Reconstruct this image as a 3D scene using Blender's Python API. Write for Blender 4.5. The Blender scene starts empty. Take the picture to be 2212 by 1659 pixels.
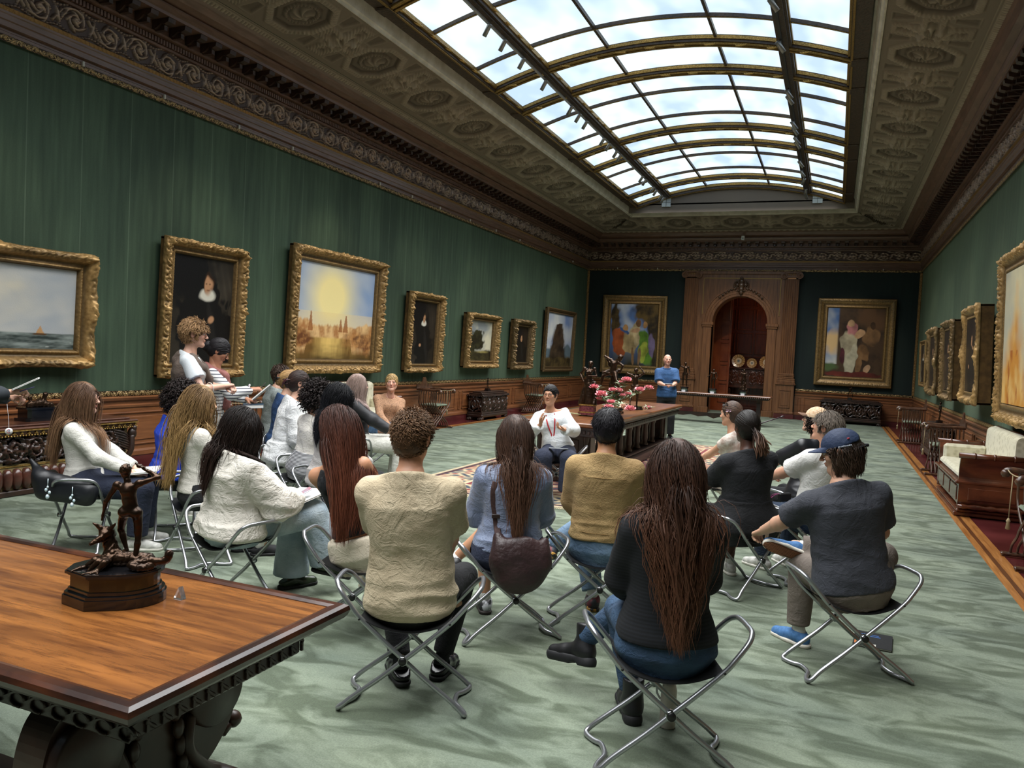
import bpy, math, random
import numpy as np
from mathutils import Vector, Matrix
random.seed(7); rng = np.random.default_rng(7)
COL = bpy.context.scene.collection
PI = math.pi
W, D, H = 10.319, 26.056, 1.68
# ---------------------------------------------------------------- helpers
def tag(o, label=None, cat=None, group=None, kind=None):
    if label: o['label'] = label
    if cat: o['category'] = cat
    if group: o['group'] = group
    if kind: o['kind'] = kind
    return o

def empty(name, loc=(0, 0, 0), rz=0, label=None, cat=None, group=None):
    o = bpy.data.objects.new(name, None); COL.objects.link(o)
    o.location = loc; o.rotation_euler = (0, 0, rz); o.empty_display_size = .1
    return tag(o, label, cat, group)

def mesh_from(name, v, f, mats, smooth=False, mi=None, col=None, uv=None):
    """v (n,3) array, f array/list of faces"""
    me = bpy.data.meshes.new(name)
    v = np.asarray(v, dtype=np.float32).reshape(-1, 3)
    if isinstance(f, np.ndarray):
        nf, k = f.shape
        me.vertices.add(len(v)); me.vertices.foreach_set('co', v.ravel())
        me.loops.add(nf*k); me.polygons.add(nf)
        me.polygons.foreach_set('loop_start', np.arange(0, nf*k, k, dtype=np.int32))
        me.polygons.foreach_set('loop_total', np.full(nf, k, dtype=np.int32))
        me.loops.foreach_set('vertex_index', f.astype(np.int32).ravel())
        me.update(calc_edges=True)
    else:
        me.from_pydata([tuple(map(float, p)) for p in v], [], [tuple(map(int, q)) for q in f]); me.update()
    for m in (mats if isinstance(mats, (list, tuple)) else [mats]): me.materials.append(m)
    if mi is not None: me.polygons.foreach_set('material_index', np.asarray(mi, dtype=np.int32))
    if smooth: me.polygons.foreach_set('use_smooth', np.ones(len(me.polygons), dtype=bool))
    if col is not None:
        a = me.color_attributes.new('Col', 'FLOAT_COLOR', 'POINT')
        c = np.ones((len(v), 4), dtype=np.float32); c[:, :3] = np.asarray(col)[:, :3]
        a.data.foreach_set('color', c.ravel())
    return me

def obj(name, me, parent=None):
    o = bpy.data.objects.new(name, me); COL.objects.link(o)
    if parent is not None: o.parent = parent
    return o

class MB:
    """collects shapes, builds ONE mesh object"""
    def __init__(s): s.v = []; s.f = []; s.mi = []; s.sm = []; s.n = 0
    def add(s, v, f, m=0, smooth=False):
        v = np.asarray(v, float).reshape(-1, 3)
        for q in f: s.f.append([int(i)+s.n for i in q]); s.mi.append(m); s.sm.append(smooth)
        s.v.append(v); s.n += len(v); return s
    def box(s, x0, x1, y0, y1, z0, z1, m=0, b=0.0, T=None):
        if b <= 0:
            v = [(x, y, z) for x in (x0, x1) for y in (y0, y1) for z in (z0, z1)]
            f = [(0,1,3,2),(4,6,7,5),(0,4,5,1),(2,3,7,6),(0,2,6,4),(1,5,7,3)]
        else:
            b = min(b, abs(x1-x0)*.45, abs(y1-y0)*.45, abs(z1-z0)*.45)
            v = []; idx = {}
            c = ((x0+x1)/2, (y0+y1)/2, (z0+z1)/2); h = ((x1-x0)/2, (y1-y0)/2, (z1-z0)/2)
            for sx in (-1, 1):
                for sy in (-1, 1):
                    for sz in (-1, 1):
                        for a in range(3):
                            d = [h[0]-b, h[1]-b, h[2]-b]; d[a] += b
                            idx[(sx, sy, sz, a)] = len(v)
                            v.append((c[0]+sx*d[0], c[1]+sy*d[1], c[2]+sz*d[2]))
            f = []
            for a in range(3):
                p, q = [k for k in range(3) if k != a]
                for s0 in (-1, 1):
                    def K(sp, sq):
                        t = [0, 0, 0]; t[a] = s0; t[p] = sp; t[q] = sq; return idx[(t[0], t[1], t[2], a)]
                    f.append([K(-1,-1), K(1,-1), K(1,1), K(-1,1)])
            for a in range(3):
                p, q = [k for k in range(3) if k != a]
                for sp in (-1, 1):
                    for sq in (-1, 1):
                        def K(sa, ax):
                            t = [0, 0, 0]; t[a] = sa; t[p] = sp; t[q] = sq; return idx[(t[0], t[1], t[2], ax)]
                        f.append([K(-1, p), K(1, p), K(1, q), K(-1, q)])
            for sx in (-1, 1):
                for sy in (-1, 1):
                    for sz in (-1, 1): f.append([idx[(sx, sy, sz, a)] for a in range(3)])
        v = np.array(v, float)
        if T is not None: v = tf(v, T)
        return s.add(v, f, m)
    def tube(s, pts, r, n=8, m=0, closed=False, cap=True, T=None, smooth=True, flat=1.0, up=None):
        v, f = tube_np(pts, r, n, closed, cap, flat, up)
        if T is not None: v = tf(v, T)
        return s.add(v, f, m, smooth)
    def lathe(s, prof, n=24, m=0, c=(0, 0, 0), T=None, smooth=True, sx=1, sy=1, arc=None):
        prof = np.array(prof, float); a0, a1 = arc or (0, 2*PI)
        full = arc is None; k = n if full else n+1
        a = np.linspace(a0, a1, n+1)[:k]
        v = np.array([[(c[0]+sx*p[0]*math.cos(t), c[1]+sy*p[0]*math.sin(t), c[2]+p[1]) for t in a] for p in prof]).reshape(-1, 3)
        f = []
        for i in range(len(prof)-1):
            for j in range(n if full else n):
                j2 = (j+1) % k if full else j+1
                f.append((i*k+j, i*k+j2, (i+1)*k+j2, (i+1)*k+j))
        if T is not None: v = tf(v, T)
        s.add(v, f, m, smooth)
        if full:
            for i, rev in ((0, True), (len(prof)-1, False)):
                if prof[i][0] > 1e-6:
                    ids = list(range(i*k, i*k+k)); s.f.append([q+s.n-len(v) for q in (ids[::-1] if rev else ids)]); s.mi.append(m); s.sm.append(False)
        return s
    def prism(s, poly, h0, h1, axis='z', m=0, T=None):
        """poly 2D list extruded along axis"""
        n = len(poly); v = []
        for h in (h0, h1):
            for p in poly:
                v.append({'z': (p[0], p[1], h), 'y': (p[0], h, p[1]), 'x': (h, p[0], p[1])}[axis])
        f = [list(range(n))[::-1], list(range(n, 2*n))]+[(i, (i+1) % n, n+(i+1) % n, n+i) for i in range(n)]
        v = np.array(v, float)
        if T is not None: v = tf(v, T)
        return s.add(v, f, m)
    def build(s, name, mats, parent=None, col=None):
        me = bpy.data.meshes.new(name)
        v = np.concatenate(s.v)
        me.from_pydata(v.tolist(), [], s.f)
        for m in (mats if isinstance(mats, (list, tuple)) else [mats]): me.materials.append(m)
        me.polygons.foreach_set('material_index', np.array(s.mi, dtype=np.int32))
        me.polygons.foreach_set('use_smooth', np.array(s.sm, dtype=bool))
        me.update()
        return obj(name, me, parent)

def tf(v, T):
    T = np.array(T, float); return v @ T[:3, :3].T + T[:3, 3]
def TR(x=0, y=0, z=0, rz=0, rx=0, ry=0, s=1):
    return np.array(Matrix.Translation((x, y, z)) @ Matrix.Rotation(rz, 4, 'Z') @ Matrix.Rotation(ry, 4, 'Y') @ Matrix.Rotation(rx, 4, 'X') @ Matrix.Scale(s, 4))
def tube_np(pts, r, n=8, closed=False, cap=True, flat=1.0, up=None):
    P = np.array(pts, float); k = len(P)
    r = np.full(k, r, float) if np.isscalar(r) else np.asarray(r, float)
    if closed: t = np.roll(P, -1, 0)-np.roll(P, 1, 0)
    else: t = np.gradient(P, axis=0)
    t /= np.linalg.norm(t, axis=1)[:, None]+1e-9
    u = np.array(up if up is not None else ((0, 0, 1) if abs(t[0][2]) < .9 else (1, 0, 0)), float)
    U = []
    for i in range(k):
        if up is not None: u = np.array(up, float)
        u = u-t[i]*(u@t[i]); u /= np.linalg.norm(u)+1e-9; U.append(u)
    U = np.array(U); B = np.cross(t, U)
    a = np.linspace(0, 2*PI, n, endpoint=False)
    v = P[:, None]+r[:, None, None]*(flat*np.cos(a)[None, :, None]*U[:, None]+np.sin(a)[None, :, None]*B[:, None])
    v = v.reshape(-1, 3); f = []
    for i in range(k if closed else k-1):
        i2 = (i+1) % k
        for j in range(n):
            j2 = (j+1) % n; f.append((i*n+j, i*n+j2, i2*n+j2, i2*n+j))
    if cap and not closed: f.append(list(range(n))[::-1]); f.append(list(range((k-1)*n, k*n)))
    return v, f
def smoothpath(pts, n=6, closed=False):
    """Catmull-Rom"""
    P = [np.array(p, float) for p in pts]; out = []
    m = len(P)
    for i in range(m if closed else m-1):
        g = (lambda j: P[j % m]) if closed else (lambda j: P[max(0, min(m-1, j))])
        p0, p1, p2, p3 = g(i-1), g(i), g(i+1), g(i+2)
        for j in range(n):
            t = j/n
            out.append(.5*((2*p1)+(-p0+p2)*t+(2*p0-5*p1+4*p2-p3)*t*t+(-p0+3*p1-3*p2+p3)*t**3))
    if not closed: out.append(P[-1])
    return np.array(out)
def copy_tree(o, parent=None):
    c = o.copy(); COL.objects.link(c)
    if parent is not None: c.parent = parent
    for ch in o.children: copy_tree(ch, c)
    return c
def grid_faces(nu, nv, closed_u=False):
    i = np.arange(nu if closed_u else nu-1)[:, None]; j = np.arange(nv-1)[None]
    a = i*nv+j; b = ((i+1) % nu)*nv+j
    return np.stack([a, b, b+1, a+1], -1).reshape(-1, 4)
# cheap tileable-less noise
_nd = rng.normal(size=(3, 24, 3)); _np = rng.uniform(0, 2*PI, (3, 24))
def vnoise(P, scale, seed=0):
    """smooth noise ~[-1,1], sum of random sines"""
    s = seed % 3; Q = P*scale
    o = seed*1.7
    r = 0
    for k in range(8*((seed//3) % 2), 8*((seed//3) % 2)+10):
        d = _nd[s, k]; r = r+np.sin(Q@d+_np[s, k]+o+.7*np.sin(Q@_nd[(s+1) % 3, k]*.8+o))
    return r/4.5
# ---------------------------------------------------------------- materials
MC = {}
def srgb(c):
    if isinstance(c, str):
        c = c.lstrip('#'); c = [int(c[i:i+2], 16)/255 for i in (0, 2, 4)]
    return tuple((x/12.92 if x <= .04045 else ((x+.055)/1.055)**2.4) for x in c)
def M(name, c1, c2=None, rough=.6, metal=0, scale=8, stretch=(1, 1, 1), coord='Object', bump=0, bscale=None, sheen=0, coat=0,
      detail=4, contrast=(.35, .65), attr=False, emit=None, estr=1, kind='noise', spec=.5, bstretch=None, sss=0, trans=0, rot=None, wrinkle=0):
    if name in MC: return MC[name]
    m = bpy.data.materials.new(name); m.use_nodes = True; nt = m.node_tree; N = nt.nodes; L = nt.links
    b = N['Principled BSDF']
    b.inputs['Roughness'].default_value = rough; b.inputs['Metallic'].default_value = metal
    b.inputs['Sheen Weight'].default_value = sheen; b.inputs['Coat Weight'].default_value = coat
    b.inputs['Coat Roughness'].default_value = .15
    b.inputs['Specular IOR Level'].default_value = spec
    if sheen: b.inputs['Sheen Roughness'].default_value = .35
    if sss: b.inputs['Subsurface Weight'].default_value = sss; b.inputs['Subsurface Radius'].default_value = (.02, .008, .004)
    if trans: b.inputs['Transmission Weight'].default_value = trans
    c1 = srgb(c1); c2 = srgb(c2) if c2 is not None else None
    b.inputs['Base Color'].default_value = (*c1, 1)
    tc = N.new('ShaderNodeTexCoord'); mp = N.new('ShaderNodeMapping'); mp.inputs['Scale'].default_value = stretch
    if rot: mp.inputs['Rotation'].default_value = rot
    L.new(tc.outputs[coord], mp.inputs['Vector'])
    colout = None
    if c2 is not None:
        if kind == 'noise' or kind == 'wood':
            n = N.new('ShaderNodeTexNoise'); n.inputs['Scale'].default_value = scale; n.inputs['Detail'].default_value = detail
            if kind == 'wood': n.inputs['Distortion'].default_value = .8
            out = n.outputs['Fac']
        elif kind == 'voronoi':
            n = N.new('ShaderNodeTexVoronoi'); n.inputs['Scale'].default_value = scale; out = n.outputs['Distance']
        elif kind == 'wave':
            n = N.new('ShaderNodeTexWave'); n.inputs['Scale'].default_value = scale; n.bands_direction = 'Z'; n.wave_profile = 'SIN'; out = n.outputs['Fac']
        L.new(mp.outputs[0], n.inputs['Vector'])
        rp = N.new('ShaderNodeMapRange'); rp.inputs[1].default_value = contrast[0]; rp.inputs[2].default_value = contrast[1]
        L.new(out, rp.inputs[0])
        mx = N.new('ShaderNodeMix'); mx.data_type = 'RGBA'
        mx.inputs[6].default_value = (*c1, 1); mx.inputs[7].default_value = (*c2, 1)
        L.new(rp.outputs[0], mx.inputs[0]); colout = mx.outputs[2]
    if attr:
        a = N.new('ShaderNodeAttribute'); a.attribute_name = 'Col'
        if colout is None: colout = a.outputs['Color']
        else:
            m2 = N.new('ShaderNodeMix'); m2.data_type = 'RGBA'; m2.blend_type = 'MULTIPLY'; m2.inputs[0].default_value = 1
            L.new(colout, m2.inputs[6]); L.new(a.outputs['Color'], m2.inputs[7]); colout = m2.outputs[2]
    if colout is not None: L.new(colout, b.inputs['Base Color'])
    if bump:
        n = N.new('ShaderNodeTexNoise'); n.inputs['Scale'].default_value = bscale or scale; n.inputs['Detail'].default_value = 4
        if bstretch:
            mq = N.new('ShaderNodeMapping'); mq.inputs['Scale'].default_value = bstretch; L.new(tc.outputs[coord], mq.inputs['Vector']); L.new(mq.outputs[0], n.inputs['Vector'])
        else: L.new(mp.outputs[0], n.inputs['Vector'])
        bp = N.new('ShaderNodeBump'); bp.inputs['Strength'].default_value = min(1, bump); bp.inputs['Distance'].default_value = .02
        L.new(n.outputs['Fac'], bp.inputs['Height']); L.new(bp.outputs[0], b.inputs['Normal'])
    if wrinkle:
        prev = b.inputs['Normal'].links[0].from_socket if b.inputs['Normal'].links else None
        for sc_, st_, kk in ((5.5, (1, 1, .7), 1.0), (13, (1, 1, 1.6), .45)):
            mq = N.new('ShaderNodeMapping'); mq.inputs['Scale'].default_value = st_; L.new(tc.outputs['Object'], mq.inputs[0])
            n = N.new('ShaderNodeTexNoise'); n.inputs['Scale'].default_value = sc_; n.inputs['Detail'].default_value = 3; n.inputs['Distortion'].default_value = 1.1; L.new(mq.outputs[0], n.inputs[0])
            a = N.new('ShaderNodeMath'); a.operation = 'SUBTRACT'; a.inputs[1].default_value = .5; L.new(n.outputs['Fac'], a.inputs[0])
            c = N.new('ShaderNodeMath'); c.operation = 'ABSOLUTE'; L.new(a.outputs[0], c.inputs[0])
            d = N.new('ShaderNodeMapRange'); d.inputs[1].default_value = 0; d.inputs[2].default_value = .14; d.inputs[3].default_value = 1; d.inputs[4].default_value = 0; d.interpolation_type = 'SMOOTHSTEP'; L.new(c.outputs[0], d.inputs[0])
            bp = N.new('ShaderNodeBump'); bp.inputs['Strength'].default_value = 1; bp.inputs['Distance'].default_value = wrinkle*kk; L.new(d.outputs[0], bp.inputs['Height'])
            if prev is not None: L.new(prev, bp.inputs['Normal'])
            prev = bp.outputs[0]
        L.new(prev, b.inputs['Normal'])
    if emit is not None:
        b.inputs['Emission Color'].default_value = (*srgb(emit), 1); b.inputs['Emission Strength'].default_value = estr
    MC[name] = m; return m
def wood(name, c1, c2, axis='z', scale=3, rough=.35, coat=.3, bump=.15):
    st = {'x': (.6, 9, 9), 'y': (9, .6, 9), 'z': (9, 9, .6)}[axis]
    return M(name, c1, c2, rough=rough, coat=coat, scale=scale, stretch=st, kind='wood', detail=6, contrast=(.3, .7), bump=bump)
# ================================================================ ROOM
Y0 = -3.4
def S(o): o['kind'] = 'structure'; return o
def place(side, u, s, z):
    u, s, z = np.broadcast_arrays(u, s, z)
    if side == 'L': return np.stack([s, u, z], -1)
    if side == 'R': return np.stack([W-s, u, z], -1)
    return np.stack([u, D-s, z], -1)
def relief(name, side, u0, u1, a, b, hf, amp, nv, mat, base=.012, colf=None, parent=None):
    us = [u0]
    while us[-1] < u1:
        y = us[-1] if side != 'E' else D
        us.append(us[-1]+max(base, base*max(y, 0)/7))
    us = np.array(us); us[-1] = u1; v = np.linspace(0, 1, nv)
    L = math.hypot(b[0]-a[0], b[1]-a[1]); n = ((b[1]-a[1])/L, -(b[0]-a[0])/L)
    U, V = np.meshgrid(us, v, indexing='ij'); h = hf(U, V*L)
    s = a[0]+(b[0]-a[0])*V+n[0]*h*amp; z = a[1]+(b[1]-a[1])*V+n[1]*h*amp
    if side in 'LR': U = np.minimum(U, D-s)
    else: U = np.clip(U, s, W-s)
    P = place(side, U, s, z).reshape(-1, 3); F = grid_faces(len(us), nv)
    if side == 'R' or side == 'E': pass
    if side == 'L': F = F[:, ::-1]
    me = mesh_from(name, P, F, mat, smooth=True, col=colf(h.reshape(-1)) if colf else None)
    return obj(name, me, parent)
def sweepU(name, prof, mat, y0=Y0, closed=False, parent=None, m=0):
    st = []
    for s, z in prof: st.append([(s, y0, z), (s, D-s, z), (W-s, D-s, z), (W-s, y0, z)])
    P = np.array(st); n = len(prof); F = []
    for i in range(n-1 if not closed else n):
        i2 = (i+1) % n
        for j in range(3): F.append((i*4+j, i*4+j+1, i2*4+j+1, i2*4+j))
    return obj(name, mesh_from(name, P.reshape(-1, 3), F, mat), parent)
def run(mb, side, u0, u1, prof, m=0):
    """prof (s,z) closed polygon extruded along wall"""
    n = len(prof); v = np.concatenate([place(side, np.full(n, u), np.array([p[0] for p in prof]), np.array([p[1] for p in prof])) for u in (u0, u1)])
    mb.add(v, [(i, (i+1) % n, n+(i+1) % n, n+i) for i in range(n)]+[list(range(n)), list(range(n, 2*n))[::-1]], m)
def sbox(mb, side, u0, u1, s0, s1, z0, z1, m=0, b=0):
    if side == 'L': mb.box(s0, s1, u0, u1, z0, z1, m, b)
    elif side == 'R': mb.box(W-s1, W-s0, u0, u1, z0, z1, m, b)
    else: mb.box(u0, u1, D-s1, D-s0, z0, z1, m, b)

# raster tiles -----------------------------------------------------------
def raster(nu, nv, pu, pv, pts, wrap=True):
    u = (np.arange(nu)+.5)/nu*pu; v = (np.arange(nv)+.5)/nv*pv
    Hh = np.zeros((nu, nv))
    for (x, y, r, h) in pts:
        du = np.abs(u-x); du = np.minimum(du, pu-du) if wrap else du
        d = np.sqrt(du[:, None]**2+((v-y)**2)[None])/r
        np.maximum(Hh, h*np.sqrt(np.clip(1-d*d, 0, 1)), out=Hh)
    def f(U, V):
        i = (U/pu*nu-.5); j = np.clip(V/pv*nv-.5, 0, nv-1.001)
        i0 = np.floor(i).astype(int); j0 = np.floor(j).astype(int); a = i-i0; b = j-j0
        g = lambda p, q: Hh[p % nu, np.clip(q, 0, nv-1)]
        return (g(i0, j0)*(1-a)+g(i0+1, j0)*a)*(1-b)+(g(i0, j0+1)*(1-a)+g(i0+1, j0+1)*a)*b
    return f
def scroll_pts(pu, pv, k=1.0):
    pts = []
    for q, (cx, sg) in enumerate(((pu*.25, 1), (pu*.75, -1))):
        R0 = pv*.40; cy = pv*(.52 if sg > 0 else .48)
        for t in np.linspace(0, 3.6*PI, 90):
            r = R0*(1-t/(3.6*PI)*.86); a = sg*(PI*.9-t)
            pts.append((cx+r*math.cos(a)*1.0, cy+r*math.sin(a), pv*.05*(1-.3*t/11), .75))
            if int(t*10) % 7 == 0:  # leaves off the spiral
                for w in np.linspace(0, .09, 5): pts.append((cx+(r+w*pv*1.3)*math.cos(a+w*6*sg), cy+(r+w*pv*1.3)*math.sin(a+w*6*sg), pv*.055*(1-w*6), .9))
        for a in np.linspace(0, 2*PI, 7)[:-1]: pts.append((cx+pv*.06*math.cos(a), cy+pv*.06*math.sin(a), pv*.05, 1))
        x2 = cx+pu*.25
        for t in np.linspace(-1, 1, 12): pts.append((x2+t*pv*.1, pv*.5+sg*t*pv*.34, pv*.07*(1.15-abs(t)), .85))
        for t in np.linspace(-1, 1, 10): pts.append((x2-t*pv*.16, pv*.5+sg*t*pv*.22, pv*.05, .7))
        for e in (.1, .9):
            for t in np.linspace(-.2, .2, 9): pts.append((x2+t*pu*.9, pv*(e+(0.06 if e < .5 else -.06)*math.cos(t*14)), pv*.04, .6))
    return [(x % pu, y, r*k, h) for x, y, r, h in pts]
t_frieze = raster(300, 110, .86, .33, scroll_pts(.86, .33))
t_gold = raster(160, 64, .17, .07, scroll_pts(.17, .07, 1.05))
def egg(p, w=.6): return lambda U, V: np.clip(np.sin(U/p*2*PI)*1.2, -.4, 1)*.5+.5
def coffer(U, V):
    P = 1.745; u = (U-8.53+P/2) % P-P/2; v = V-.60
    def step(d, w=.006): return 1/(1+np.exp(np.clip(d/w, -30, 30)))
    o = np.maximum(np.maximum(np.abs(u), np.abs(v)), (np.abs(u)+np.abs(v))*.7071)
    h = np.zeros_like(u)
    h += .55*step(np.abs(o-.42)-.055)*(1+.5*np.sin(np.arctan2(v, u)*48)*step(np.abs(o-.42)-.03))
    h += -.7*step(o-.36)
    r = np.hypot(u, v); a = np.arctan2(v, u)
    h += .35*step(np.abs(o-.29)-.035)
    h += .8*step(np.abs(r-.215)-.022)*(1+.35*np.sin(a*28))
    h += step(r-.17)*(1.2-r*4)*(1+.55*np.sin(a*5+r*25))
    u2 = (U-8.53) % P-P/2
    cr = np.minimum(np.maximum(np.abs(u2)-.34, np.abs(v)-.10), np.maximum(np.abs(u2)-.10, np.abs(v)-.44))
    h += .55*step(np.abs(cr)-.045)*(1+.5*np.sin((u2+v)*110)); h += -.3*step(cr+.03)
    r2 = np.hypot(u2, v*.8); a2 = np.arctan2(v, u2)
    h += step(r2-.2)*1.3*np.clip(1-r2*3.6, 0, 1)*(1+.8*np.sin(a2*6+r2*20))+.4*step(r2-.28)*np.abs(np.sin(a2*4+r2*30))
    for q in (1, -1):
        tz = np.maximum(np.abs(np.abs(u2)-.335)-.07-.2*(np.abs(v)-.3), np.abs(v-q*.36)-.13)
        h += .4*step(np.abs(tz)-.015)-.4*step(tz)
    return h

def velvet(name, c1, c2, c3, axis):
    m = M(name, c1, rough=.75, sheen=.35); nt = m.node_tree; N = nt.nodes; L = nt.links; b = N['Principled BSDF']
    b.inputs['Sheen Tint'].default_value = (.6, .75, .5, 1)
    tc = N.new('ShaderNodeTexCoord'); sp = N.new('ShaderNodeSeparateXYZ'); L.new(tc.outputs['Object'], sp.inputs[0])
    def mt(op, a, bb=None, cl=False):
        n = N.new('ShaderNodeMath'); n.operation = op; n.use_clamp = cl
        for i, q in enumerate((a, bb)):
            if q is None: continue
            if isinstance(q, (int, float)): n.inputs[i].default_value = q
            else: L.new(q, n.inputs[i])
        return n.outputs[0]
    u = sp.outputs[axis]; k = mt('DIVIDE', mt('ADD', u, .56), .665); fl = mt('FLOOR', k); fr = mt('SUBTRACT', k, fl)
    wn = N.new('ShaderNodeTexWhiteNoise'); wn.noise_dimensions = '1D'; L.new(fl, wn.inputs['W'])
    line = mt('MULTIPLY', mt('LESS_THAN', mt('ABSOLUTE', mt('SUBTRACT', fr, .5)), .011), .34)
    def noise(sc, st, det=4):
        mp = N.new('ShaderNodeMapping'); mp.inputs['Scale'].default_value = st; L.new(tc.outputs['Object'], mp.inputs[0])
        n = N.new('ShaderNodeTexNoise'); n.inputs['Scale'].default_value = sc; n.inputs['Detail'].default_value = det; L.new(mp.outputs[0], n.inputs[0]); return n.outputs['Fac']
    streak = noise(3, (4, 4, .3)); patch = noise(.9, (1, 1, .6), 3); fine = noise(60, (1, 1, 1), 2)
    f = mt('ADD', mt('MULTIPLY', mt('SUBTRACT', streak, .5), 1.6), mt('ADD', mt('MULTIPLY', mt('SUBTRACT', wn.outputs[0], .5), .55), mt('MULTIPLY', mt('SUBTRACT', patch, .5), .8)))
    f = mt('ADD', f, mt('ADD', .4, mt('MULTIPLY', mt('SUBTRACT', fine, .5), .35)), True)
    mx = N.new('ShaderNodeMix'); mx.data_type = 'RGBA'; L.new(f, mx.inputs[0]); mx.inputs[6].default_value = (*srgb(c1), 1); mx.inputs[7].default_value = (*srgb(c2), 1)
    m2 = N.new('ShaderNodeMix'); m2.data_type = 'RGBA'; worn = mt('MULTIPLY', line, noise(2, (1, 1, 1)), True)
    L.new(worn, m2.inputs[0]); L.new(mx.outputs[2], m2.inputs[6]); m2.inputs[7].default_value = (*srgb(c3), 1)
    L.new(m2.outputs[2], b.inputs['Base Color'])
    return m
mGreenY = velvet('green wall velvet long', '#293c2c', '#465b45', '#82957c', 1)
mGreenX = velvet('green wall velvet end', '#0b1916', '#10231f', '#1c332c', 0)  # same green velvet, darker copy: its dimness seen head-on is put into the colour
mWd = M('oak trim', '#633a21', '#8e5a35', rough=.38, coat=.35, scale=3, stretch=(.7, .7, 7), kind='wood', detail=6, contrast=(.25, .75), bump=.1)
mWdV = M('oak upright', '#54341f', '#8a5c38', rough=.4, coat=.3, scale=3, stretch=(9, 9, .5), kind='wood', detail=6, contrast=(.25, .75), bump=.1)
mWdD = M('dark cornice wood', '#5a4030', '#77594a', rough=.42, coat=.3, scale=3, stretch=(.7, .7, 7), kind='wood', contrast=(.3, .7))
mMar = M('red marble', '#43181a', '#6a3030', rough=.22, coat=.3, scale=1.6, detail=9, contrast=(.35, .75), spec=.6)
mGoldR = M('gilded strip', '#ffffff', rough=.38, metal=.55, attr=True)
mStone = M('cast ceiling stone', '#776a5b', '#908371', rough=.8, scale=5)
mStoneL = M('pale ceiling stone', '#c4bcab', '#dad3c5', rough=.7, scale=5)
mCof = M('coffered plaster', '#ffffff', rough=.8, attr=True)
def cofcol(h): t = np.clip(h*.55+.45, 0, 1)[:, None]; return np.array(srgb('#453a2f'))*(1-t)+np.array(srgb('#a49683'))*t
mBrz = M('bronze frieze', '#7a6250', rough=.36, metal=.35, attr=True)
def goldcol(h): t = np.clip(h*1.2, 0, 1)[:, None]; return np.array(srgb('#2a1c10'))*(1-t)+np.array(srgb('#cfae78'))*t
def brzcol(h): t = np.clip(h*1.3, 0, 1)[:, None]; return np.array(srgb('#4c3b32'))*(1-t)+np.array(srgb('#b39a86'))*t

# floor, carpet
mb = MB(); mb.box(-.4, W+.4, Y0, D+4.2, -.1, 0); S(mb.build('floor', mMar))
mCar = M('green carpet', '#5f6a5d', '#838d79', rough=.95, scale=1.1, stretch=(1, 1.5, 1), detail=7, contrast=(.3, .7), bump=.25, bscale=180, sheen=.12)
nt = mCar.node_tree
def carpet_extra(m):
    N = m.node_tree.nodes; L = m.node_tree.links; b = N['Principled BSDF']; src = b.inputs['Base Color'].links[0].from_socket
    tc = N.new('ShaderNodeTexCoord'); n = N.new('ShaderNodeTexNoise'); n.inputs['Scale'].default_value = 3.2; n.inputs['Detail'].default_value = 5; n.inputs['Distortion'].default_value = 1.2
    mp = N.new('ShaderNodeMapping'); mp.inputs['Scale'].default_value = (.8, 1.7, 1); L.new(tc.outputs['Object'], mp.inputs[0]); L.new(mp.outputs[0], n.inputs[0])
    r = N.new('ShaderNodeMapRange'); r.inputs[1].default_value = .42; r.inputs[2].default_value = .60; L.new(n.outputs['Fac'], r.inputs[0])
    x = N.new('ShaderNodeMix'); x.data_type = 'RGBA'; x.blend_type = 'MULTIPLY'; x.inputs[7].default_value = (*srgb('#9fa597'), 1)
    q = N.new('ShaderNodeMath'); q.operation = 'MULTIPLY'; q.inputs[1].default_value = .85; L.new(r.outputs[0], q.inputs[0])
    L.new(q.outputs[0], x.inputs[0]); L.new(src, x.inputs[6])
    n2 = N.new('ShaderNodeTexNoise'); n2.inputs['Scale'].default_value = 140; L.new(tc.outputs['Object'], n2.inputs[0])
    y = N.new('ShaderNodeMix'); y.data_type = 'RGBA'; y.blend_type = 'OVERLAY'; y.inputs[0].default_value = .35
    L.new(x.outputs[2], y.inputs[6]); L.new(n2.outputs['Fac'], y.inputs[7]); L.new(y.outputs[2], b.inputs['Base Color'])
carpet_extra(mCar)
xl, xr = .66, 9.46
mb = MB(); mb.box(xl, xr, Y0, D-.42, 0, .012); mb.box(4.1, 6.28, D-.42, D+1.4, 0, .012)
tag(mb.build('carpet', mCar), 'large mottled sage green carpet covering the gallery floor', 'carpet')
mFl1 = wood('floor border oak', '#8a5528', '#b87f45', 'y', 4, .3); mFl2 = wood('floor border walnut', '#4a2a16', '#6a4022', 'y', 4, .3)
mb = MB()
for x0, s in ((xl, -1), (xr, 1)):
    for a, b_, m in ((0, .07, 0), (.07, .11, 1), (.11, .21, 0)): mb.box(*sorted((x0+s*a, x0+s*b_)), Y0, D-.4, 0, .006, m)
S(mb.build('trim_1', [mFl1, mFl2]))
# walls
T = .4
mb = MB(); mb.box(-T, 0, Y0, D+T, 0, 6.5); S(mb.build('wall_left', mGreenY))
mb = MB(); mb.box(W, W+T, Y0, D+T, 0, 6.5); S(mb.build('wall_right', mGreenY))
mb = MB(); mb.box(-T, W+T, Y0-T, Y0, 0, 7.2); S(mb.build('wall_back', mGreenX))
mb = MB(); mb.box(0, 3.5, D, D+T, 0, 6.5); mb.box(6.8, W, D, D+T, 0, 6.5); mb.box(3.5, 6.8, D, D+T, 4.4, 6.5); S(mb.build('wall_end', mGreenX))
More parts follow.
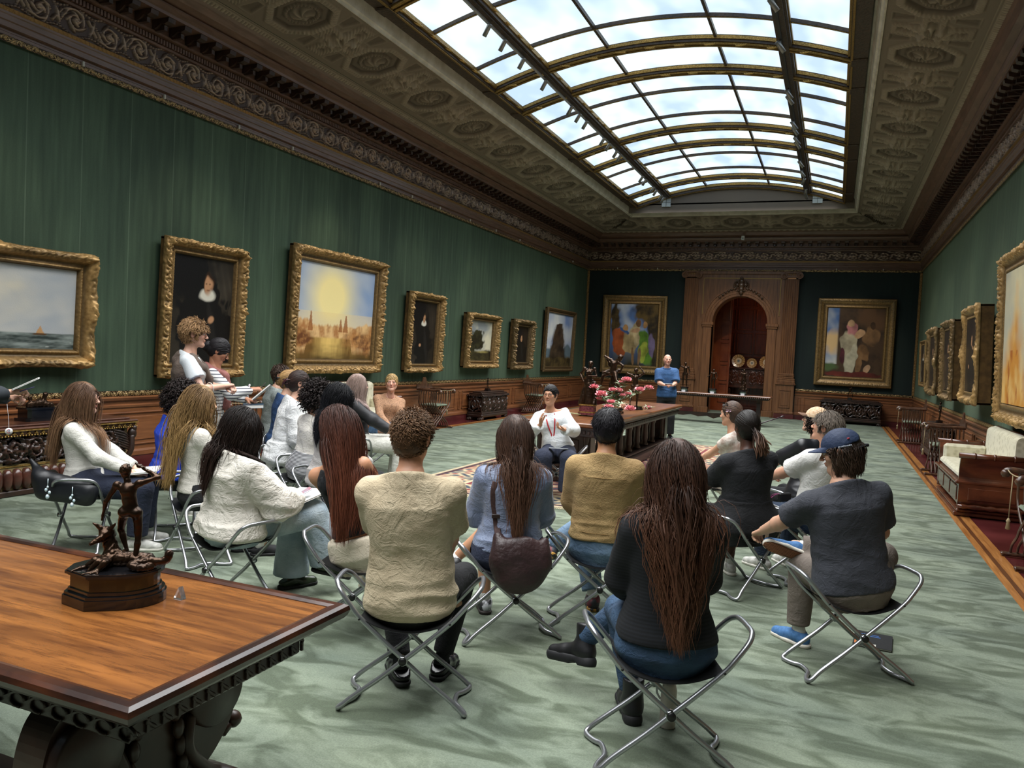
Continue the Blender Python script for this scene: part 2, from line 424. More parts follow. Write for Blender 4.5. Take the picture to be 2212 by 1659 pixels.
# wainscot -----------------------------------------------------------------
capprof = [(0, .75), (.045, .75), (.05, .775), (.03, .79), (.03, .83), (.06, .84), (.075, .87), (.05, .885), (0, .885)]
def wains(side, u0, u1, first=None, pitch=1.62):
    mb = MB()
    sbox(mb, side, u0, u1, 0, .03, .14, .76)
    run(mb, side, u0, u1, capprof); run(mb, side, u0, u1, [(0, .14), (.06, .14), (.06, .19), (.035, .215), (0, .215)])
    n = max(1, round((u1-u0)/pitch)); p = (u1-u0)/n
    for i in range(n):
        a = u0+i*p
        for x0, x1 in ((a+.09, a+.19), (a+.28, a+p-.09)):
            if x1 <= x0: continue
            z0, z1 = .27, .69
            for (A, B, C_, Dd) in ((x0, x1, z0, z0+.022), (x0, x1, z1-.022, z1), (x0, x0+.022, z0, z1), (x1-.022, x1, z0, z1)):
                sbox(mb, side, A, B, .03, .048, C_, Dd, 0, .006)
            if x1-x0 > .2: sbox(mb, side, x0+.06, x1-.06, .03, .042, z0+.06, z1-.06, 0, .01)
    return mb
for k, (sd, a, b_) in enumerate((('L', Y0, D), ('E', 0.03, 3.32), ('E', 6.98, W-.03), ('R', Y0, D))):
    S(wains(sd, a, b_).build('trim_%d' % (k+2), mWd))
    mb = MB(); sbox(mb, sd, a, b_, 0, .05, 0, .14); S(mb.build('baseboard_%s' % ('left', 'end_left', 'end_right', 'right')[k], mMar))
k = 6
for sd, a, b_ in (('L', 2, D), ('E', 0.05, 3.32), ('E', 6.98, W-.05), ('R', 3, D)):
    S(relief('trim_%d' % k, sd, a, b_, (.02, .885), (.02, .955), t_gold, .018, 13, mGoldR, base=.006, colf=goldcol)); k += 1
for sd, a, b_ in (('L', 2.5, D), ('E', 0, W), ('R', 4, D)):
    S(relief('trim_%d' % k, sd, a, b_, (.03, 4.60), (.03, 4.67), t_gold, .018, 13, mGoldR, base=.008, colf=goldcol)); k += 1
# vertical gold strips in the corners
for x0, x1, y0, y1, fl in ((.0, .07, D-.035, D, 0), (W-.07, W, D-.035, D, 0), (0, .035, D-.07, D, 0), (W-.035, W, D-.07, D, 0)):
    zz = np.arange(.95, 4.6, .02); mbx = MB()
    nb = len(zz)
    mbx.box(x0, x1, y0, y1, .95, 4.6, 0, .01)
    for z in np.arange(1.0, 4.58, .085):
        mbx.lathe([(0, -.035), (.018, -.02), (.024, 0), (.018, .02), (0, .035)], 6, 0, c=((x0+x1)/2, (y0+y1)/2-(.012 if x1-x0 > .05 else 0), z))
    S(mbx.build('trim_%d' % k, M('old gilding', '#7b5a34', '#b08a55', rough=.45, metal=.5, scale=40))); k += 1
# picture rail and entablature (plain profiles)
prof = [(0, 4.67), (.03, 4.67), (.03, 4.70), (.015, 4.71), (.015, 4.74), (.06, 4.745), (.06, 4.80), (.075, 4.81), (.075, 4.86), (.085, 4.87), (.085, 4.90)]
S(sweepU('trim_%d' % k, prof, mWdD)); k += 1
for sd, a, b_ in (('L', 2.5, D), ('E', 0, W), ('R', 4, D)):
    S(relief('trim_%d' % k, sd, a, b_, (.08, 4.895), (.10, 4.93), lambda U, V: .5+.5*np.sin(U/.055*2*PI)*np.sin(V/.035*PI), .014, 5, M('gilt bead', '#8c6c42', rough=.4, metal=.5), base=.010)); k += 1
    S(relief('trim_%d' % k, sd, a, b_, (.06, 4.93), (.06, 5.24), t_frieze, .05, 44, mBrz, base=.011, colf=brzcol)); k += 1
prof = [(.06, 5.24), (.10, 5.245), (.105, 5.27), (.09, 5.275), (.09, 5.35), (.17, 5.355), (.175, 5.38), (.16, 5.385), (.16, 5.50), (.44, 5.505), (.445, 5.54), (.47, 5.55), (.49, 5.60), (.49, 5.62), (.45, 5.63), (.52, 5.66), (.57, 5.68), (.62, 5.76), (.66, 5.79)]
S(sweepU('trim_%d' % k, prof, mWdD)); k += 1
def repeat_boxes(mb, side, u0, u1, pitch, w, s0, s1, z0, z1, m=0):
    for u in np.arange(u0, u1, pitch): sbox(mb, side, u, u+w, s0, s1, z0, z1, m)
mb = MB(); mb2 = MB()
for sd, a, b_ in (('L', 3, D-.2), ('E', .3, W-.3), ('R', 5, D-.2)):
    repeat_boxes(mb, sd, a, b_, .045, .028, .09, .13, 5.28, 5.34)
    for u in np.arange(a+.04, b_-.1, .26):
        run_u0, run_u1 = u, u+.11
        pr = [(.16, 5.39), (.20, 5.385), (.24, 5.40), (.30, 5.44), (.36, 5.43), (.42, 5.45), (.43, 5.50), (.16, 5.50)]
        run(mb2, sd, run_u0, run_u1, pr)
        sbox(mb2, sd, run_u0+.03, run_u1-.03, .16, .33, 5.37, 5.42)
S(mb.build('trim_%d' % k, mWdD)); k += 1
S(mb2.build('trim_%d' % k, M('bracket wood', '#2e1f19', '#463026', rough=.35, coat=.4, scale=9))); k += 1
# cove
for sd, a, b_ in (('L', 3.5, D), ('E', 0, W), ('R', 5, D)):
    def beadh(U, V): return .5+.5*np.sign(np.sin(U/.06*2*PI))*(np.abs(V-.045) < .03)-.6*(np.abs(V-.1) < .012)
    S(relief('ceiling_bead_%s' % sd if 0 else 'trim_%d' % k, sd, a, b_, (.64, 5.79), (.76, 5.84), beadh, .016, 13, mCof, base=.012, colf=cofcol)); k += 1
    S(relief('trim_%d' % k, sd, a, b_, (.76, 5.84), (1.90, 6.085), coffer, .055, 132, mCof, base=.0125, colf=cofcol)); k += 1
    def inn(U, V): return np.where(V > .06, np.sin(U/.05*2*PI)*.5, np.sin(U/.09*2*PI)*.5)
    S(relief('trim_%d' % k, sd, a, b_, (1.97, 6.13), (2.0, 6.27), lambda U, V: .5*np.cos(U/.042*2*PI), .012, 5, mStoneL, base=.012)); k += 1
prof = [(1.90, 6.085), (1.905, 6.06), (1.93, 6.055), (1.94, 6.09), (1.965, 6.10), (1.97, 6.13), (2.0, 6.27), (1.985, 6.275), (1.98, 6.30), (2.03, 6.31), (2.05, 6.35), (2.10, 6.36), (2.14, 6.36)]
S(sweepU('trim_%d' % k, prof, mStoneL)); k += 1
# small round studs on the end cornice
mb = MB()
for x in np.linspace(2.2, W-2.2, 7): mb.lathe([(0, -.012), (.028, -.01), (.03, .01)], 12, 0, T=TR(x, D-1.985, 6.2, rx=PI/2))
S(mb.build('trim_%d' % k, M('white studs', '#d8d3c6', rough=.5))); k += 1
# ceiling slab outside the skylight
mb = MB(); mb.box(-T, 2.1, Y0, D+T, 6.5, 6.7); mb.box(W-2.1, W+T, Y0, D+T, 6.5, 6.7); mb.box(2.1, W-2.1, D-2.1, D+T, 6.5, 6.9)
S(mb.build('ceiling', mStone))
# ---------------------------------------------------------------- skylight
XL, XR, YE = 2.25, W-2.25, 23.45; XC = W/2; HALF = XC-XL
def za(x): return 6.32+.52*(1-((x-XC)/HALF)**2)
mBeam = M('skylight beam', '#4a3827', '#2e231b', rough=.5, scale=30, bump=.4); mGilt = M('skylight gilding', '#ad8c4a', '#7a5c2c', rough=.4, metal=.6, scale=60, bump=.5)
def archstrip(mb, y0, y1, d0, d1, x0=XL, x1=XR, n=28, m=0):
    xs = np.linspace(x0, x1, n); z = za(xs)
    v = np.concatenate([np.stack([xs, np.full(n, y), z+d], 1) for y, d in ((y0, d0), (y1, d0), (y1, d1), (y0, d1))])
    f = [(a*n+i, a*n+i+1, ((a+1) % 4)*n+i+1, ((a+1) % 4)*n+i) for a in range(4) for i in range(n-1)]
    mb.add(v, f, m, False)
heavy = []; kk = -3
ribs = []
for q in range(-4, 3):
    a = 12.75+4.77*q; ribs += [(a, 'h'), (a+1.28, 'h'), (a+1.28+1.09, 't'), (a+1.28+2.61, 't')]
ribs = [(y, t) for y, t in ribs if y > Y0+.3 and y < YE-.3]
heavies = [y for y, t in ribs if t == 'h']
root = empty('window_1', (0, 0, 0)); S(root)
xs = np.linspace(XL-.02, XR+.02, 40); ys = np.array([Y0, YE])
P = np.array([[(x, y, za(x)+.03) for y in ys] for x in xs]).reshape(-1, 3)
mPane = M('skylight frosted glass', '#dfe9f2', rough=.3)
def pane_mat(m):
    N = m.node_tree.nodes; L = m.node_tree.links; b = N['Principled BSDF']; tc = N.new('ShaderNodeTexCoord')
    mp = N.new('ShaderNodeMapping'); mp.inputs['Scale'].default_value = (1.1, .55, 1); L.new(tc.outputs['Object'], mp.inputs[0])
    n = N.new('ShaderNodeTexNoise'); n.inputs['Scale'].default_value = 1.3; n.inputs['Detail'].default_value = 2; L.new(mp.outputs[0], n.inputs[0])
    r = N.new('ShaderNodeMapRange'); r.inputs[1].default_value = .35; r.inputs[2].default_value = .62; L.new(n.outputs['Fac'], r.inputs[0])
    x = N.new('ShaderNodeMix'); x.data_type = 'RGBA'; x.inputs[6].default_value = (.50, .66, .88, 1); x.inputs[7].default_value = (.84, .97, 1.0, 1); L.new(r.outputs[0], x.inputs[0])
    L.new(x.outputs[2], b.inputs['Emission Color']); b.inputs['Emission Strength'].default_value = 1.0; b.inputs['Base Color'].default_value = (.05, .06, .07, 1)
pane_mat(mPane)
def pane_mesh(name, x0, x1, y0, y1):
    xs = np.linspace(x0, x1, 8); P = np.array([[(x, y, za(x)+.03) for y in (y0, y1)] for x in xs]).reshape(-1, 3)
    return obj(name, mesh_from(name, P, grid_faces(8, 2), mPane, smooth=True), root)
ycuts = [Y0]+[y for y, t in ribs]+[YE]; xcuts = [XL, 3.16, 4.3, 6.05, 7.1, XR]
for i in range(len(ycuts)-1):
    if ycuts[i+1] < 3: continue
    for j in range(5): pane_mesh('glass', xcuts[j], xcuts[j+1], ycuts[i], ycuts[i+1])
pane_mesh('glass', XL, XR, Y0, [y for y in ycuts if y < 3][-1])
mb = MB()
for y, t in ribs:
    if t == 'h': archstrip(mb, y-.10, y+.10, -.09, .02, m=0); archstrip(mb, y-.075, y-.02, -.115, -.09, m=1); archstrip(mb, y+.02, y+.075, -.115, -.09, m=1); archstrip(mb, y-.12, y-.10, -.05, .0, m=1); archstrip(mb, y+.10, y+.12, -.05, 0, m=1)
    else: archstrip(mb, y-.02, y+.02, -.03, .025, m=0); archstrip(mb, y-.01, y+.01, -.04, -.03, m=1)
archstrip(mb, YE-.13, YE, -.13, .02, m=0); archstrip(mb, YE-.16, YE-.13, -.06, 0, m=1); archstrip(mb, YE-.1, YE-.04, -.15, -.13, m=1)
for x, w in ((3.16, .10), (7.1, .10)):
    z = za(x); mb.box(x-w, x+w, Y0, YE, z-.11, z+.03, 0); mb.box(x-w-.02, x-w, Y0, YE, z-.03, z+.01, 1); mb.box(x+w, x+w+.02, Y0, YE, z-.06, z-.0, 1); mb.box(x-.015, x+.06, Y0, YE, z-.14, z-.11, 0)
for x in (4.3, 6.05): z = za(x); mb.box(x-.022, x+.022, Y0, YE, z-.03, z+.03, 0)
for x, s in ((XL, 1), (XR, -1)):
    mb.box(*sorted((x-s*.2, x+s*.04)), Y0, YE, 6.22, 6.36, 0); mb.box(*sorted((x+s*.04, x+s*.075)), Y0, YE, 6.27, 6.33, 1); mb.box(*sorted((x-.0, x+s*.03)), Y0, YE, 6.2, 6.22, 1)
    for y in heavies: mb.box(*sorted((x-s*.2, x+s*.03)), y-.13, y+.13, 6.19, 6.25, 0, .02)
mb.build('frame', [mBeam, mGilt], root)
# little gilt knots along the beams
mb = MB()
def knot(x, y, z, along='x'):
    for s in (-1, 1):
        for o in (-.035, 0, .035):
            d = np.linspace(-.05, .05, 4)
            mb.tube([(x+(q if along == 'x' else s*q*.6)+(o if along == 'x' else 0), y+(s*q*.6 if along == 'x' else q)+(0 if along == 'x' else o), z) for q in d], .008, 4)
for y in heavies:
    if y < 6: continue
    for x in np.arange(XL+.35, XR-.2, .48): knot(x, y-.05, za(x)-.12)
for x, dz in ((XL+.06, -.0), (3.16+.12, -.04)):
    for y in np.arange(7, 23, .48): knot(x, y, (6.27 if x < 2.5 else za(x)-.07), 'y')
mb.build('ornament', M('gilt knots', '#d9b671', rough=.35, metal=.6), root)
# lunette at the end with two vents
xs = np.linspace(XL-.25, XR+.25, 30)
zt = np.where((xs > XL) & (xs < XR), za(np.clip(xs, XL, XR)), 6.32)
v = np.concatenate([np.stack([xs, np.full(30, YE-.02), np.full(30, 6.05)], 1), np.stack([xs, np.full(30, YE-.02), zt+.03], 1)])
S(obj('wall_lunette', mesh_from('wall_lunette', v, [(i, i+1, 31+i, 30+i) for i in range(29)], M('grey lunette', '#6d6256', rough=.8))))
mb = MB(); mb.box(2.1, W-2.1, YE-.02, D-2.0, 6.28, 6.32); S(mb.build('trim_%d' % k, mStone)); k += 1
for x, lb in ((3.14, 'left'), (7.36, 'right')):
    mb = MB(); mb.box(x-.13, x+.13, YE-.06, YE-.02, 6.22, 6.47, 0); t = empty('wall_vent', (0, 0, 0), 0, 'pale square vent with a cross bar high on the end lunette, the %s one' % lb, 'vent')
    mb.build('panel', M('vent panel', '#b9c0c0', rough=.5), t)
    mb = MB(); mb.box(x-.006, x+.006, YE-.07, YE-.06, 6.22, 6.47); mb.box(x-.13, x+.13, YE-.07, YE-.06, 6.34, 6.352); mb.build('cross_bar', M('vent bar', '#6e7373', rough=.5), t)
# lighting track and spots
mTr = M('track metal', '#b9bcc0', rough=.4, metal=.3); mTrD = M('track dark', '#2a2724', rough=.5); mSp = M('spot housing', '#8e8c87', rough=.35, metal=.6)
for x, m_, lb in ((3.16, mTr, 'pale lighting track under the left skylight beam'), (7.1, mTrD, 'dark lighting track under the right skylight beam')):
    z = za(x); mb = MB(); mb.box(x-.05, x-.015, Y0+1, YE-.2, z-.17, z-.11); tag(mb.build('lighting_track', m_), lb, 'lighting track')
spL = [10.46, 11.04, 11.81, 12.86, 14.3, 14.79, 15.26, 16.53, 16.98, 17.61, 17.95, 20.19, 20.57, 21.52, 21.9, 22.6, 22.95]
spR = [10.77, 12.21, 14.37, 14.68, 16.24, 16.64, 17.36, 17.7, 19.38, 20.37, 21.2, 22.5, 22.8, 23.0]
def spot(name, tgt, x, y, lb, grp, lit):
    z = za(x)-.17; d = Vector(tgt)-Vector((x-.03, y, z-.06)); d.normalize()
    t = empty(name, (x-.03, y, z)); tag(t, lb, 'spotlight', grp)
    q = d.to_track_quat('-Z', 'Y').to_matrix().to_4x4(); Tm = np.array(Matrix.Translation((0, 0, -.09)) @ q)
    mb = MB(); mb.tube([(0, 0, .01), (0, 0, -.09)], .008, 6); mb.build('bracket', mSp, t)
    mb = MB(); mb.lathe([(.0, .09), (.032, .09), (.034, .08), (.034, -.1), (.028, -.1), (.026, -.085)], 14, 0, T=Tm); mb.build('housing', mSp, t)
    mb = MB(); mb.lathe([(0, -.088), (.027, -.088)], 12, 0, T=Tm); mb.build('lens', mLensOn if lit else mLensOff, t)
    return t
mLensOn = M('spot lens lit', '#ffffff', emit='#fff3dc', estr=6); mLensOff = M('spot lens off', '#333333', rough=.2)
for i, y in enumerate(spL):
    spot('spotlight', (0, y+1.2, 2.0), 3.16, y, 'small grey cylinder spotlight hanging from the left skylight track, aimed at the left wall', 'spotlights on the left track', i % 3 == 0)
for i, y in enumerate(spR):
    tg = (W, y+1.2, 2.0) if y < 20.5 else (5+(i-10)*1.2, D, 2.2)
    spot('spotlight', tg, 7.1, y, 'small grey cylinder spotlight hanging from the right skylight track', 'spotlights on the right track', i % 2 == 0)
# ---------------------------------------------------------------- archway
CX0 = 5.18
yf = D-.14
mb = MB(); n = 36; R_ = .85; zs = 2.95
ang = np.linspace(PI, 0, n+1)
x0, x1, z1 = 3.80, 6.56, 4.60
arc = [(CX0+R_*math.cos(a), zs+R_*math.sin(a)) for a in ang]
poly_out = []
for a in ang:
    c, s = math.cos(a), math.sin(a); t = 1e9
    if c < -1e-6: t = min(t, (x0-CX0)/c)
    if c > 1e-6: t = min(t, (x1-CX0)/c)
    if s > 1e-6: t = min(t, (z1-zs)/s)
    poly_out.append((CX0+t*c, zs+t*s))
v = [(p[0], yf, p[1]) for p in arc]+[(p[0], yf, p[1]) for p in poly_out]
mb.add(v, [(i, i+1, n+2+i, n+1+i) for i in range(n)], 0)
mb.add([(x0, yf, z1), (x1, yf, z1), (poly_out[n//2][0], yf, z1)], [(0, 1, 2)])
for i in range(n):  # fill corners of the spandrel
    a, b_ = poly_out[i], poly_out[i+1]
    if abs(a[0]-b_[0]) > 1e-6 and abs(a[1]-b_[1]) > 1e-6: mb.add([(a[0], yf, a[1]), (b_[0], yf, b_[1]), (x0 if a[0] < CX0 else x1, yf, z1)], [(0, 1, 2)])
mb.box(x0, CX0-R_, yf, D+.1, 0, zs, 0); mb.box(CX0+R_, x1, yf, D+.1, 0, zs, 0)
v = [(p[0], yf, p[1]) for p in arc]+[(p[0], D+.45, p[1]) for p in arc]
mb.add(v, [(i, i+1, n+2+i, n+1+i) for i in range(n)], 0, True)
mb.box(CX0-R_-.02, CX0-R_, yf, D+.45, 0, zs); mb.box(CX0+R_, CX0+R_+.02, yf, D+.45, 0, zs)
def archring(mb, prof, m=0):
    k = len(prof); v = np.array([[(CX0+r*math.cos(a), yf-y, zs+r*math.sin(a)) for r, y in prof] for a in ang]).reshape(-1, 3)
    mb.add(v, [(i*k+j, i*k+(j+1) % k, (i+1)*k+(j+1) % k, (i+1)*k+j) for i in range(n) for j in range(k)], m, False)
archring(mb, [(.86, 0), (.86, .02), (.93, .02), (.94, .035), (1.01, .035), (1.02, .05), (1.09, .05), (1.10, .07), (1.14, .07), (1.14, 0)])
for s in (-1, 1):
    xa = CX0+s*1.0
    mb.box(xa-.19, xa+.19, yf-.09, yf, zs-.10, zs+.0, 0, .012); mb.box(xa-.165, xa+.165, yf-.07, yf, zs-.16, zs-.1, 0, .01)
    mb.box(xa-.14, xa+.14, yf-.045, yf, .2, zs-.16, 0, .01); mb.box(xa-.17, xa+.17, yf-.07, yf, 0.0, .2, 0, .01)
# panel moulding around the arch
for a, b_, c, d_ in ((3.98, 6.38, 4.36, 4.385), (3.98, 4.005, 3.2, 4.385), (6.355, 6.38, 3.2, 4.385)): mb.box(a, b_, yf-.018, yf, c, d_, 1, .005)
mb.box(3.8, 6.56, yf-.05, yf, 4.5, 4.6, 0, .01)
S(mb.build('door_1', [mWdV, M('gilt line', '#a98a55', rough=.4, metal=.5)]))
# cartouche over the arch
mb = MB()
def blob(mb, c, r, n=10, m=0):
    pr = [(math.sin(t)*1, -math.cos(t)) for t in np.linspace(0, PI, 7)]
    mb.lathe([(max(p[0], 1e-4)*r[0], p[1]*r[2]) for p in pr], n, m, c=c, sy=r[1]/r[0])
for (x, z, r) in ((0, 4.02, .10), (0, 4.14, .11), (0, 4.27, .085), (0, 4.37, .05), (0, 3.92, .07), (-.13, 4.16, .06), (.13, 4.16, .06), (-.2, 4.08, .04), (.2, 4.08, .04), (-.16, 4.26, .035), (.16, 4.26, .035), (-.09, 3.98, .04), (.09, 3.98, .04)):
    blob(mb, (CX0+x, yf-.08, z), (r, r*.7, r))
for s in (-1, 1):
    mb.tube(smoothpath([(CX0+s*.1, yf-.1, 4.3), (CX0+s*.2, yf-.12, 4.24), (CX0+s*.22, yf-.1, 4.12), (CX0+s*.15, yf-.1, 4.05), (CX0+s*.12, yf-.12, 4.12)], 5), .018, 6)
    for q in range(6): blob(mb, (CX0+s*(.2+q*.09), yf-.085, 4.03-q*q*.008-q*.015), (.045, .03, .035))
S(mb.build('trim_%d' % k, M('carved cartouche wood', '#3d2a1e', '#59402d', rough=.4, coat=.3, scale=20))); k += 1
# pilasters
def pilaster(xc, k):
    mb = MB(); w = .215; ys = D-.20
    pts = [(-w, D-.02), (-w, ys)]
    nf = 7; fw = 2*w/nf
    for i in range(nf):
        a = -w+i*fw+fw*.14; b_ = -w+(i+1)*fw-fw*.14; pts.append((a, ys))
        for t in np.linspace(0, PI, 6)[1:-1]: pts.append(((a+b_)/2-(b_-a)/2*math.cos(t), ys+.022*math.sin(t)))
        pts.append((b_, ys))
    pts += [(w, ys), (w, D-.02)]
    mb.prism([(xc+p[0], p[1]) for p in pts], 1.42, 4.36, 'z', 0)
    for z0, z1, e in ((1.36, 1.42, .02), (1.32, 1.36, .035), (1.26, 1.32, .03), (1.21, 1.26, .055), (1.13, 1.21, .06), (1.09, 1.13, .075), (1.06, 1.09, .09)): mb.box(xc-w-e, xc+w+e, ys-e, D, z0, z1, 0, .012)
    mb.box(xc-w-.05, xc+w+.05, ys-.05, D, .22, 1.06, 0); mb.box(xc-w-.07, xc+w+.07, ys-.07, D, .15, .22, 0, .012)
    mb.box(xc-w-.075, xc+w+.075, ys-.075, D, 0, .15, 1)
    for a, b_, c, d_ in ((-.17, .17, .34, .365), (-.17, .17, .875, .9), (-.17, -.145, .34, .9), (.145, .17, .34, .9)): mb.box(xc+a, xc+b_, ys-.07, ys-.05, c, d_, 0, .006)
    mb.box(xc-.11, xc+.11, ys-.062, ys-.05, .41, .83, 0, .01)
    # ionic capital
    mb.box(xc-w-.03, xc+w+.03, ys-.03, D, 4.54, 4.6, 0, .01); mb.box(xc-w+.02, xc+w-.02, ys-.03, D, 4.40, 4.54, 0, .01)
    for s in (-1, 1):
        cx = xc+s*(w+.01)
        mb.lathe([(0, -.045), (.09, -.045), (.105, -.03), (.105, .03)], 20, 0, T=TR(cx, ys-.01, 4.47, rx=PI/2))
        sp = [(cx+s*.098*(1-t/14)*math.cos(t), ys-.056, 4.47+.098*(1-t/14)*math.sin(t)) for t in np.linspace(PI/2, PI/2+4*PI, 50)]
        mb.tube(sp, .011, 5)
        blob(mb, (cx, ys-.06, 4.47), (.025, .02, .025))
    for i in range(4): blob(mb, (xc-.09+i*.06, ys-.05, 4.5), (.022, .02, .028), 8, 2)
    S(mb.build('trim_%d' % k, [mWdV, mMar, M('old gilding', '#7b5a34')]))
pilaster(3.605, k); k += 1; pilaster(6.69, k); k += 1
# ---------------------------------------------------------------- room beyond the arch
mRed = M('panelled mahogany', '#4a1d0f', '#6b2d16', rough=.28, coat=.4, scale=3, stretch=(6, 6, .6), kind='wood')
mb = MB(); Yb = D+3.0
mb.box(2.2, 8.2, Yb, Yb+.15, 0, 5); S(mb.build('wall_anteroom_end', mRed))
mb = MB()
for x in np.arange(2.3, 8.1, .62):
    for z0, z1 in ((.3, 1.0), (1.1, 1.9), (2.0, 2.75), (2.85, 3.6), (3.7, 4.5)):
        for a, b_, c, d_ in ((x, x+.55, z0, z0+.03), (x, x+.55, z1-.03, z1), (x, x+.03, z0, z1), (x+.52, x+.55, z0, z1)): mb.box(a, b_, Yb-.03, Yb, c, d_, 0, .006)
S(mb.build('trim_%d' % k, M('mahogany moulding', '#5c2814', '#7a3a1e', rough=.25, coat=.5, scale=8))); k += 1
mb = MB(); mb.box(2.05, 2.2, D+.45, Yb+.15, 0, 5); S(mb.build('wall_anteroom_left', mRed)); mb = MB(); mb.box(8.2, 8.35, D+.45, Yb+.15, 0, 5); S(mb.build('wall_anteroom_right', mRed))
mb = MB()  # panelled jamb partition seen at the left inside the arch
mb.box(3.9, 4.75, D+1.5, D+1.62, 0, 5)
for z0, z1 in ((.3, .95), (1.05, 1.6), (1.7, 2.35), (2.45, 2.95), (3.1, 4.2)):
    for x in (4.42,):
        for a, b_, c, d_ in ((x, x+.27, z0, z0+.025), (x, x+.27, z1-.025, z1), (x, x+.025, z0, z1), (x+.245, x+.27, z0, z1)): mb.box(a, b_, D+1.47, D+1.5, c, d_, 0, .005)
S(mb.build('wall_anteroom_inner', M('mahogany painted lit', '#7a3417', '#8f4520', rough=.3, coat=.5, scale=4)))  # lighter copy of the mahogany: warm lamp light painted into the wood colour
mb = MB(); mb.box(2.05, 8.35, D+.4, Yb+.15, 4.6, 4.7); S(mb.build('ceiling_anteroom', M('anteroom ceiling', '#8a6a4a', rough=.8)))
# ================================================================ PICTURES
mFr = M('gilt frame', '#c9a36a', '#8a6a3e', rough=.42, metal=.35, scale=25, attr=True, contrast=(.3, .8))
mFrD = M('dark gilt frame', '#9a7d55', '#66502f', rough=.42, metal=.35, scale=25, attr=True, contrast=(.3, .8))
mFrS = M('frame side', '#5f452a', '#7c5c36', rough=.5, metal=.3, scale=12)
def frame_mesh(name, w, h, fw, dep, style, mat, seed, parent):
    """face looks along -Y; wall at y=0"""
    P = []; C = []; F = []; na = 26; n0 = 0
    cs = [(-w/2, h/2), (w/2, h/2), (w/2, -h/2), (-w/2, -h/2)]
    ci = [(-w/2+fw, h/2-fw), (w/2-fw, h/2-fw), (w/2-fw, -h/2+fw), (-w/2+fw, -h/2+fw)]
    sc = scroll_tile
    for q in range(4):
        A0, A1 = np.array(cs[q]), np.array(cs[(q+1) % 4]); B0, B1 = np.array(ci[q]), np.array(ci[(q+1) % 4])
        L = np.linalg.norm(A1-A0); k = max(30, int(L/.018)); t = np.linspace(0, 1, k); a = np.linspace(0, 1, na)
        TT, AA = np.meshgrid(t, a, indexing='ij')
        X = (A0[0]+(A1[0]-A0[0])*TT)*(1-AA)+(B0[0]+(B1[0]-B0[0])*TT)*AA
        Z = (A0[1]+(A1[1]-A0[1])*TT)*(1-AA)+(B0[1]+(B1[1]-B0[1])*TT)*AA
        prof = np.interp(AA, [0, .06, .25, .45, .6, .7, .8, .88, .95, 1], [.55, .85, 1, .8, .55, .5, .62, .66, .4, .3])*dep
        s = TT*L; dc = np.minimum(s, L-s)/fw; dm = np.abs(s-L/2)/fw
        band = np.exp(-((AA-.28)/.22)**2)
        if style == 'rococo':
            cart = np.exp(-(dc/1.1)**2)+.9*np.exp(-(dm/1.0)**2)
            base = .35*sc(s*.9+seed*.13, np.clip(AA*1.6, 0, 1)*.30)
            orn = band*(base+cart*(.6+.6*np.abs(vnoise(np.stack([X, Z, X*0], -1), 26, seed))+.3*np.abs(vnoise(np.stack([X, Z, X*0], -1), 60, seed+1))))
        elif style == 'dense':
            cart = .5*np.exp(-(dc/1.2)**2)+.4*np.exp(-(dm/.8)**2)
            orn = band*(.9*sc(s*1.3, np.clip(AA*1.7, 0, 1)*.32)+(.25+cart)*np.abs(vnoise(np.stack([X, Z, X*0], -1), 48, seed)))
        else:
            cart = 0*s
            orn = .30*band*sc(s*2.2, np.clip(AA*1.7, 0, 1)*.32)
        orn = orn+.18*np.exp(-((AA-.84)/.05)**2)*(np.sin(s/.03*2*PI)+1)*.5
        Y = -(prof+orn*.06*(1 if style != 'plain' else .6)*(dep/.12))
        nrm = (A0+A1)/2; nrm = nrm/np.linalg.norm(nrm)
        out = np.exp(-(AA/.18)**2)*(orn*.06*(1.6 if style == 'rococo' else 1.0 if style == 'dense' else .15))*np.clip(dc*1.5, 0, 1)
        X = X+nrm[0]*out; Z = Z+nrm[1]*out
        P.append(np.stack([X, Y, Z], -1).reshape(-1, 3))
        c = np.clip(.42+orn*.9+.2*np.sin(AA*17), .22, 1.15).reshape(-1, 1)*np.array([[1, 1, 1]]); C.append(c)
        F.append(grid_faces(k, na)+n0); n0 += k*na
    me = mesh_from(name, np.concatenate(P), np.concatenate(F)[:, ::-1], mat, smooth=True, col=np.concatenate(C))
    return obj(name, me, parent)
scroll_tile = raster(220, 90, .62, .30, scroll_pts(.62, .30, 1.15))
mCanvas = M('painted canvas', '#ffffff', rough=.45, attr=True, spec=.35, bump=.1, bscale=90, coat=.12)
def fbm2(u, v, sx, sy, seed): return vnoise(np.stack([u*sx, v*sy, u*0+seed*3.1], -1), 1.0, seed)*.6+vnoise(np.stack([u*sx, v*sy, u*0+seed], -1), 2.3, seed+1)*.3+vnoise(np.stack([u*sx, v*sy, u*0+seed], -1), 5.1, seed+2)*.18
def mixc(a, b, t): t = np.clip(t, 0, 1)[..., None]; return a*(1-t)+b*t
def cc(h): return np.array(srgb(h))
def canvas(parent, w, h, fn, y=-.03, res=.010):
    nu, nv = max(60, int(w/res)), max(60, int(h/res)); u = np.linspace(0, 1, nu); v = np.linspace(0, 1, nv)
    U, V = np.meshgrid(u, v, indexing='ij'); c = fn(U, V)
    P = np.stack([(U-.5)*w, U*0+y, (V-.5)*h], -1).reshape(-1, 3)
    me = mesh_from('canvas', P, grid_faces(nu, nv), mCanvas, smooth=True, col=np.clip(c, 0, 1).reshape(-1, 3))
    return obj('canvas', me, parent)
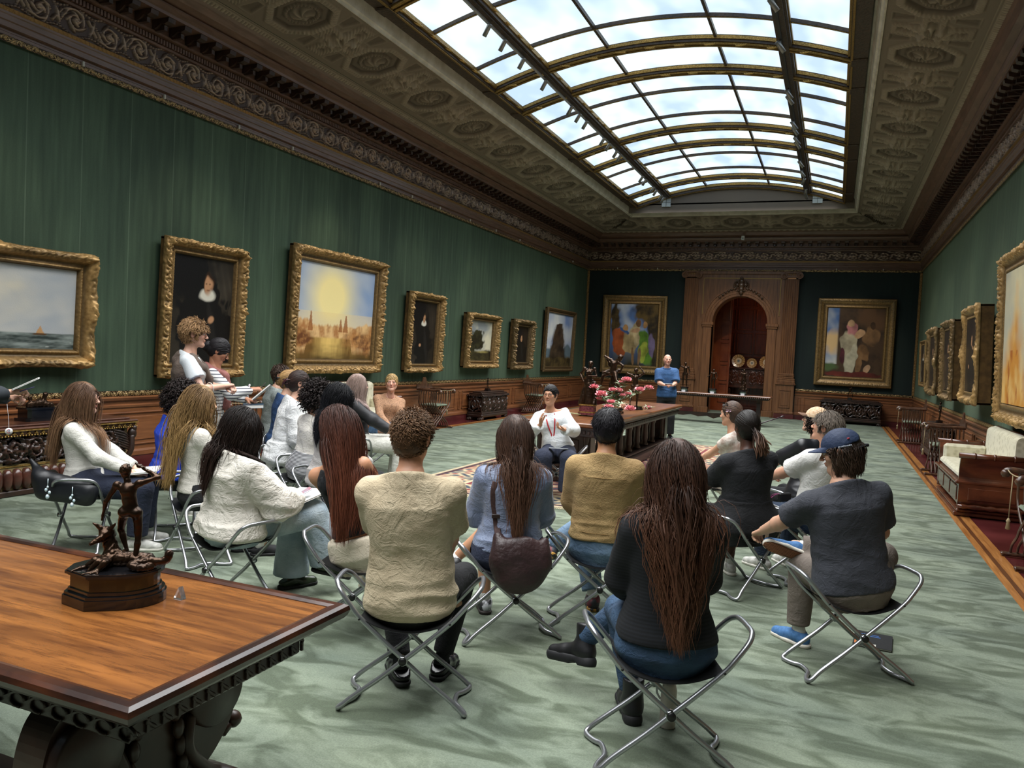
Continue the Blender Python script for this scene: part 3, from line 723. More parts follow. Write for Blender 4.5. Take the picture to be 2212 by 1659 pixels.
def ell(u, v, cx, cy, rx, ry, soft=.15, ang=0):
    if min(rx, ry) > .02: w_ = min(rx, ry)*.30; u = u+w_*vnoise(np.stack([u*22, v*22, u*0], -1), 1, 3); v = v+w_*vnoise(np.stack([u*22, v*22, u*0+5], -1), 1, 1)
    c, s = math.cos(ang), math.sin(ang); x = (u-cx)*c+(v-cy)*s; y = -(u-cx)*s+(v-cy)*c
    return np.clip((1-np.hypot(x/rx, y/ry))/soft+.5, 0, 1)
def p_sea(u, v):
    n = fbm2(u, v, 5, 4, 1); m = fbm2(u, v, 9, 6, 4); c = mixc(cc('#8e99a8'), cc('#c9c6bd'), n*.6+.5)
    c = mixc(c, cc('#d9cdb2'), ell(u, v, .35, .6, .4, .25, 1.0)*(.5+.5*m)); c = mixc(c, cc('#9fb6d0'), ell(u, v, .1, .9, .35, .15, .8)*.6)
    sea = mixc(cc('#2c3634'), cc('#8a9490'), fbm2(u, v, 18, 60, 2)*.8+.35); c = mixc(c, sea, (.2+.01*n-v)*120)
    c = mixc(c, cc('#d8dad4'), (fbm2(u, v, 26, 60, 5)-.75)*4*(v < .19))
    for cx, hh in ((.42, .16), (.8, .1)): # small generic sails
        c = mixc(c, cc('#b98f62'), ((v > .19)&(v < .19+hh)&(np.abs(u-cx)*.9 < (.19+hh-v)*.22))*1.0); c = mixc(c, cc('#54391f'), ell(u, v, cx, .185, .04, .014, .3))
    return c
def p_harbour(u, v):
    n = fbm2(u, v, 5, 5, 3); c = mixc(cc('#7f9cc8'), cc('#b9c3d2'), n*.7+.4+.3*(1-v)); g = np.exp(-(((u-.42)/.27)**2+((v-.66)/.34)**2))
    c = mixc(c, cc('#fbe9a6'), g*1.35); c = mixc(c, cc('#efd59a'), (v < .5)*.6*(1-np.abs(v-.35)*2))
    sk = .36+.07*np.abs(fbm2(u, v*0, 22, 1, 6))+.10*np.clip(np.abs(u-.5)-.25, 0, 1)*2
    c = mixc(c, mixc(cc('#b07a4a'), cc('#e3bb84'), fbm2(u, v, 60, 22, 5)+.5), (sk-v)*40)
    wtr = mixc(cc('#7d5a2a'), cc('#e8c372'), np.exp(-((u-.42)/.16)**2)+fbm2(u, v, 24, 6, 2)*.4); wtr = mixc(wtr, cc('#4a3a1c'), (.16-v)*5+fbm2(u, v, 9, 30, 1)*.3)
    c = mixc(c, wtr, (.30-v)*30*(np.abs(u-.42) < .26+.2*(.3-v))+(.12-v)*14)
    c = mixc(c, mixc(cc('#6b4024'), cc('#b9834c'), fbm2(u, v, 40, 40, 9)+.4), ell(u, v, .92, .2, .3, .12, .5)*.9+ell(u, v, .03, .22, .17, .09, .5))
    for cx, w_, h0, h1 in ((.17, .03, .3, .5), (.62, .035, .3, .48), (.55, .025, .3, .44)): c = mixc(c, cc('#9a5f33'), ((v > h0)&(v < h1)&(np.abs(u-cx) < w_*(h1+.05-v)/(h1-h0+.05)))*.85)
    return c
def portrait(face, collar, body, bg, bg2, skin='#b98a66', curtain=True, hands=()):
    def f(u, v):
        n = fbm2(u, v, 4, 5, 2); c = mixc(cc(bg), cc(bg2), n*.5+.35)
        if curtain: c = mixc(c, cc('#0b0a0c'), ell(u, v, .25, .9, .4, .35, .6)+.3*np.abs(np.sin((u+v*.4)*30))*(v > .6))
        x, y, r = face
        c = mixc(c, cc(body), np.maximum(ell(u, v, x, y-.42, r*4.2, .40, .12), ell(u, v, x, y-.28, r*2.6, .18, .2)))
        c = mixc(c, cc('#22201f'), (ell(u, v, x+.1, y-.4, .05, .3, .6, .3))*.6)
        if collar: c = mixc(c, cc('#d7d2c4'), ell(u, v, x, y-r*.95, r*1.25, r*.55, .4))
        c = mixc(c, cc('#2c1c12'), ell(u, v, x, y+.02, r*.98, r*1.15, .2)); c = mixc(c, cc(skin), ell(u, v, x+.004, y-.004, r*.72, r*.92, .4))
        c = mixc(c, cc('#7a4a33'), ell(u, v, x+.01, y-r*.45, r*.3, r*.08, .8)*.8); c = mixc(c, cc('#3a2418'), (ell(u, v, x-r*.25, y+r*.15, r*.14, r*.07, .8)+ell(u, v, x+r*.32, y+r*.15, r*.14, r*.07, .8))*.8)
        for hx, hy in hands: c = mixc(c, cc(skin), ell(u, v, hx, hy, r*.5, r*.35, .5))
        return c
    return f
def p_land(u, v):
    n = fbm2(u, v, 6, 5, 7); c = mixc(cc('#8a9092'), cc('#d4cdb4'), n*.8+.5); t = fbm2(u, v, 14, 14, 3)
    m = np.maximum(ell(u, v, .40, .52, .28, .26, .5), ell(u, v, .15, .35, .2, .2, .5)); c = mixc(c, mixc(cc('#1e1d12'), cc('#3e3d24'), t+.4), np.clip(m*2-.6+t*.5, 0, 1))
    c = mixc(c, mixc(cc('#1d1a10'), cc('#4a4426'), fbm2(u, v, 12, 20, 1)+.4), (.27+.05*n-v)*20); c = mixc(c, cc('#a89a5c'), ell(u, v, .65, .22, .2, .03, .9)*.7); return c
def p_rock(u, v):
    n = fbm2(u, v, 5, 4, 5); c = mixc(cc('#6f86b4'), cc('#cfd2d2'), n*.8+.35+.5*(1-v)); t = fbm2(u, v, 12, 12, 8)
    c = mixc(c, cc('#5d6f7a'), (.36+.1*np.exp(-((u-.85)/.12)**2)-v)*25); m = (.33+.07*t) - np.abs(u-.5)*(.55+v*1.0)*.9
    c = mixc(c, mixc(cc('#241c14'), cc('#4b3c2c'), t+.4), ((.22-np.abs(u-.47)*.9)+(.55-v)*.3+.05*t)*14*(v < .82+.06*t)); c = mixc(c, mixc(cc('#2c2414'), cc('#5d4d2c'), fbm2(u, v, 20, 24, 2)+.4), (.2+.03*t-v)*25); return c
def p_fig1(u, v):
    n = fbm2(u, v, 5, 5, 9); c = mixc(cc('#4f6fa8'), cc('#c7cdd4'), n*.9+.35); c = mixc(c, cc('#2d2a1a'), (1-v*1.6+.2*n)); t = fbm2(u, v, 12, 12, 2)
    c = mixc(c, mixc(cc('#241c12'), cc('#5d4a26'), t+.3), ell(u, v, .78, .86, .3, .2, .5)+ell(u, v, .1, .75, .1, .3, .3)+ell(u, v, .92, .5, .12, .6, .4))
    for x, y, a, b, an, col in ((.28, .52, .14, .09, -.3, '#3b5c94'), (.22, .36, .16, .22, .3, '#a4532b'), (.50, .45, .13, .24, -.5, '#c9b48a'), (.42, .34, .12, .2, .5, '#b59d70'), (.76, .30, .14, .28, .2, '#5f8a2d'), (.72, .2, .1, .18, -.2, '#a7b545'), (.88, .34, .06, .2, .1, '#75688a'), (.55, .57, .1, .04, .2, '#c19874'), (.33, .61, .06, .05, 0, '#b98c5c'), (.60, .68, .05, .055, 0, '#7a5638'), (.74, .66, .05, .055, 0, '#a27a4e'), (.5, .15, .03, .15, .1, '#8c6a48'), (.64, .15, .03, .14, -.1, '#8a6a4a')):
        c = mixc(c, cc(col)*(.8+.5*t[..., None]), ell(u, v, x, y, a, b, .14, an))
    return c
def p_fig2(u, v):
    n = fbm2(u, v, 5, 5, 4); t = fbm2(u, v, 12, 12, 6); c = mixc(cc('#4a3626'), cc('#2a1d15'), t+.4); c = mixc(c, cc('#5c402a'), ell(u, v, .78, .85, .25, .15, .8))
    sky = mixc(cc('#4c6ca2'), cc('#c5c6c2'), n+.4); sky = mixc(sky, cc('#d8b583'), ell(u, v, .1, .5, .2, .15, .9)); c = mixc(c, sky, (.22-u)*30*(v > .18)); c = mixc(c, cc('#4c5f38'), ell(u, v, .08, .14, .15, .06, .5))
    for x, y, a, b, an, col in ((.45, .68, .10, .12, 0, '#b9787a'), (.42, .78, .05, .06, 0, '#c9a27c'), (.40, .44, .14, .22, .15, '#b7ab90'), (.45, .25, .10, .22, -.3, '#cfc6ac'), (.58, .62, .10, .05, .4, '#c39a74'), (.78, .60, .12, .15, -.2, '#8a6644'), (.80, .76, .045, .055, 0, '#4c3320'), (.66, .36, .09, .14, .5, '#84603e'), (.60, .22, .05, .16, -.2, '#8f6a46'), (.30, .32, .05, .12, .1, '#5a2530'), (.74, .12, .08, .05, .5, '#c29a78'), (.5, .04, .5, .04, 0, '#6a2a22')):
        c = mixc(c, cc(col)*(.8+.5*t[..., None]), ell(u, v, x, y, a, b, .14, an))
    return c
def p_warm(u, v):
    n = fbm2(u, v, 5, 5, 2); c = mixc(cc('#b9b6a4'), cc('#d8cfae'), n+.4); c = mixc(c, mixc(cc('#c98a3a'), cc('#e0b872'), fbm2(u, v, 20, 9, 4)+.4), (.42+.12*n-np.abs(u-.30)*.6-v*.5)*6); c = mixc(c, cc('#a9642a'), (fbm2(u, v, 30, 10, 7)-.4)*3*(v < .4)); return c
def picture(side, u0, u1, z0, z1, fw, dep, style, fn, label, mat=None, tilt=.03, seed=1, gap=.02):
    back = 0
    if side == 'R': back = max(0, dep-.07); dep = .085
    w, h = u1-u0, z1-z0; uc, zc = (u0+u1)/2, (z0+z1)/2
    t = empty('framed_painting', (0, 0, 0)); tag(t, label, 'painting')
    off = gap+back+math.sin(tilt)*h/2
    if side == 'L': t.matrix_world = Matrix.Translation((off, uc, zc)) @ Matrix.Rotation(PI/2, 4, 'Z') @ Matrix.Rotation(tilt, 4, 'X')
    elif side == 'R': t.matrix_world = Matrix.Translation((W-off, uc, zc)) @ Matrix.Rotation(-PI/2, 4, 'Z') @ Matrix.Rotation(tilt, 4, 'X')
    else: t.matrix_world = Matrix.Translation((uc, D-off, zc)) @ Matrix.Rotation(tilt, 4, 'X')
    frame_mesh('frame', w, h, fw, dep, style, mat or mFr, seed, t)
    mb = MB(); e = .012
    for a, b, c, d in ((-w/2+e, w/2-e, h/2-.05, h/2-e), (-w/2+e, w/2-e, -h/2+e, -h/2+.05), (-w/2+e, -w/2+.05, -h/2+e, h/2-e), (w/2-.05, w/2-e, -h/2+e, h/2-e)): mb.box(a, b, -dep*.75, back, c, d, 0, .008)
    mb.build('frame_side', mFrS, t)
    canvas(t, w-2*fw*.97, h-2*fw*.97, fn, -dep*(.3 if side != 'R' else .6))
    return t
picture('L', 4.05, 6.52, 1.25, 2.54, .20, .14, 'rococo', p_sea, 'wide gilt-framed seascape with grey clouds on the left wall, nearest the camera', seed=1)
picture('L', 7.50, 8.99, 1.11, 2.94, .20, .13, 'dense', portrait((.57, .74, .10), True, '#0c0b0c', '#16130f', '#4a4338', hands=((.65, .42),)), 'tall gilt-framed dark portrait of a standing figure in black behind the two standing women', mFr, seed=2)
picture('L', 10.02, 12.70, 1.15, 3.22, .24, .14, 'dense', p_harbour, 'large gilt-framed harbour scene with a glowing yellow sky on the left wall', seed=3)
picture('L', 13.68, 15.12, 1.15, 2.80, .18, .15, 'dense', portrait((.53, .72, .075), True, '#0b0a0a', '#171410', '#3d352c', hands=((.12, .42), (.42, .30))), 'gilt-framed dark portrait of a seated woman in a white ruff above the X-shaped chair', mFr, seed=4)
picture('L', 16.35, 18.10, 1.24, 2.55, .18, .17, 'dense', p_land, 'small gilt-framed landscape with dark trees under a cloudy sky above the carved chest', seed=5)
picture('L', 19.2, 20.6, 1.20, 2.56, .20, .16, 'dense', portrait((.55, .66, .09), False, '#0f0c09', '#1a130d', '#2a1f15', hands=((.2, .3),)), 'small dark gilt-framed portrait between the two landscapes on the left wall', mFrD, seed=6)
picture('L', 21.75, 24.5, 1.12, 3.06, .16, .12, 'plain', p_rock, 'gilt-framed landscape with a tall rock and blue sky, last on the left wall', mFrD, seed=7)
picture('E', .63, 2.84, 1.12, 3.77, .30, .12, 'plain', p_fig1, 'gilt-framed figure painting in cream and green on the end wall left of the arch', seed=8, tilt=.02)
picture('E', 7.50, 9.69, 1.12, 3.80, .30, .12, 'plain', p_fig2, 'gilt-framed figure painting in pink and white on the end wall right of the arch', seed=9, tilt=.02)
picture('R', 9.4, 12.13, 1.08, 3.26, .26, .16, 'dense', p_warm, 'large gilt-framed pale golden painting cut off by the right edge of the view', seed=10, gap=.03)
picture('R', 13.3, 14.75, 1.22, 2.74, .20, .20, 'rococo', portrait((.5, .70, .08), False, '#14100e', '#1e1812', '#3b2f22', hands=((.3, .35), (.6, .6))), 'ornate gilt-framed picture on the right wall next to the large golden one', seed=11, gap=.06)
picture('R', 16.2, 17.7, 1.17, 2.68, .20, .18, 'dense', portrait((.5, .70, .08), False, '#2a2018', '#3a2c1e', '#58432c'), 'gilt-framed brown picture on the right wall, third from the camera', mFrD, seed=12, gap=.06)
picture('R', 19.0, 20.5, 1.19, 2.66, .20, .16, 'rococo', portrait((.5, .70, .08), False, '#171310', '#221b14', '#3b2f22'), 'narrow looking ornate gilt frame on the right wall, second from the far corner', mFrD, seed=13, gap=.05)
picture('R', 21.6, 23.0, 1.30, 2.48, .13, .12, 'plain', portrait((.5, .70, .08), True, '#0d0c0c', '#4a4438', '#8a8572'), 'smallest gilt-framed picture on the right wall, nearest the far corner', seed=14, gap=.05)
# brackets / hooks on the picture rail
mHk = M('rail hook', '#c9c4b8', rough=.5)
for side, us in (('L', (6.37, 7.53, 8.87, 10.06, 12.6, 13.8, 15.0, 16.5, 18.0, 19.6, 22.0, 24.2)), ('E', (1.05, 2.42, 7.95, 9.25))):
    for u in us:
        mb = MB(); sbox(mb, side, u-.012, u+.012, .03, .06, 4.655, 4.71, 0, .004)
        tag(mb.build('rail_hook', mHk), 'small pale metal hook on the %s picture rail' % ('left wall' if side == 'L' else 'end wall'), 'hook', 'hooks on the %s picture rail' % ('left' if side == 'L' else 'end'))
mb = MB(); mb.box(5.15, 5.25, 25.25, 25.36, 5.5, 5.63, 0, .01); t = empty('motion_sensor', (0, 0, 0), 0, 'small white sensor box on the cornice above the arch', 'sensor'); mb.build('housing', M('sensor white', '#d9dad8', rough=.5), t)
mb = MB(); mb.lathe([(0, 0), (.02, 0), (.015, .01)], 10, 0, T=TR(5.2, 25.25, 5.55, rx=PI/2)); mb.build('lens', M('sensor lens', '#4a5058', rough=.2), t)

# ================================================================ FURNITURE
mDk = M('dark walnut', '#20120c', '#3a2419', rough=.42, coat=.12, scale=6, stretch=(1, 1, 1), bump=.1)
mDkV = M('carved dark walnut', '#2a1812', '#4d3224', rough=.38, coat=.25, scale=30, attr=True)
mTabW = M('old table top', '#4f2b14', '#8f5a2b', rough=.26, coat=.25, scale=2.2, stretch=(.55, 6, 1), kind='wood', detail=8, contrast=(.28, .7), bump=.12)
def plankwear(m, axis=0, c='#3c1c0c', seedoff=0):
    N = m.node_tree.nodes; L = m.node_tree.links; b = N['Principled BSDF']; src = b.inputs['Base Color'].links[0].from_socket
    tc = N.new('ShaderNodeTexCoord'); mp = N.new('ShaderNodeMapping'); mp.inputs['Scale'].default_value = (1.5, 14, 1) if axis == 0 else (14, 1.5, 1); L.new(tc.outputs['Object'], mp.inputs[0])
    n = N.new('ShaderNodeTexNoise'); n.inputs['Scale'].default_value = 2.6; n.inputs['Detail'].default_value = 9; n.inputs['Roughness'].default_value = .7; L.new(mp.outputs[0], n.inputs[0])
    r = N.new('ShaderNodeMapRange'); r.inputs[1].default_value = .47; r.inputs[2].default_value = .68; L.new(n.outputs['Fac'], r.inputs[0])
    x = N.new('ShaderNodeMix'); x.data_type = 'RGBA'; x.inputs[7].default_value = (*srgb(c), 1); q = N.new('ShaderNodeMath'); q.operation = 'MULTIPLY'; q.inputs[1].default_value = .8; L.new(r.outputs[0], q.inputs[0])
    L.new(q.outputs[0], x.inputs[0]); L.new(src, x.inputs[6]); L.new(x.outputs[2], b.inputs['Base Color'])
plankwear(mTabW)
mTabW2 = M('centre table top', '#5e3519', '#86532a', rough=.3, coat=.25, scale=2.2, stretch=(6, .55, 1), kind='wood', detail=8, contrast=(.28, .7), bump=.1); plankwear(mTabW2, 1)
def volute(mb, c, r, axis, w, turns=2.2, m=0, sgn=1, tube=.16):
    """spiral scroll disc; axis 'x' => faces along x"""
    pts = []
    for t in np.linspace(0, turns*2*PI, int(turns*16)):
        q = r*(1-.82*t/(turns*2*PI)); a = sgn*t
        p = (q*math.cos(a), q*math.sin(a)); pts.append((c[0], c[1]+p[0], c[2]+p[1]) if axis == 'x' else (c[0]+p[0], c[1], c[2]+p[1]))
    Rr = np.linspace(r*tube, r*tube*.45, len(pts)); mb.tube(pts, Rr, 6, m)
    d = [(0, -w/2), (r*.93, -w/2), (r, -w/2+.008), (r, w/2-.008), (r*.93, w/2), (0, w/2)]
    T = TR(*c, rz=0) @ np.array(Matrix.Rotation(PI/2, 4, 'Y' if axis == 'x' else 'X')); mb.lathe(d, 28, m, T=T)
# foreground table ---------------------------------------------------------
t = empty('long_table', (5.2, 1.75, .013), 0, 'old walnut table with worn orange-brown top and scrolled carved legs in the foreground', 'table')
TX0, TX1, TY0, TY1, TZ = 3.6, 6.64, 1.33, 2.17, .79
def loc(o, x=-5.2, y=-1.75): o.location = (x, y, 0); return o
mEdge = M('table edge', '#24120d', '#542c18', rough=.28, coat=.35, scale=14, stretch=(.5, .5, 2), contrast=(.4, .8), bump=.1)
mb = MB(); mb.box(TX0, TX1-.03, TY0+.025, TY1-.025, TZ-.03, TZ, 0); loc(mb.build('tabletop', mTabW, t))
mb = MB(); ring = []
pr = [(0, -.034), (.012, -.04), (.02, -.03), (.026, -.014), (.022, 0), (.010, .007), (-.012, .007), (-.028, .002), (-.03, -.03)]
cor = [(TX0, TY0), (TX1, TY0), (TX1, TY1), (TX0, TY1)]; sg = [(-1, -1), (1, -1), (1, 1), (-1, 1)]
v = np.array([[(c[0]+s[0]*p[0], c[1]+s[1]*p[0], TZ+p[1]) for p in pr] for c, s in zip(cor, sg)]).reshape(-1, 3); n = len(pr)
mb.add(v, [(i*n+j, i*n+(j+1) % n, ((i+1) % 4)*n+(j+1) % n, ((i+1) % 4)*n+j) for i in range(4) for j in range(n)], 0, False); loc(mb.build('edge_moulding', mEdge, t))
mb = MB(); mb.box(TX0+.1, TX1-.06, TY0+.05, TY1-.05, TZ-.09, TZ-.03, 0, .01); mb.box(TX0+.12, TX1-.09, TY0+.08, TY1-.08, TZ-.15, TZ-.09, 0, .008); loc(mb.build('apron', mDk, t))
mb = MB()
for k_ in range(13):
    y = TY0+.11+k_*.052; zc = TZ-.118
    s = [(TX1-.086, y+.022*math.cos(a)+.012*math.sin(2*a), zc+.020*math.sin(a)) for a in np.linspace(0, 1.6*PI, 10)]; mb.tube(s, .0055, 5)
    mb.box(TX1-.092, TX1-.083, y+.022, y+.030, zc-.022, zc+.022)
for k_ in range(36):
    x = TX0+.15+k_*.08; s = [(x+.03*math.cos(a), TY0+.076, TZ-.118+.02*math.sin(a)) for a in np.linspace(0, 1.6*PI, 9)]; mb.tube(s, .0055, 5)
loc(mb.build('carved_frieze', mDkV if 0 else mDk, t))
for xl_ in (6.22, 4.2):
    mb = MB(); yc = 1.75
    half = [(.0, .64), (.30, .64), (.335, .60), (.36, .52), (.36, .44), (.33, .36), (.27, .29), (.20, .24), (.15, .19), (.16, .13), (.24, .09), (.34, .07), (.38, .03), (.38, .0), (.0, .0)]
    hs = smoothpath([(p[0], p[1]) for p in half[1:-1]], 4); poly = [(yc+p[0], p[1]) for p in hs]+[(yc-p[0], p[1]) for p in hs[::-1]]
    n = len(hs); A = np.array([(xl_-.055, yc+s*p[0], p[1]) for s in (1, -1) for p in hs]); B = A+np.array([.11, 0, 0])
    f = []
    for s in (0, 1):
        for i in range(n-1): f.append((s*n+i, s*n+i+1, 2*n+s*n+i+1, 2*n+s*n+i))
    for o_ in (0, 2*n):
        for i in range(n-1): f.append((o_+i, o_+i+1, o_+n+i+1, o_+n+i))
    mb.add(np.concatenate([A, B]), f, 0)
    for s in (1, -1):
        volute(mb, (xl_+.03, yc+s*.24, .50), .115, 'x', .12, sgn=s); volute(mb, (xl_+.03, yc+s*.27, .12), .10, 'x', .14, sgn=-s)
        mb.tube(smoothpath([(xl_+.065, yc+s*.14, .46), (xl_+.08, yc+s*.12, .36), (xl_+.075, yc+s*.2, .26), (xl_+.07, yc+s*.26, .22)], 6), [.02]*19, 6)
        for q in range(6): blob(mb, (xl_+.07, yc+s*(.06+.012*q), .56-.06*q), (.018, .02, .035), 8)
        blob(mb, (xl_+.02, yc+s*.385, .33), (.03, .03, .03)); mb.tube([(xl_+.02, yc+s*.33, .30), (xl_+.02, yc+s*.38, .33)], .016, 6)
    loc(mb.build('leg', mDkV if 0 else mDk, t))
mb = MB(); mb.box(4.2, 6.2, 1.71, 1.79, .1, .2, 0, .01); loc(mb.build('stretcher', mDk, t))
# centre table ---------------------------------------------------------------
def carved_panel(mb_unused, name, x0, x1, z0, z1, y, parent, mat, amp=.02, pat=None, period=.3, T=None, locv=None):
    nu, nv = int((x1-x0)/.012)+2, int((z1-z0)/.012)+2; U, V = np.meshgrid(np.linspace(x0, x1, nu), np.linspace(z0, z1, nv), indexing='ij')
    f = pat or scroll_tile; h = f((U-x0)*.62/period/1.0, (V-z0)/(z1-z0)*.30)
    P = np.stack([U, y-h*amp, V], -1).reshape(-1, 3)
    if T is not None: P = tf(P, T)
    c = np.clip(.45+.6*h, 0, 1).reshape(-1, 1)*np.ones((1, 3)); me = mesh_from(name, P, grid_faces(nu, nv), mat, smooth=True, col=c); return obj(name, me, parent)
t = empty('library_table', (4.9, 12.15, .0245), 0, 'long dark carved table in the middle of the room, holding bronzes and pink peonies', 'table')
def loc2(o): o.location = (-4.9, -12.15, 0); return o
cx0, cx1, cy0, cy1 = 4.32, 5.46, 9.35, 15.0
mb = MB(); mb.box(cx0, cx1, cy0, cy1, .745, .80, 0, .012); loc2(mb.build('tabletop', mTabW2, t))
mb = MB(); mb.box(cx0+.06, cx1-.06, cy0+.06, cy1-.06, .62, .745, 0, .008); mb.box(cx0+.03, cx1-.03, cy0+.03, cy1-.03, .715, .745, 0, .006)
for x in np.arange(cx0+.07, cx1-.07, .06): mb.box(x, x+.035, cy0+.04, cy0+.065, .655, .70, 0, .004)
for y in np.arange(cy0+.07, cy1-.07, .06): mb.box(cx1-.065, cx1-.04, y, y+.035, .655, .70, 0, .004); mb.box(cx0+.04, cx0+.065, y, y+.035, .655, .70, 0, .004)
loc2(mb.build('apron', mDk, t))
mb = MB(); mb.box(cx0+.1, cx1-.1, cy0+.2, cy1-.2, 0, .13, 0, .012); mb.box(cx0+.16, cx1-.16, cy0+.26, cy1-.26, .13, .17, 0, .01)
for x in np.arange(cx0+.14, cx1-.14, .035): mb.box(x, x+.015, cy0+.19, cy0+.2, .02, .11)
loc2(mb.build('plinth', mDk, t))
for y0 in (cy0+.32, cy1-.55):
    mb = MB(); mb.box(cx0+.2, cx1-.2, y0, y0+.22, .17, .62, 0, .008)
    for x in (cx0+.22, (cx0+cx1)/2-.03, cx1-.29):
        mb.lathe([(.04, .17), (.045, .2), (.03, .23), (.036, .3), (.03, .5), (.04, .55), (.045, .6), (.045, .62)], 12, 0, c=(x+.035, y0-.02, 0))
    for x in (cx0+.31, (cx0+cx1)/2+.05): mb.box(x, x+.16, y0-.012, y0, .25, .55, 0, .01)
    loc2(mb.build('pedestal', mDk, t))
for y in np.arange(cy0+.95, cy1-.8, .56):
    for x in (cx1-.27, cx0+.27):
        mb = MB(); mb.lathe([(.06, .17), (.065, .21), (.045, .24), (.055, .30), (.045, .50), (.06, .55), (.065, .60), (.06, .62)], 12, 0, c=(x, y, 0)); loc2(mb.build('baluster', mDk, t))
# rug ---------------------------------------------------------------------------
mRug = bpy.data.materials.new('persian rug'); mRug.use_nodes = True
nu, nv = 150, 330; U, V = np.meshgrid(np.linspace(0, 1, nu), np.linspace(0, 1, nv), indexing='ij'); rw, rl = 3.35, 7.65
xx = U*rw; yy = V*rl; e = np.minimum(np.minimum(xx, rw-xx), np.minimum(yy, rl-yy))
def rp(a, b, s): return np.sin(a*s+1.3*np.sin(b*s*.7))*np.sin(b*s+1.1*np.sin(a*s*.8))
c = mixc(cc('#7a2f33'), cc('#b9a284'), (rp(xx, yy, 16)-.1)*4); c = mixc(c, cc('#33404c'), (-rp(xx, yy, 16)-.45)*6)
bd = (e > .12)&(e < .62); bc = mixc(cc('#c8b48f'), cc('#3a4654'), (rp(xx, yy, 21)-.2)*5); bc = mixc(bc, cc('#8a3238'), (-rp(xx, yy, 21)-.35)*6); c = np.where(bd[..., None], bc, c)
for a, b, col in ((0, .05, '#c9b896'), (.05, .12, '#42202a'), (.62, .66, '#d3c39e'), (.66, .72, '#7d2f35'), (.72, .75, '#cbb993')): c = np.where(((e >= a)&(e < b))[..., None], cc(col), c)
c = c*(1+.25*rng.uniform(-1, 1, (nu, nv, 1)))
P = np.stack([3.33+xx, 7.96+yy, np.full_like(xx, .024)], -1).reshape(-1, 3)
mRug = M('persian rug wool', '#ffffff', rough=.95, attr=True, bump=.2, bscale=150)
me = mesh_from('rug', P, grid_faces(nu, nv), mRug, col=np.clip(c*.72, 0, 1).reshape(-1, 3)); rug = obj('persian_rug', me)
tag(rug, 'patterned red, cream and blue rug under the long centre table', 'rug')
mb = MB(); mb.box(3.33, 3.33+rw, 7.96, 7.96+rl, .012, .0235); mb.build('rug_backing', M('rug backing', '#8d7c60', rough=1), rug)
mb = MB()
for x in np.arange(3.34, 3.33+rw, .02): mb.box(x, x+.006, 7.90, 7.965, .014, .020)
mb.build('fringe', M('rug fringe', '#d9cdae', rough=1), rug)
# long side table before the arch -----------------------------------------------------
t = empty('side_table', (5.1, 21.8, .013), 0, 'long narrow dark table with beaded edge standing in front of the arch', 'table'); ax, ay = -5.1, -21.8
mb = MB(); mb.box(3.62, 6.6, 21.45, 22.15, .755, .80, 0, .012); loc(mb.build('tabletop', M('side table wood', '#4a2a1a', '#6d4229', rough=.3, coat=.5, scale=6, stretch=(1, 6, 1), kind='wood'), t), ax, ay)
mb = MB(); mb.box(3.68, 6.54, 21.5, 22.1, .70, .755, 0, .01)
for x in np.arange(3.64, 6.58, .05): blob(mb, (x, 21.45, .745), (.018, .018, .018), 6)
loc(mb.build('apron', mDk, t), ax, ay)
for x in (3.95, 6.28):
    mb = MB(); mb.prism([(21.55, 0.06), (21.5, 0), (22.1, 0), (22.05, .06), (21.92, .12), (21.88, .6), (21.98, .7), (21.6, .7), (21.7, .6), (21.66, .12)], x-.05, x+.05, 'x'); loc(mb.build('leg', mDk, t), ax, ay)
mb = MB(); pts = [(4.0, .02)]
lw = [(4.0, .16), (4.3, .15), (4.5, .19), (4.7, .14), (4.95, .17), (5.12, .11), (5.3, .17), (5.55, .14), (5.75, .19), (5.95, .15), (6.25, .16)]
mb.prism([(p[0], p[1]) for p in lw]+[(6.25, .26), (4.0, .26)], 21.76, 21.84, 'y'); loc(mb.build('stretcher', mDk, t), ax, ay)
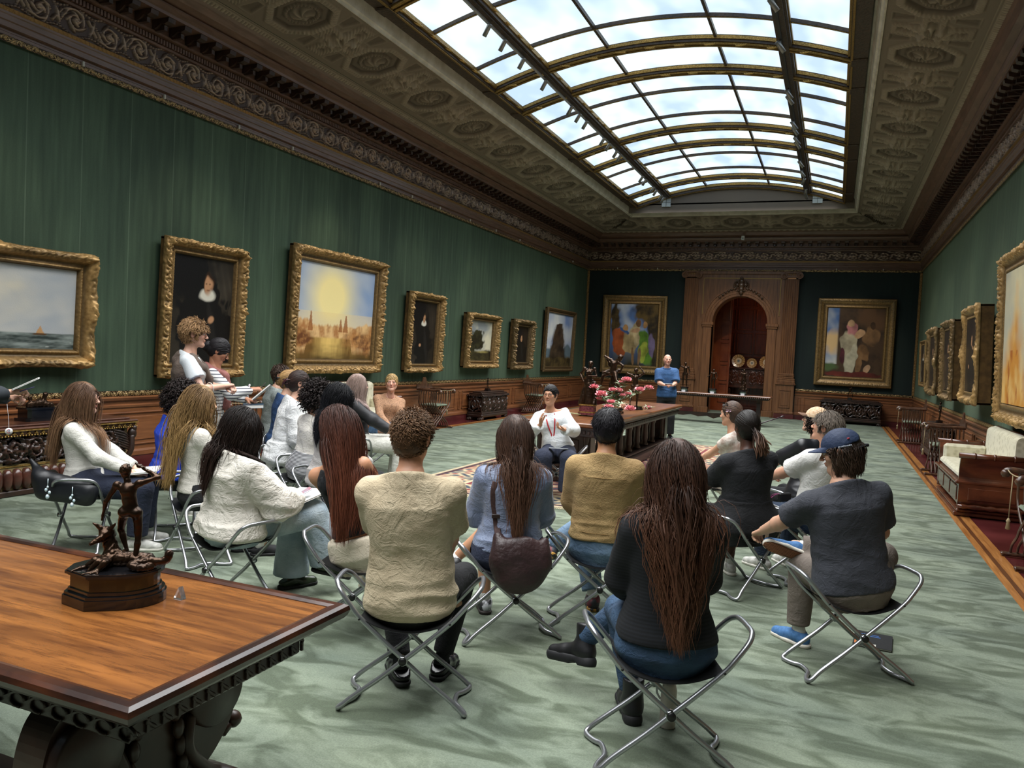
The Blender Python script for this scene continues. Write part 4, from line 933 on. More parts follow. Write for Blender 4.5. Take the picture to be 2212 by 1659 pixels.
# chests ----------------------------------------------------------------------------
def chest(x0, x1, y0, y1, h, label, face, name='carved_chest'):
    cxm, cym = (x0+x1)/2, (y0+y1)/2; t = empty(name, (cxm, cym, .0125 if label.startswith('long') else 0), 0, label, 'chest'); L = lambda o: (setattr(o, 'location', (-cxm, -cym, 0)), o)[1]
    mb = MB(); mb.box(x0+.03, x1-.03, y0+.03, y1-.03, .10, h-.10, 0, .01); mb.box(x0, x1, y0, y1, .07, .15, 0, .02); mb.box(x0+.01, x1-.01, y0+.01, y1-.01, .15, .19, 0, .01); L(mb.build('body', mDk, t))
    mb = MB(); mb.box(x0-.01, x1+.01, y0-.01, y1+.01, h-.10, h-.065, 0, .012); mb.box(x0+.03, x1-.03, y0+.03, y1-.03, h-.065, h-.03, 0, .012); mb.box(x0+.09, x1-.09, y0+.09, y1-.09, h-.03, h, 0, .01)
    for x in np.arange(x0, x1, .045): blob(mb, (x+.02, y0-.012, h-.105), (.014, .012, .014), 6)
    for y in np.arange(y0, y1, .045):
        for xx_ in (x0-.012, x1+.012): blob(mb, (xx_, y+.02, h-.105), (.012, .014, .014), 6)
    L(mb.build('lid', mDk, t))
    z0, z1 = .2, h-.12
    L(carved_panel(None, 'carved_panel', x0+.05, x1-.05, z0, z1, y0+.03, t, mDkV, .035, period=(z1-z0)*1.5))
    for xx_, ry in [q for q in ((x1-.03, PI/2), (x0+.03, -PI/2)) if .15 < q[0] < W-.15]:
        T = TR(xx_, cym, 0, rz=ry); L(carved_panel(None, 'carved_panel', -(y1-y0)/2+.05, (y1-y0)/2-.05, z0, z1, 0, t, mDkV, .035, period=(z1-z0)*1.5, T=T))
    for x in (x0+.07, x1-.07):
        for y in (y0+.07, y1-.07):
            mb = MB(); blob(mb, (x, y, .05), (.08, .08, .05)); [blob(mb, (x+dx, y-.06+.02*abs(dx)*10, .03), (.022, .04, .03), 8) for dx in (-.04, 0, .04)]; L(mb.build('foot', mDk, t))
    return t
chest(.06, .48, 16.75, 18.32, .68, 'dark carved chest against the left wall holding a tiny bronze rider', 'x')
chest(9.84, 10.26, 16.75, 18.32, .68, 'dark carved chest against the right wall holding a small dark bronze', 'x')
chest(7.75, 9.45, 25.28, 25.9, .72, 'long low dark carved chest under the painting right of the arch', 'y')
# gilded cassone, left foreground wall
t = empty('gilded_chest', (.48, 5.4, .013), 0, 'long carved and parcel-gilt chest with gadrooned base against the left wall', 'chest'); Lq = lambda o: (setattr(o, 'location', (-.48, -5.4, 0)), o)[1]
gx0, gx1, gy0, gy1 = .10, .80, 4.35, 6.60
mCream = M('cream gesso', '#8f7f55', '#b6a375', rough=.6, scale=12); mGB = M('dark gadroon', '#3b211a', '#5b3428', rough=.3, coat=.5, scale=10)
mb = MB(); mb.box(gx0+.06, gx1-.08, gy0+.06, gy1-.08, .05, .6, 0); mb.box(gx0+.03, gx1-.03, gy0+.03, gy1-.03, .0, .06, 1, .01); Lq(mb.build('body', [mCream, mDk], t))
mb = MB()
mb.box(gx0, gx1, gy0, gy1, .655, .68, 0, .01); mb.box(gx0+.04, gx1-.06, gy0+.04, gy1-.06, .68, .70, 0, .008)
pr = [(0, .60), (-.01, .655), (.05, .655), (.05, .60)]
mb.box(gx0+.02, gx1-.02, gy0+.02, gy1-.02, .60, .655, 0, .012); Lq(mb.build('lid', M('chest lid', '#3f241b', '#5d3a2b', rough=.3, coat=.4, scale=8), t))
mb = MB()
for y in np.arange(gy0+.03, gy1-.02, .075):
    mb.prism([(y, .612), (y+.02, .64), (y+.04, .612)], gx1-.022, gx1-.008, 'x')
for y in np.arange(gy0+.02, gy1, .03): blob(mb, (gx1-.015, y, .598), (.009, .011, .009), 6)
mb.box(gx1-.01, gx1+.006, gy0, gy1, .645, .656)
for x in np.arange(gx0+.05, gx1-.02, .075): mb.prism([(x, .612), (x+.02, .64), (x+.04, .612)], gy1-.022, gy1-.008, 'y')
mb.box(gx1-.085, gx1-.07, gy0+.05, gy1-.1, .285, .30)
Lq(mb.build('gilt_band', M('chest gilding', '#c9a45e', '#8a6a34', rough=.35, metal=.6, scale=40), t))
Lq(carved_panel(None, 'carved_front', -(gy1-gy0)/2+.1, (gy1-gy0)/2-.12, .31, .595, 0, t, mDkV, .075, period=.42, T=TR(gx1-.08, (gy0+gy1)/2, 0, rz=PI/2)))
mb = MB(); ng = 22
for i in range(ng):
    y = gy0+.08+i*(gy1-gy0-.2)/(ng-1); mb.lathe([(1e-3, -.115), (.03, -.10), (.046, -.05), (.05, 0), (.046, .05), (.03, .09), (1e-3, .10)], 10, 0, c=(gx1-.055, y, .175), sx=1.1)
Lq(mb.build('gadrooned_base', mGB, t))
mb = MB(); x, y = gx1-.07, gy1-.07
for i in range(7): mb.tube(smoothpath([(x+.02, y-.02, .30+.03*i), (x+.05, y+.0-.02*i, .33+.035*i), (x+.03, y-.16-.015*i, .40+.03*i)], 5), [.014]*11, 6)
blob(mb, (x+.03, y+.02, .52), (.05, .05, .07)); blob(mb, (x+.05, y+.03, .58), (.03, .03, .035)); mb.tube(smoothpath([(x+.05, y, .5), (x+.07, y-.02, .35), (x+.04, y-.05, .22), (x+.08, y+.01, .12), (x+.06, y+.03, .0)], 5), [.03]*21, 8)
Lq(mb.build('winged_corner_figure', mDk, t))
# savonarola chairs ---------------------------------------------------------------------
mSav = M('x-chair wood', '#3a2418', '#5e3f2b', rough=.35, coat=.35, scale=14, stretch=(1, 1, .4), kind='wood'); mCush = M('sage cushion', '#6f7a66', '#828d76', rough=.8, scale=40, sheen=.3)
def xchair(loc_, rz, label):
    t = empty('folding_armchair', (loc_[0], loc_[1], .0125), rz, label, 'chair')
    for s in (-1, 1):
        mb = MB()
        for i in range(9):
            y = -.22+i*.055+(.0 if s > 0 else .0275)
            if s < 0 and i == 8: break
            p = smoothpath([(-s*.30, y, .03), (-s*.24, y, .12), (-s*.07, y, .22), (s*.02, y, .31), (s*.16, y, .40), (s*.28, y, .50), (s*.31, y, .62), (s*.29, y, .78)], 5)
            mb.tube(p, .017, 6, up=(0, 1, 0), flat=.7)
        mb.build('slats', mSav, t)
        mb = MB(); mb.box(-s*.30-.03, -s*.30+.03, -.30, .27, 0, .035, 0, .012); mb.build('foot_rail', mSav, t)
        mb = MB(); mb.tube(smoothpath([(s*.29, .25, .80), (s*.29, .1, .80), (s*.29, -.12, .79), (s*.30, -.27, .80), (s*.31, -.31, .77), (s*.31, -.30, .74)], 5), [.028]*26, 8); blob(mb, (s*.305, -.30, .765), (.035, .045, .04)); mb.build('arm', mSav, t)
    mb = MB(); mb.box(-.24, .24, -.2, .2, .46, .50, 0, .018); mb.build('cushion', mCush, t)
    mb = MB(); pts = smoothpath([(-.33, .80), (-.30, .90), (-.2, .88), (-.09, .93), (-.05, 1.02), (0, 1.04), (.05, 1.02), (.09, .93), (.2, .88), (.30, .90), (.33, .80)], 5)
    mb.prism([(p[0], p[1]) for p in pts], .235, .26, 'y'); mb.build('back_rail', mSav, t)
    mb = MB(); mb.tube(smoothpath([(-.28, -.29, .80), (-.1, -.30, .79), (.1, -.30, .79), (.28, -.29, .80)], 4), .006, 5); mb.tube([(0, -.30, .79), (.0, -.31, .38)], .005, 5); mb.lathe([(.004, .40), (.02, .37), (.013, .36), (.022, .30), (0, .29)], 8, 0, c=(0, -.31, 0)); mb.build('barrier_cord', M('cord', '#a89472', rough=.9), t)
    return t
xchair((.46, 14.35, 0), PI/2, 'dark X-framed slatted armchair against the left wall left of the carved chest')
xchair((.42, 20.35, 0), PI/2, 'dark X-framed slatted armchair against the left wall right of the carved chest')
xchair((.5, 8.35, 0), PI/2, 'dark X-framed slatted armchair half hidden behind the women standing by the left wall')
xchair((9.85, 20.45, 0), -PI/2, 'dark X-framed slatted armchair against the right wall, the farther of two by the carved chest')
xchair((9.85, 14.6, 0), -PI/2, 'dark X-framed slatted armchair between the white sofa and the carved chest on the right')
xchair((9.94, 8.15, 0), -PI/2, 'dark X-framed armchair at the right edge of the view in front of the sofa')
# settees ---------------------------------------------------------------------------------
mSofaW = M('sofa mahogany', '#3f1f14', '#6d3c25', rough=.25, coat=.6, scale=5, stretch=(1, .5, 1), kind='wood'); mSofaF = M('cream damask', '#b9b297', '#d3cdb5', rough=.8, sheen=.4, kind='voronoi', scale=14, contrast=(.2, .5), bump=.3, bscale=120)
def sofa(x, y, rz, label):
    t = empty('sofa', (x, y, .0125), rz, label, 'sofa')   # local: front faces -Y, length X +-1, depth -.38..+.34
    mb = MB(); mb.box(-.95, .95, -.37, .34, 0, .05, 0, .01); mb.box(-.98, .98, -.35, .34, .05, .09, 0, .015); mb.box(-.93, .93, -.33, .34, .12, .38, 0, .02); mb.box(-1.0, 1.0, -.38, .34, .38, .42, 0, .012)
    for a in (-.85, -.25, .35): mb.box(a, a+.5, -.345, -.33, .17, .34, 0, .01)
    mb.build('base', mSofaW, t)
    mb = MB(); mb.box(-.95, .95, -.33, .2, .42, .52, 0, .035); mb.build('seat_cushion', mSofaF, t)
    mb = MB()
    prf = [(.18, .46), (.20, .52), (.21, .80), (.22, .93), (.28, .97), (.33, .93), (.34, .46)]
    mb.prism(smoothpath(prf, 4, closed=True).tolist(), -.95, .95, 'x'); o = mb.build('back_cushion', mSofaF, t); 
    mb = MB(); mb.box(-1.0, 1.0, .33, .37, .4, .92, 0, .01); mb.tube([(-1, .35, .96), (1, .35, .96)], .03, 8); mb.build('back_frame', mSofaW, t)
    for s in (-1, 1):
        mb = MB(); prf = smoothpath([(s*.95, .12), (s*.99, .2), (s*.99, .38), (s*.96, .46), (s*.97, .58), (s*1.03, .70), (s*1.0, .72), (s*.94, .60), (s*.93, .46), (s*.93, .12)], 4)
        mb.prism([(p[0], p[1]) for p in prf], -.34, .34, 'y')
        mb.tube([(s*1.02, -.36, .72), (s*1.02, .34, .72)], .032, 10)
        for y_ in (-.2, 0, .2): mb.tube([(s*1.02, y_-.012, .72), (s*1.02, y_+.012, .72)], .038, 10)
        rr = [.022, .03, .022, .034, .03, .022, .036, .022, .03, .034, .022, .03, .022]; mb.tube([(s*.99, -.34+.68*i/12, .12) for i in range(13)], rr, 8)
        mb.box(min(s*.99, s*1.0), max(s*.99, s*1.0), -.24, .24, .2, .34, 0, .004)
        mb.build('end_panel', mSofaW, t)
        mb = MB(); mb.box(min(s*.83, s*.94), max(s*.83, s*.94), -.30, .22, .48, .70, 0, .035); mb.build('arm_pad', mSofaF, t)
    return t
sofa(9.87, 11.42, -PI/2, 'cream upholstered mahogany sofa with scrolled ends against the right wall')
sofa(.45, 11.42, PI/2, 'cream upholstered sofa against the left wall behind the seated students')
# plates and sideboard in the anteroom
t = empty('sideboard', (5.6, D+2.6, 0), 0, 'dark carved sideboard seen through the arch', 'cabinet'); Lq = lambda o: (setattr(o, 'location', (-5.6, -D-2.6, 0)), o)[1]
mSb = M('sideboard wood', '#3a1c12', '#5c3020', rough=.3, coat=.4, scale=8)
mb = MB(); mb.box(4.62, 6.6, D+2.35, D+2.85, .85, 1.46, 0, .01); mb.box(4.55, 6.67, D+2.3, D+2.88, 1.46, 1.52, 0, .01); mb.box(4.6, 6.62, D+2.32, D+2.86, .8, .86, 0, .01); mb.box(4.6, 6.62, D+2.4, D+2.8, .08, .14, 0, .01); Lq(mb.build('body', mSb, t))
for x in (4.68, 5.34, 6.0): Lq(carved_panel(None, 'door', x, x+.55, .92, 1.42, D+2.34, t, M('carved sideboard', '#5a2d1c', '#7a4028', rough=.3, coat=.4, attr=True), .02, period=.5))
for x in (4.68, 6.54):
    for y in (D+2.42, D+2.78): mb = MB(); mb.lathe([(.04, 0), (.045, .08), (.03, .12), (.045, .3), (.03, .5), (.045, .7), (.04, .8)], 10, 0, c=(x, y, 0)); Lq(mb.build('leg', mSb, t))
mPl = M('majolica plate', '#ffffff', rough=.2, attr=True, coat=.5)
for (x, r, lb) in ((4.93, .225, 'largest round patterned plate standing on the sideboard beyond the arch'), (5.39, .17, 'middle and smallest round plate standing on the sideboard beyond the arch'), (5.86, .22, 'round plate partly hidden by the right side of the arch')):
    rr = np.linspace(0, 1, 22); aa = np.linspace(0, 2*PI, 49)[:-1]; R2, A2 = np.meshgrid(rr, aa, indexing='ij')
    yy_ = np.interp(R2, [0, .55, .62, 1], [0, 0, -.02, -.035]); P = np.stack([x+R2*r*np.cos(A2), D+2.5+yy_+.0*R2+(R2*r*np.sin(A2))*.2, 1.52+r+R2*r*np.sin(A2)], -1).reshape(-1, 3)
    c = mixc(cc('#d9b074'), cc('#7a4a28'), (np.sin(A2*18)*(R2 > .45)*.9)); c = mixc(c, cc('#4a5a48'), (.25-R2)*8); c = mixc(c, cc('#e6cd94'), ((R2 > .32)&(R2 < .42))*1.0)
    F = grid_faces(22, 48); F2 = np.array([(i*48+j, i*48+(j+1) % 48, (i+1)*48+(j+1) % 48, (i+1)*48+j) for i in range(21) for j in range(48)])
    tag(obj('plate', mesh_from('plate', P, F2[:, ::-1], mPl, smooth=True, col=c.reshape(-1, 3))), lb, 'plate')
# ================================================================ PEOPLE (signed distance fields -> meshes)
F4 = np.float32
def A3(*a): return np.array(a, float)
def unit(v): v = np.array(v, float); return v/(np.linalg.norm(v)+1e-9)
class Cap:      # tapered capsule
    def __init__(s, a, b, ra, rb=None): s.a = A3(*a); s.b = A3(*b); s.ra = ra; s.rb = ra if rb is None else rb
    def d(s, P):
        ba = s.b-s.a; t = np.clip(((P-s.a)@ba)/(ba@ba+1e-12), 0, 1); return np.linalg.norm(P-s.a-t[:, None]*ba, axis=1)-(s.ra+(s.rb-s.ra)*t)
    def bb(s): r = max(s.ra, s.rb); return np.minimum(s.a, s.b)-r, np.maximum(s.a, s.b)+r
class Ell:
    def __init__(s, c, r, R=None): s.c = A3(*c); s.r = A3(*r); s.R = np.eye(3) if R is None else np.array(R, float)
    def d(s, P):
        q = (P-s.c)@s.R; k0 = np.linalg.norm(q/s.r, axis=1); k1 = np.linalg.norm(q/s.r**2, axis=1); return k0*(k0-1)/(k1+1e-9)
    def bb(s): m = s.r.max(); return s.c-m, s.c+m
class Plane:    # keeps the side where (p-c).n < 0
    def __init__(s, c, n): s.c = A3(*c); s.n = unit(n)
    def d(s, P): return (P-s.c)@s.n
class Loft:     # torso: rows (z, cy, a, b) in frame (o, R)
    def __init__(s, rows, o, R, inf=0, sz=1.0, sx=1.0): s.rows = np.array(rows, float); s.o = A3(*o); s.R = R; s.inf = inf; s.sz = sz; s.sx = sx
    def d(s, P):
        q = (P-s.o)@s.R; z = q[:, 2]/s.sz; r = s.rows; cy = np.interp(z, r[:, 0], r[:, 1]); a = np.interp(z, r[:, 0], r[:, 2])*s.sx+s.inf; b = np.interp(z, r[:, 0], r[:, 3])*s.sx+s.inf
        x = np.abs(q[:, 0]/a); y = np.abs((q[:, 1]-cy)/b); d2 = ((x**2.3+y**2.3)**(1/2.3)-1)*np.minimum(a, b)
        dz = np.maximum(r[0, 0]-z, z-r[-1, 0])*s.sz-s.inf
        return np.minimum(np.maximum(d2, dz), 0)+np.sqrt(np.maximum(d2, 0)**2+np.maximum(dz, 0)**2)
    def bb(s):
        r = s.rows; m = max(r[:, 2].max(), r[:, 3].max())+s.inf; p = np.array([s.o+s.R@np.array([0, 0, z*s.sz]) for z in (r[0, 0], r[-1, 0])]); return p.min(0)-m, p.max(0)+m
class Inf_:     # inflate another prim
    def __init__(s, p, e): s.p = p; s.e = e
    def d(s, P): return s.p.d(P)-s.e
    def bb(s): a, b = s.p.bb(); return a-s.e, b+s.e
def smin(a, b, k): h = np.maximum(k-np.abs(a-b), 0)/k; return np.minimum(a, b)-h*h*k*.25
def smax(a, b, k): return -smin(-a, -b, k)
class Shape:
    """ops: list of (op, prim, k) with op in + - &"""
    def __init__(s): s.ops = []
    def add(s, p, k=.02): s.ops.append(('+', p, k)); return s
    def sub(s, p, k=.01): s.ops.append(('-', p, k)); return s
    def cut(s, p, k=.004): s.ops.append(('&', p, k)); return s
    def d(s, P):
        r = np.full(len(P), 9.0)
        for op, p, k in s.ops:
            q = p.d(P)
            if op == '+': r = smin(r, q, k)
            elif op == '-': r = smax(r, -q, k)
            else: r = smax(r, q, k)
        return r
    def bb(s):
        b = [p.bb() for op, p, k in s.ops if op == '+']; return np.min([x[0] for x in b], 0), np.max([x[1] for x in b], 0)
def polygonise(shape, h, lo=None, hi=None, disp=None):
    if lo is None: lo, hi = shape.bb()
    lo = np.array(lo)-2.5*h; hi = np.array(hi)+2.5*h; n = np.ceil((hi-lo)/h).astype(int)+1
    c = 4; nc = (n+c-1)//c+1
    gx, gy, gz = np.meshgrid(*[np.arange(k) for k in nc], indexing='ij'); Pc = lo+np.stack([gx, gy, gz], -1).reshape(-1, 3)*h*c+h*1.5
    dc = shape.d(Pc).reshape(nc); act = np.abs(dc) < h*c*1.35
    D_ = np.where(dc < 0, -1.0, 1.0).astype(F4)
    big = np.repeat(np.repeat(np.repeat(D_, c, 0), c, 1), c, 2)[:n[0], :n[1], :n[2]]
    am = np.repeat(np.repeat(np.repeat(act, c, 0), c, 1), c, 2)[:n[0], :n[1], :n[2]]
    idx = np.argwhere(am)
    if len(idx) == 0: return np.zeros((0, 3)), np.zeros((0, 4), int)
    d = np.concatenate([shape.d(lo+q*h) for q in np.array_split(idx, max(1, len(idx)//200000))])
    G = big.copy(); G[idx[:, 0], idx[:, 1], idx[:, 2]] = d
    ins = G < 0
    # surface nets
    cell = np.zeros((n[0]-1, n[1]-1, n[2]-1), np.uint8)
    for dx in (0, 1):
        for dy in (0, 1):
            for dz in (0, 1): cell += ins[dx:n[0]-1+dx, dy:n[1]-1+dy, dz:n[2]-1+dz]
    ci = np.argwhere((cell > 0)&(cell < 8)); vid = np.full(cell.shape, -1, np.int64); vid[ci[:, 0], ci[:, 1], ci[:, 2]] = np.arange(len(ci))
    acc = np.zeros((len(ci), 3)); cnt = np.zeros(len(ci)); off = [(x, y, z) for x in (0, 1) for y in (0, 1) for z in (0, 1)]
    for a in off:
        for ax in range(3):
            if a[ax] == 1: continue
            b = list(a); b[ax] = 1
            ga = G[ci[:, 0]+a[0], ci[:, 1]+a[1], ci[:, 2]+a[2]]; gb = G[ci[:, 0]+b[0], ci[:, 1]+b[1], ci[:, 2]+b[2]]
            m = (ga < 0) != (gb < 0); t = np.where(m, ga/(ga-gb+1e-12), 0); p = np.array(a, float)[None]+np.zeros((len(ci), 3)); p[:, ax] += t
            acc += p*m[:, None]; cnt += m
    V = lo+(ci+acc/np.maximum(cnt, 1)[:, None])*h
    quads = []
    for ax in range(3):
        b, c2 = [(1, 2), (2, 0), (0, 1)][ax]
        s1 = [slice(None)]*3; s2 = [slice(None)]*3; s1[ax] = slice(0, -1); s2[ax] = slice(1, None)
        i1 = ins[tuple(s1)]; i2 = ins[tuple(s2)]; e = np.argwhere(i1 != i2); flip = i1[e[:, 0], e[:, 1], e[:, 2]]
        ok = (e[:, b] > 0)&(e[:, c2] > 0)&(e[:, b] < n[b]-1)&(e[:, c2] < n[c2]-1); e = e[ok]; flip = flip[ok]
        def g(ob, oc): q = e.copy(); q[:, b] -= ob; q[:, c2] -= oc; return vid[q[:, 0], q[:, 1], q[:, 2]]
        q = np.stack([g(1, 1), g(0, 1), g(0, 0), g(1, 0)], 1); q[~flip] = q[~flip][:, ::-1]; quads.append(q)
    Fq = np.concatenate(quads); Fq = Fq[(Fq >= 0).all(1)]
    if disp is not None:
        e = h*.5; N = np.stack([shape.d(V+A3(e, 0, 0))-shape.d(V-A3(e, 0, 0)), shape.d(V+A3(0, e, 0))-shape.d(V-A3(0, e, 0)), shape.d(V+A3(0, 0, e))-shape.d(V-A3(0, 0, e))], -1)
        N /= np.linalg.norm(N, axis=1)[:, None]+1e-9; V = V+N*disp(V)[:, None]
    return V, Fq
def join(parts):
    V = []; F = []; n = 0
    for v, f in parts: V.append(v); F.append(f+n); n += len(v)
    return np.concatenate(V), np.concatenate(F)
def rotz(a): c, s = math.cos(a), math.sin(a); return np.array([[c, -s, 0], [s, c, 0], [0, 0, 1.0]])
def rotx(a): c, s = math.cos(a), math.sin(a); return np.array([[1.0, 0, 0], [0, c, -s], [0, s, c]])
def roty(a): c, s = math.cos(a), math.sin(a); return np.array([[c, 0, s], [0, 1.0, 0], [-s, 0, c]])
ROWS = {'m': [(-.10, 0, .14, .11), (-.03, -.01, .175, .13), (.05, -.01, .168, .12), (.14, 0, .152, .108), (.22, .0, .150, .104), (.32, -.005, .162, .112), (.39, -.01, .168, .112), (.43, -.012, .155, .095), (.465, -.016, .115, .078), (.50, -.02, .075, .064), (.54, -.02, .058, .056)],
        'f': [(-.10, 0, .14, .11), (-.03, -.01, .185, .13), (.05, -.01, .168, .118), (.14, 0, .132, .098), (.22, .0, .122, .092), (.32, .004, .138, .104), (.38, .0, .146, .104), (.42, -.006, .132, .086), (.46, -.012, .095, .068), (.49, -.018, .064, .056), (.53, -.018, .048, .048)]}
LINK = []
class XF:       # prim in a local frame
    def __init__(s, p, o, R): s.p = p; s.o = A3(*o); s.R = R
    def d(s, P): return s.p.d((P-s.o)@s.R)
    def bb(s):
        a, b = s.p.bb(); c = np.array([[x, y, z] for x in (a[0], b[0]) for y in (a[1], b[1]) for z in (a[2], b[2])])@s.R.T+s.o; return c.min(0), c.max(0)
def head_shape(sex):
    f = sex == 'f'; s = Shape()
    s.add(Ell((0, -.012, .026), (.074, .094, .088)), .02); s.add(Ell((0, .016, -.032), (.057 if f else .060, .070, .082)), .03)
    for x in (-1, 1):
        s.add(Cap((x*.05, -.008, -.052), (x*.012, .066, -.094), .020, .016), .025); s.add(Ell((x*.036, .058, -.022), (.024, .022, .022)), .02)
        s.add(Cap((x*.034, .077, .024), (x*.010, .083, .020), .010, .010), .012)
    s.add(Ell((0, .073, -.094), (.020, .016, .018)), .02)
    for x in (-1, 1): s.sub(Ell((x*.031, .099, .004), (.017, .015, .010)), .012)
    s.add(Cap((0, .086, .012), (0, .106, -.022), .007, .009), .012); s.add(Ell((0, .108, -.027), (.011, .011, .009)), .008)
    for x in (-1, 1): s.add(Ell((x*.0115, .099, -.030), (.008, .009, .007)), .005)
    s.add(Ell((0, .088, -.051), (.023, .010, .0065)), .006); s.add(Ell((0, .086, -.0615), (.019, .010, .007)), .006); s.sub(Ell((0, .100, -.0563), (.024, .007, .0016)), .003)
    for x in (-1, 1):
        s.add(Ell((x*.031, .0765, .0132), (.0155, .0146, .0078)), .004); s.add(Ell((x*.031, .0755, -.0062), (.0150, .0140, .0060)), .004)
        R = roty(x*.15)@rotx(-.15); s.add(Ell((x*.077, -.008, -.006), (.009, .021, .033), R), .006); s.sub(Ell((x*.085, -.002, -.002), (.006, .011, .018), R), .004)
    return s
def hand_parts(s, curl, spread=.1, thumb=.6):
    """local: wrist at 0, fingers +y, palm faces -z, thumb on +x*s side"""
    out = [Cap((-.014, .0, 0), (-.026, .075, 0), .016, .0135), Cap((0, .0, 0), (0, .082, .002), .017, .0135), Cap((.014, .0, 0), (.026, .078, 0), .016, .0135), Cap((.0, .03, -.004), (.0, .06, -.006), .02, .017)]
    for i, (x, L) in enumerate(((.028, .070), (.0095, .078), (-.0095, .072), (-.028, .056))):
        p = A3(x*s, .083-abs(x-.005)*.25, .001); a = 0; yaw = x*s*spread*12
        for j, fr in enumerate((.45, .30, .25)):
            a += curl*(.9, 1.1, .7)[j]+(.04*i); d = A3(math.sin(yaw)*math.cos(a), math.cos(yaw)*math.cos(a), -math.sin(a)); q = p+d*L*fr
            out.append(Cap(p, q, .0088-.001*j, .0080-.001*j)); p = q
    p = A3(.024*s, .018, -.004); a = thumb
    for L, r0, r1 in ((.042, .014, .0105), (.030, .0102, .009), (.024, .009, .0072)):
        d = A3(math.sin(a)*s, math.cos(a), -.35); q = p+unit(d)*L; out.append(Cap(p, q, r0, r1)); p = q; a -= .28
    return out
def frame_from(fwd, down):
    y = unit(fwd); z = -unit(down); x = unit(np.cross(y, z)); z = np.cross(x, y); return np.stack([x, y, z], 1)
def elbow(S_, Hd, l1, l2, pole):
    d = Hd-S_; L = np.linalg.norm(d); L = min(L, (l1+l2)*.995); u = d/np.linalg.norm(d); Hd = S_+u*L
    a = (l1*l1-l2*l2+L*L)/(2*L); h = math.sqrt(max(l1*l1-a*a, 0)); p = np.array(pole, float); p = p-u*(p@u); return S_+u*a+unit(p)*h, Hd
def wr(amp, f=14, seed=1, fold=None):
    def rid(n): return 1-np.minimum(np.abs(n)*1.9, 1.6)
    def g(V):
        q = V+.02*np.stack([vnoise(V, 5, seed+4), vnoise(V, 5, seed+5), V[:, 0]*0], 1)
        r = amp*.5*rid(vnoise(q*A3(1, 1, .5), f*.8, seed))+amp*.30*vnoise(V, f*2.7, seed+1)
        if fold: z0, w, a, k = fold; r = r+a*1.1*np.exp(-((V[:, 2]-z0)/w)**2)*rid(vnoise(q*A3(.35, .35, 1.6), 22, seed+2))+a*.5*rid(vnoise(q@rotx(.6).T*A3(.5, .5, 1.4), 15, seed+6))
        return r
    return g
def hexc(c): return np.array(srgb(c))
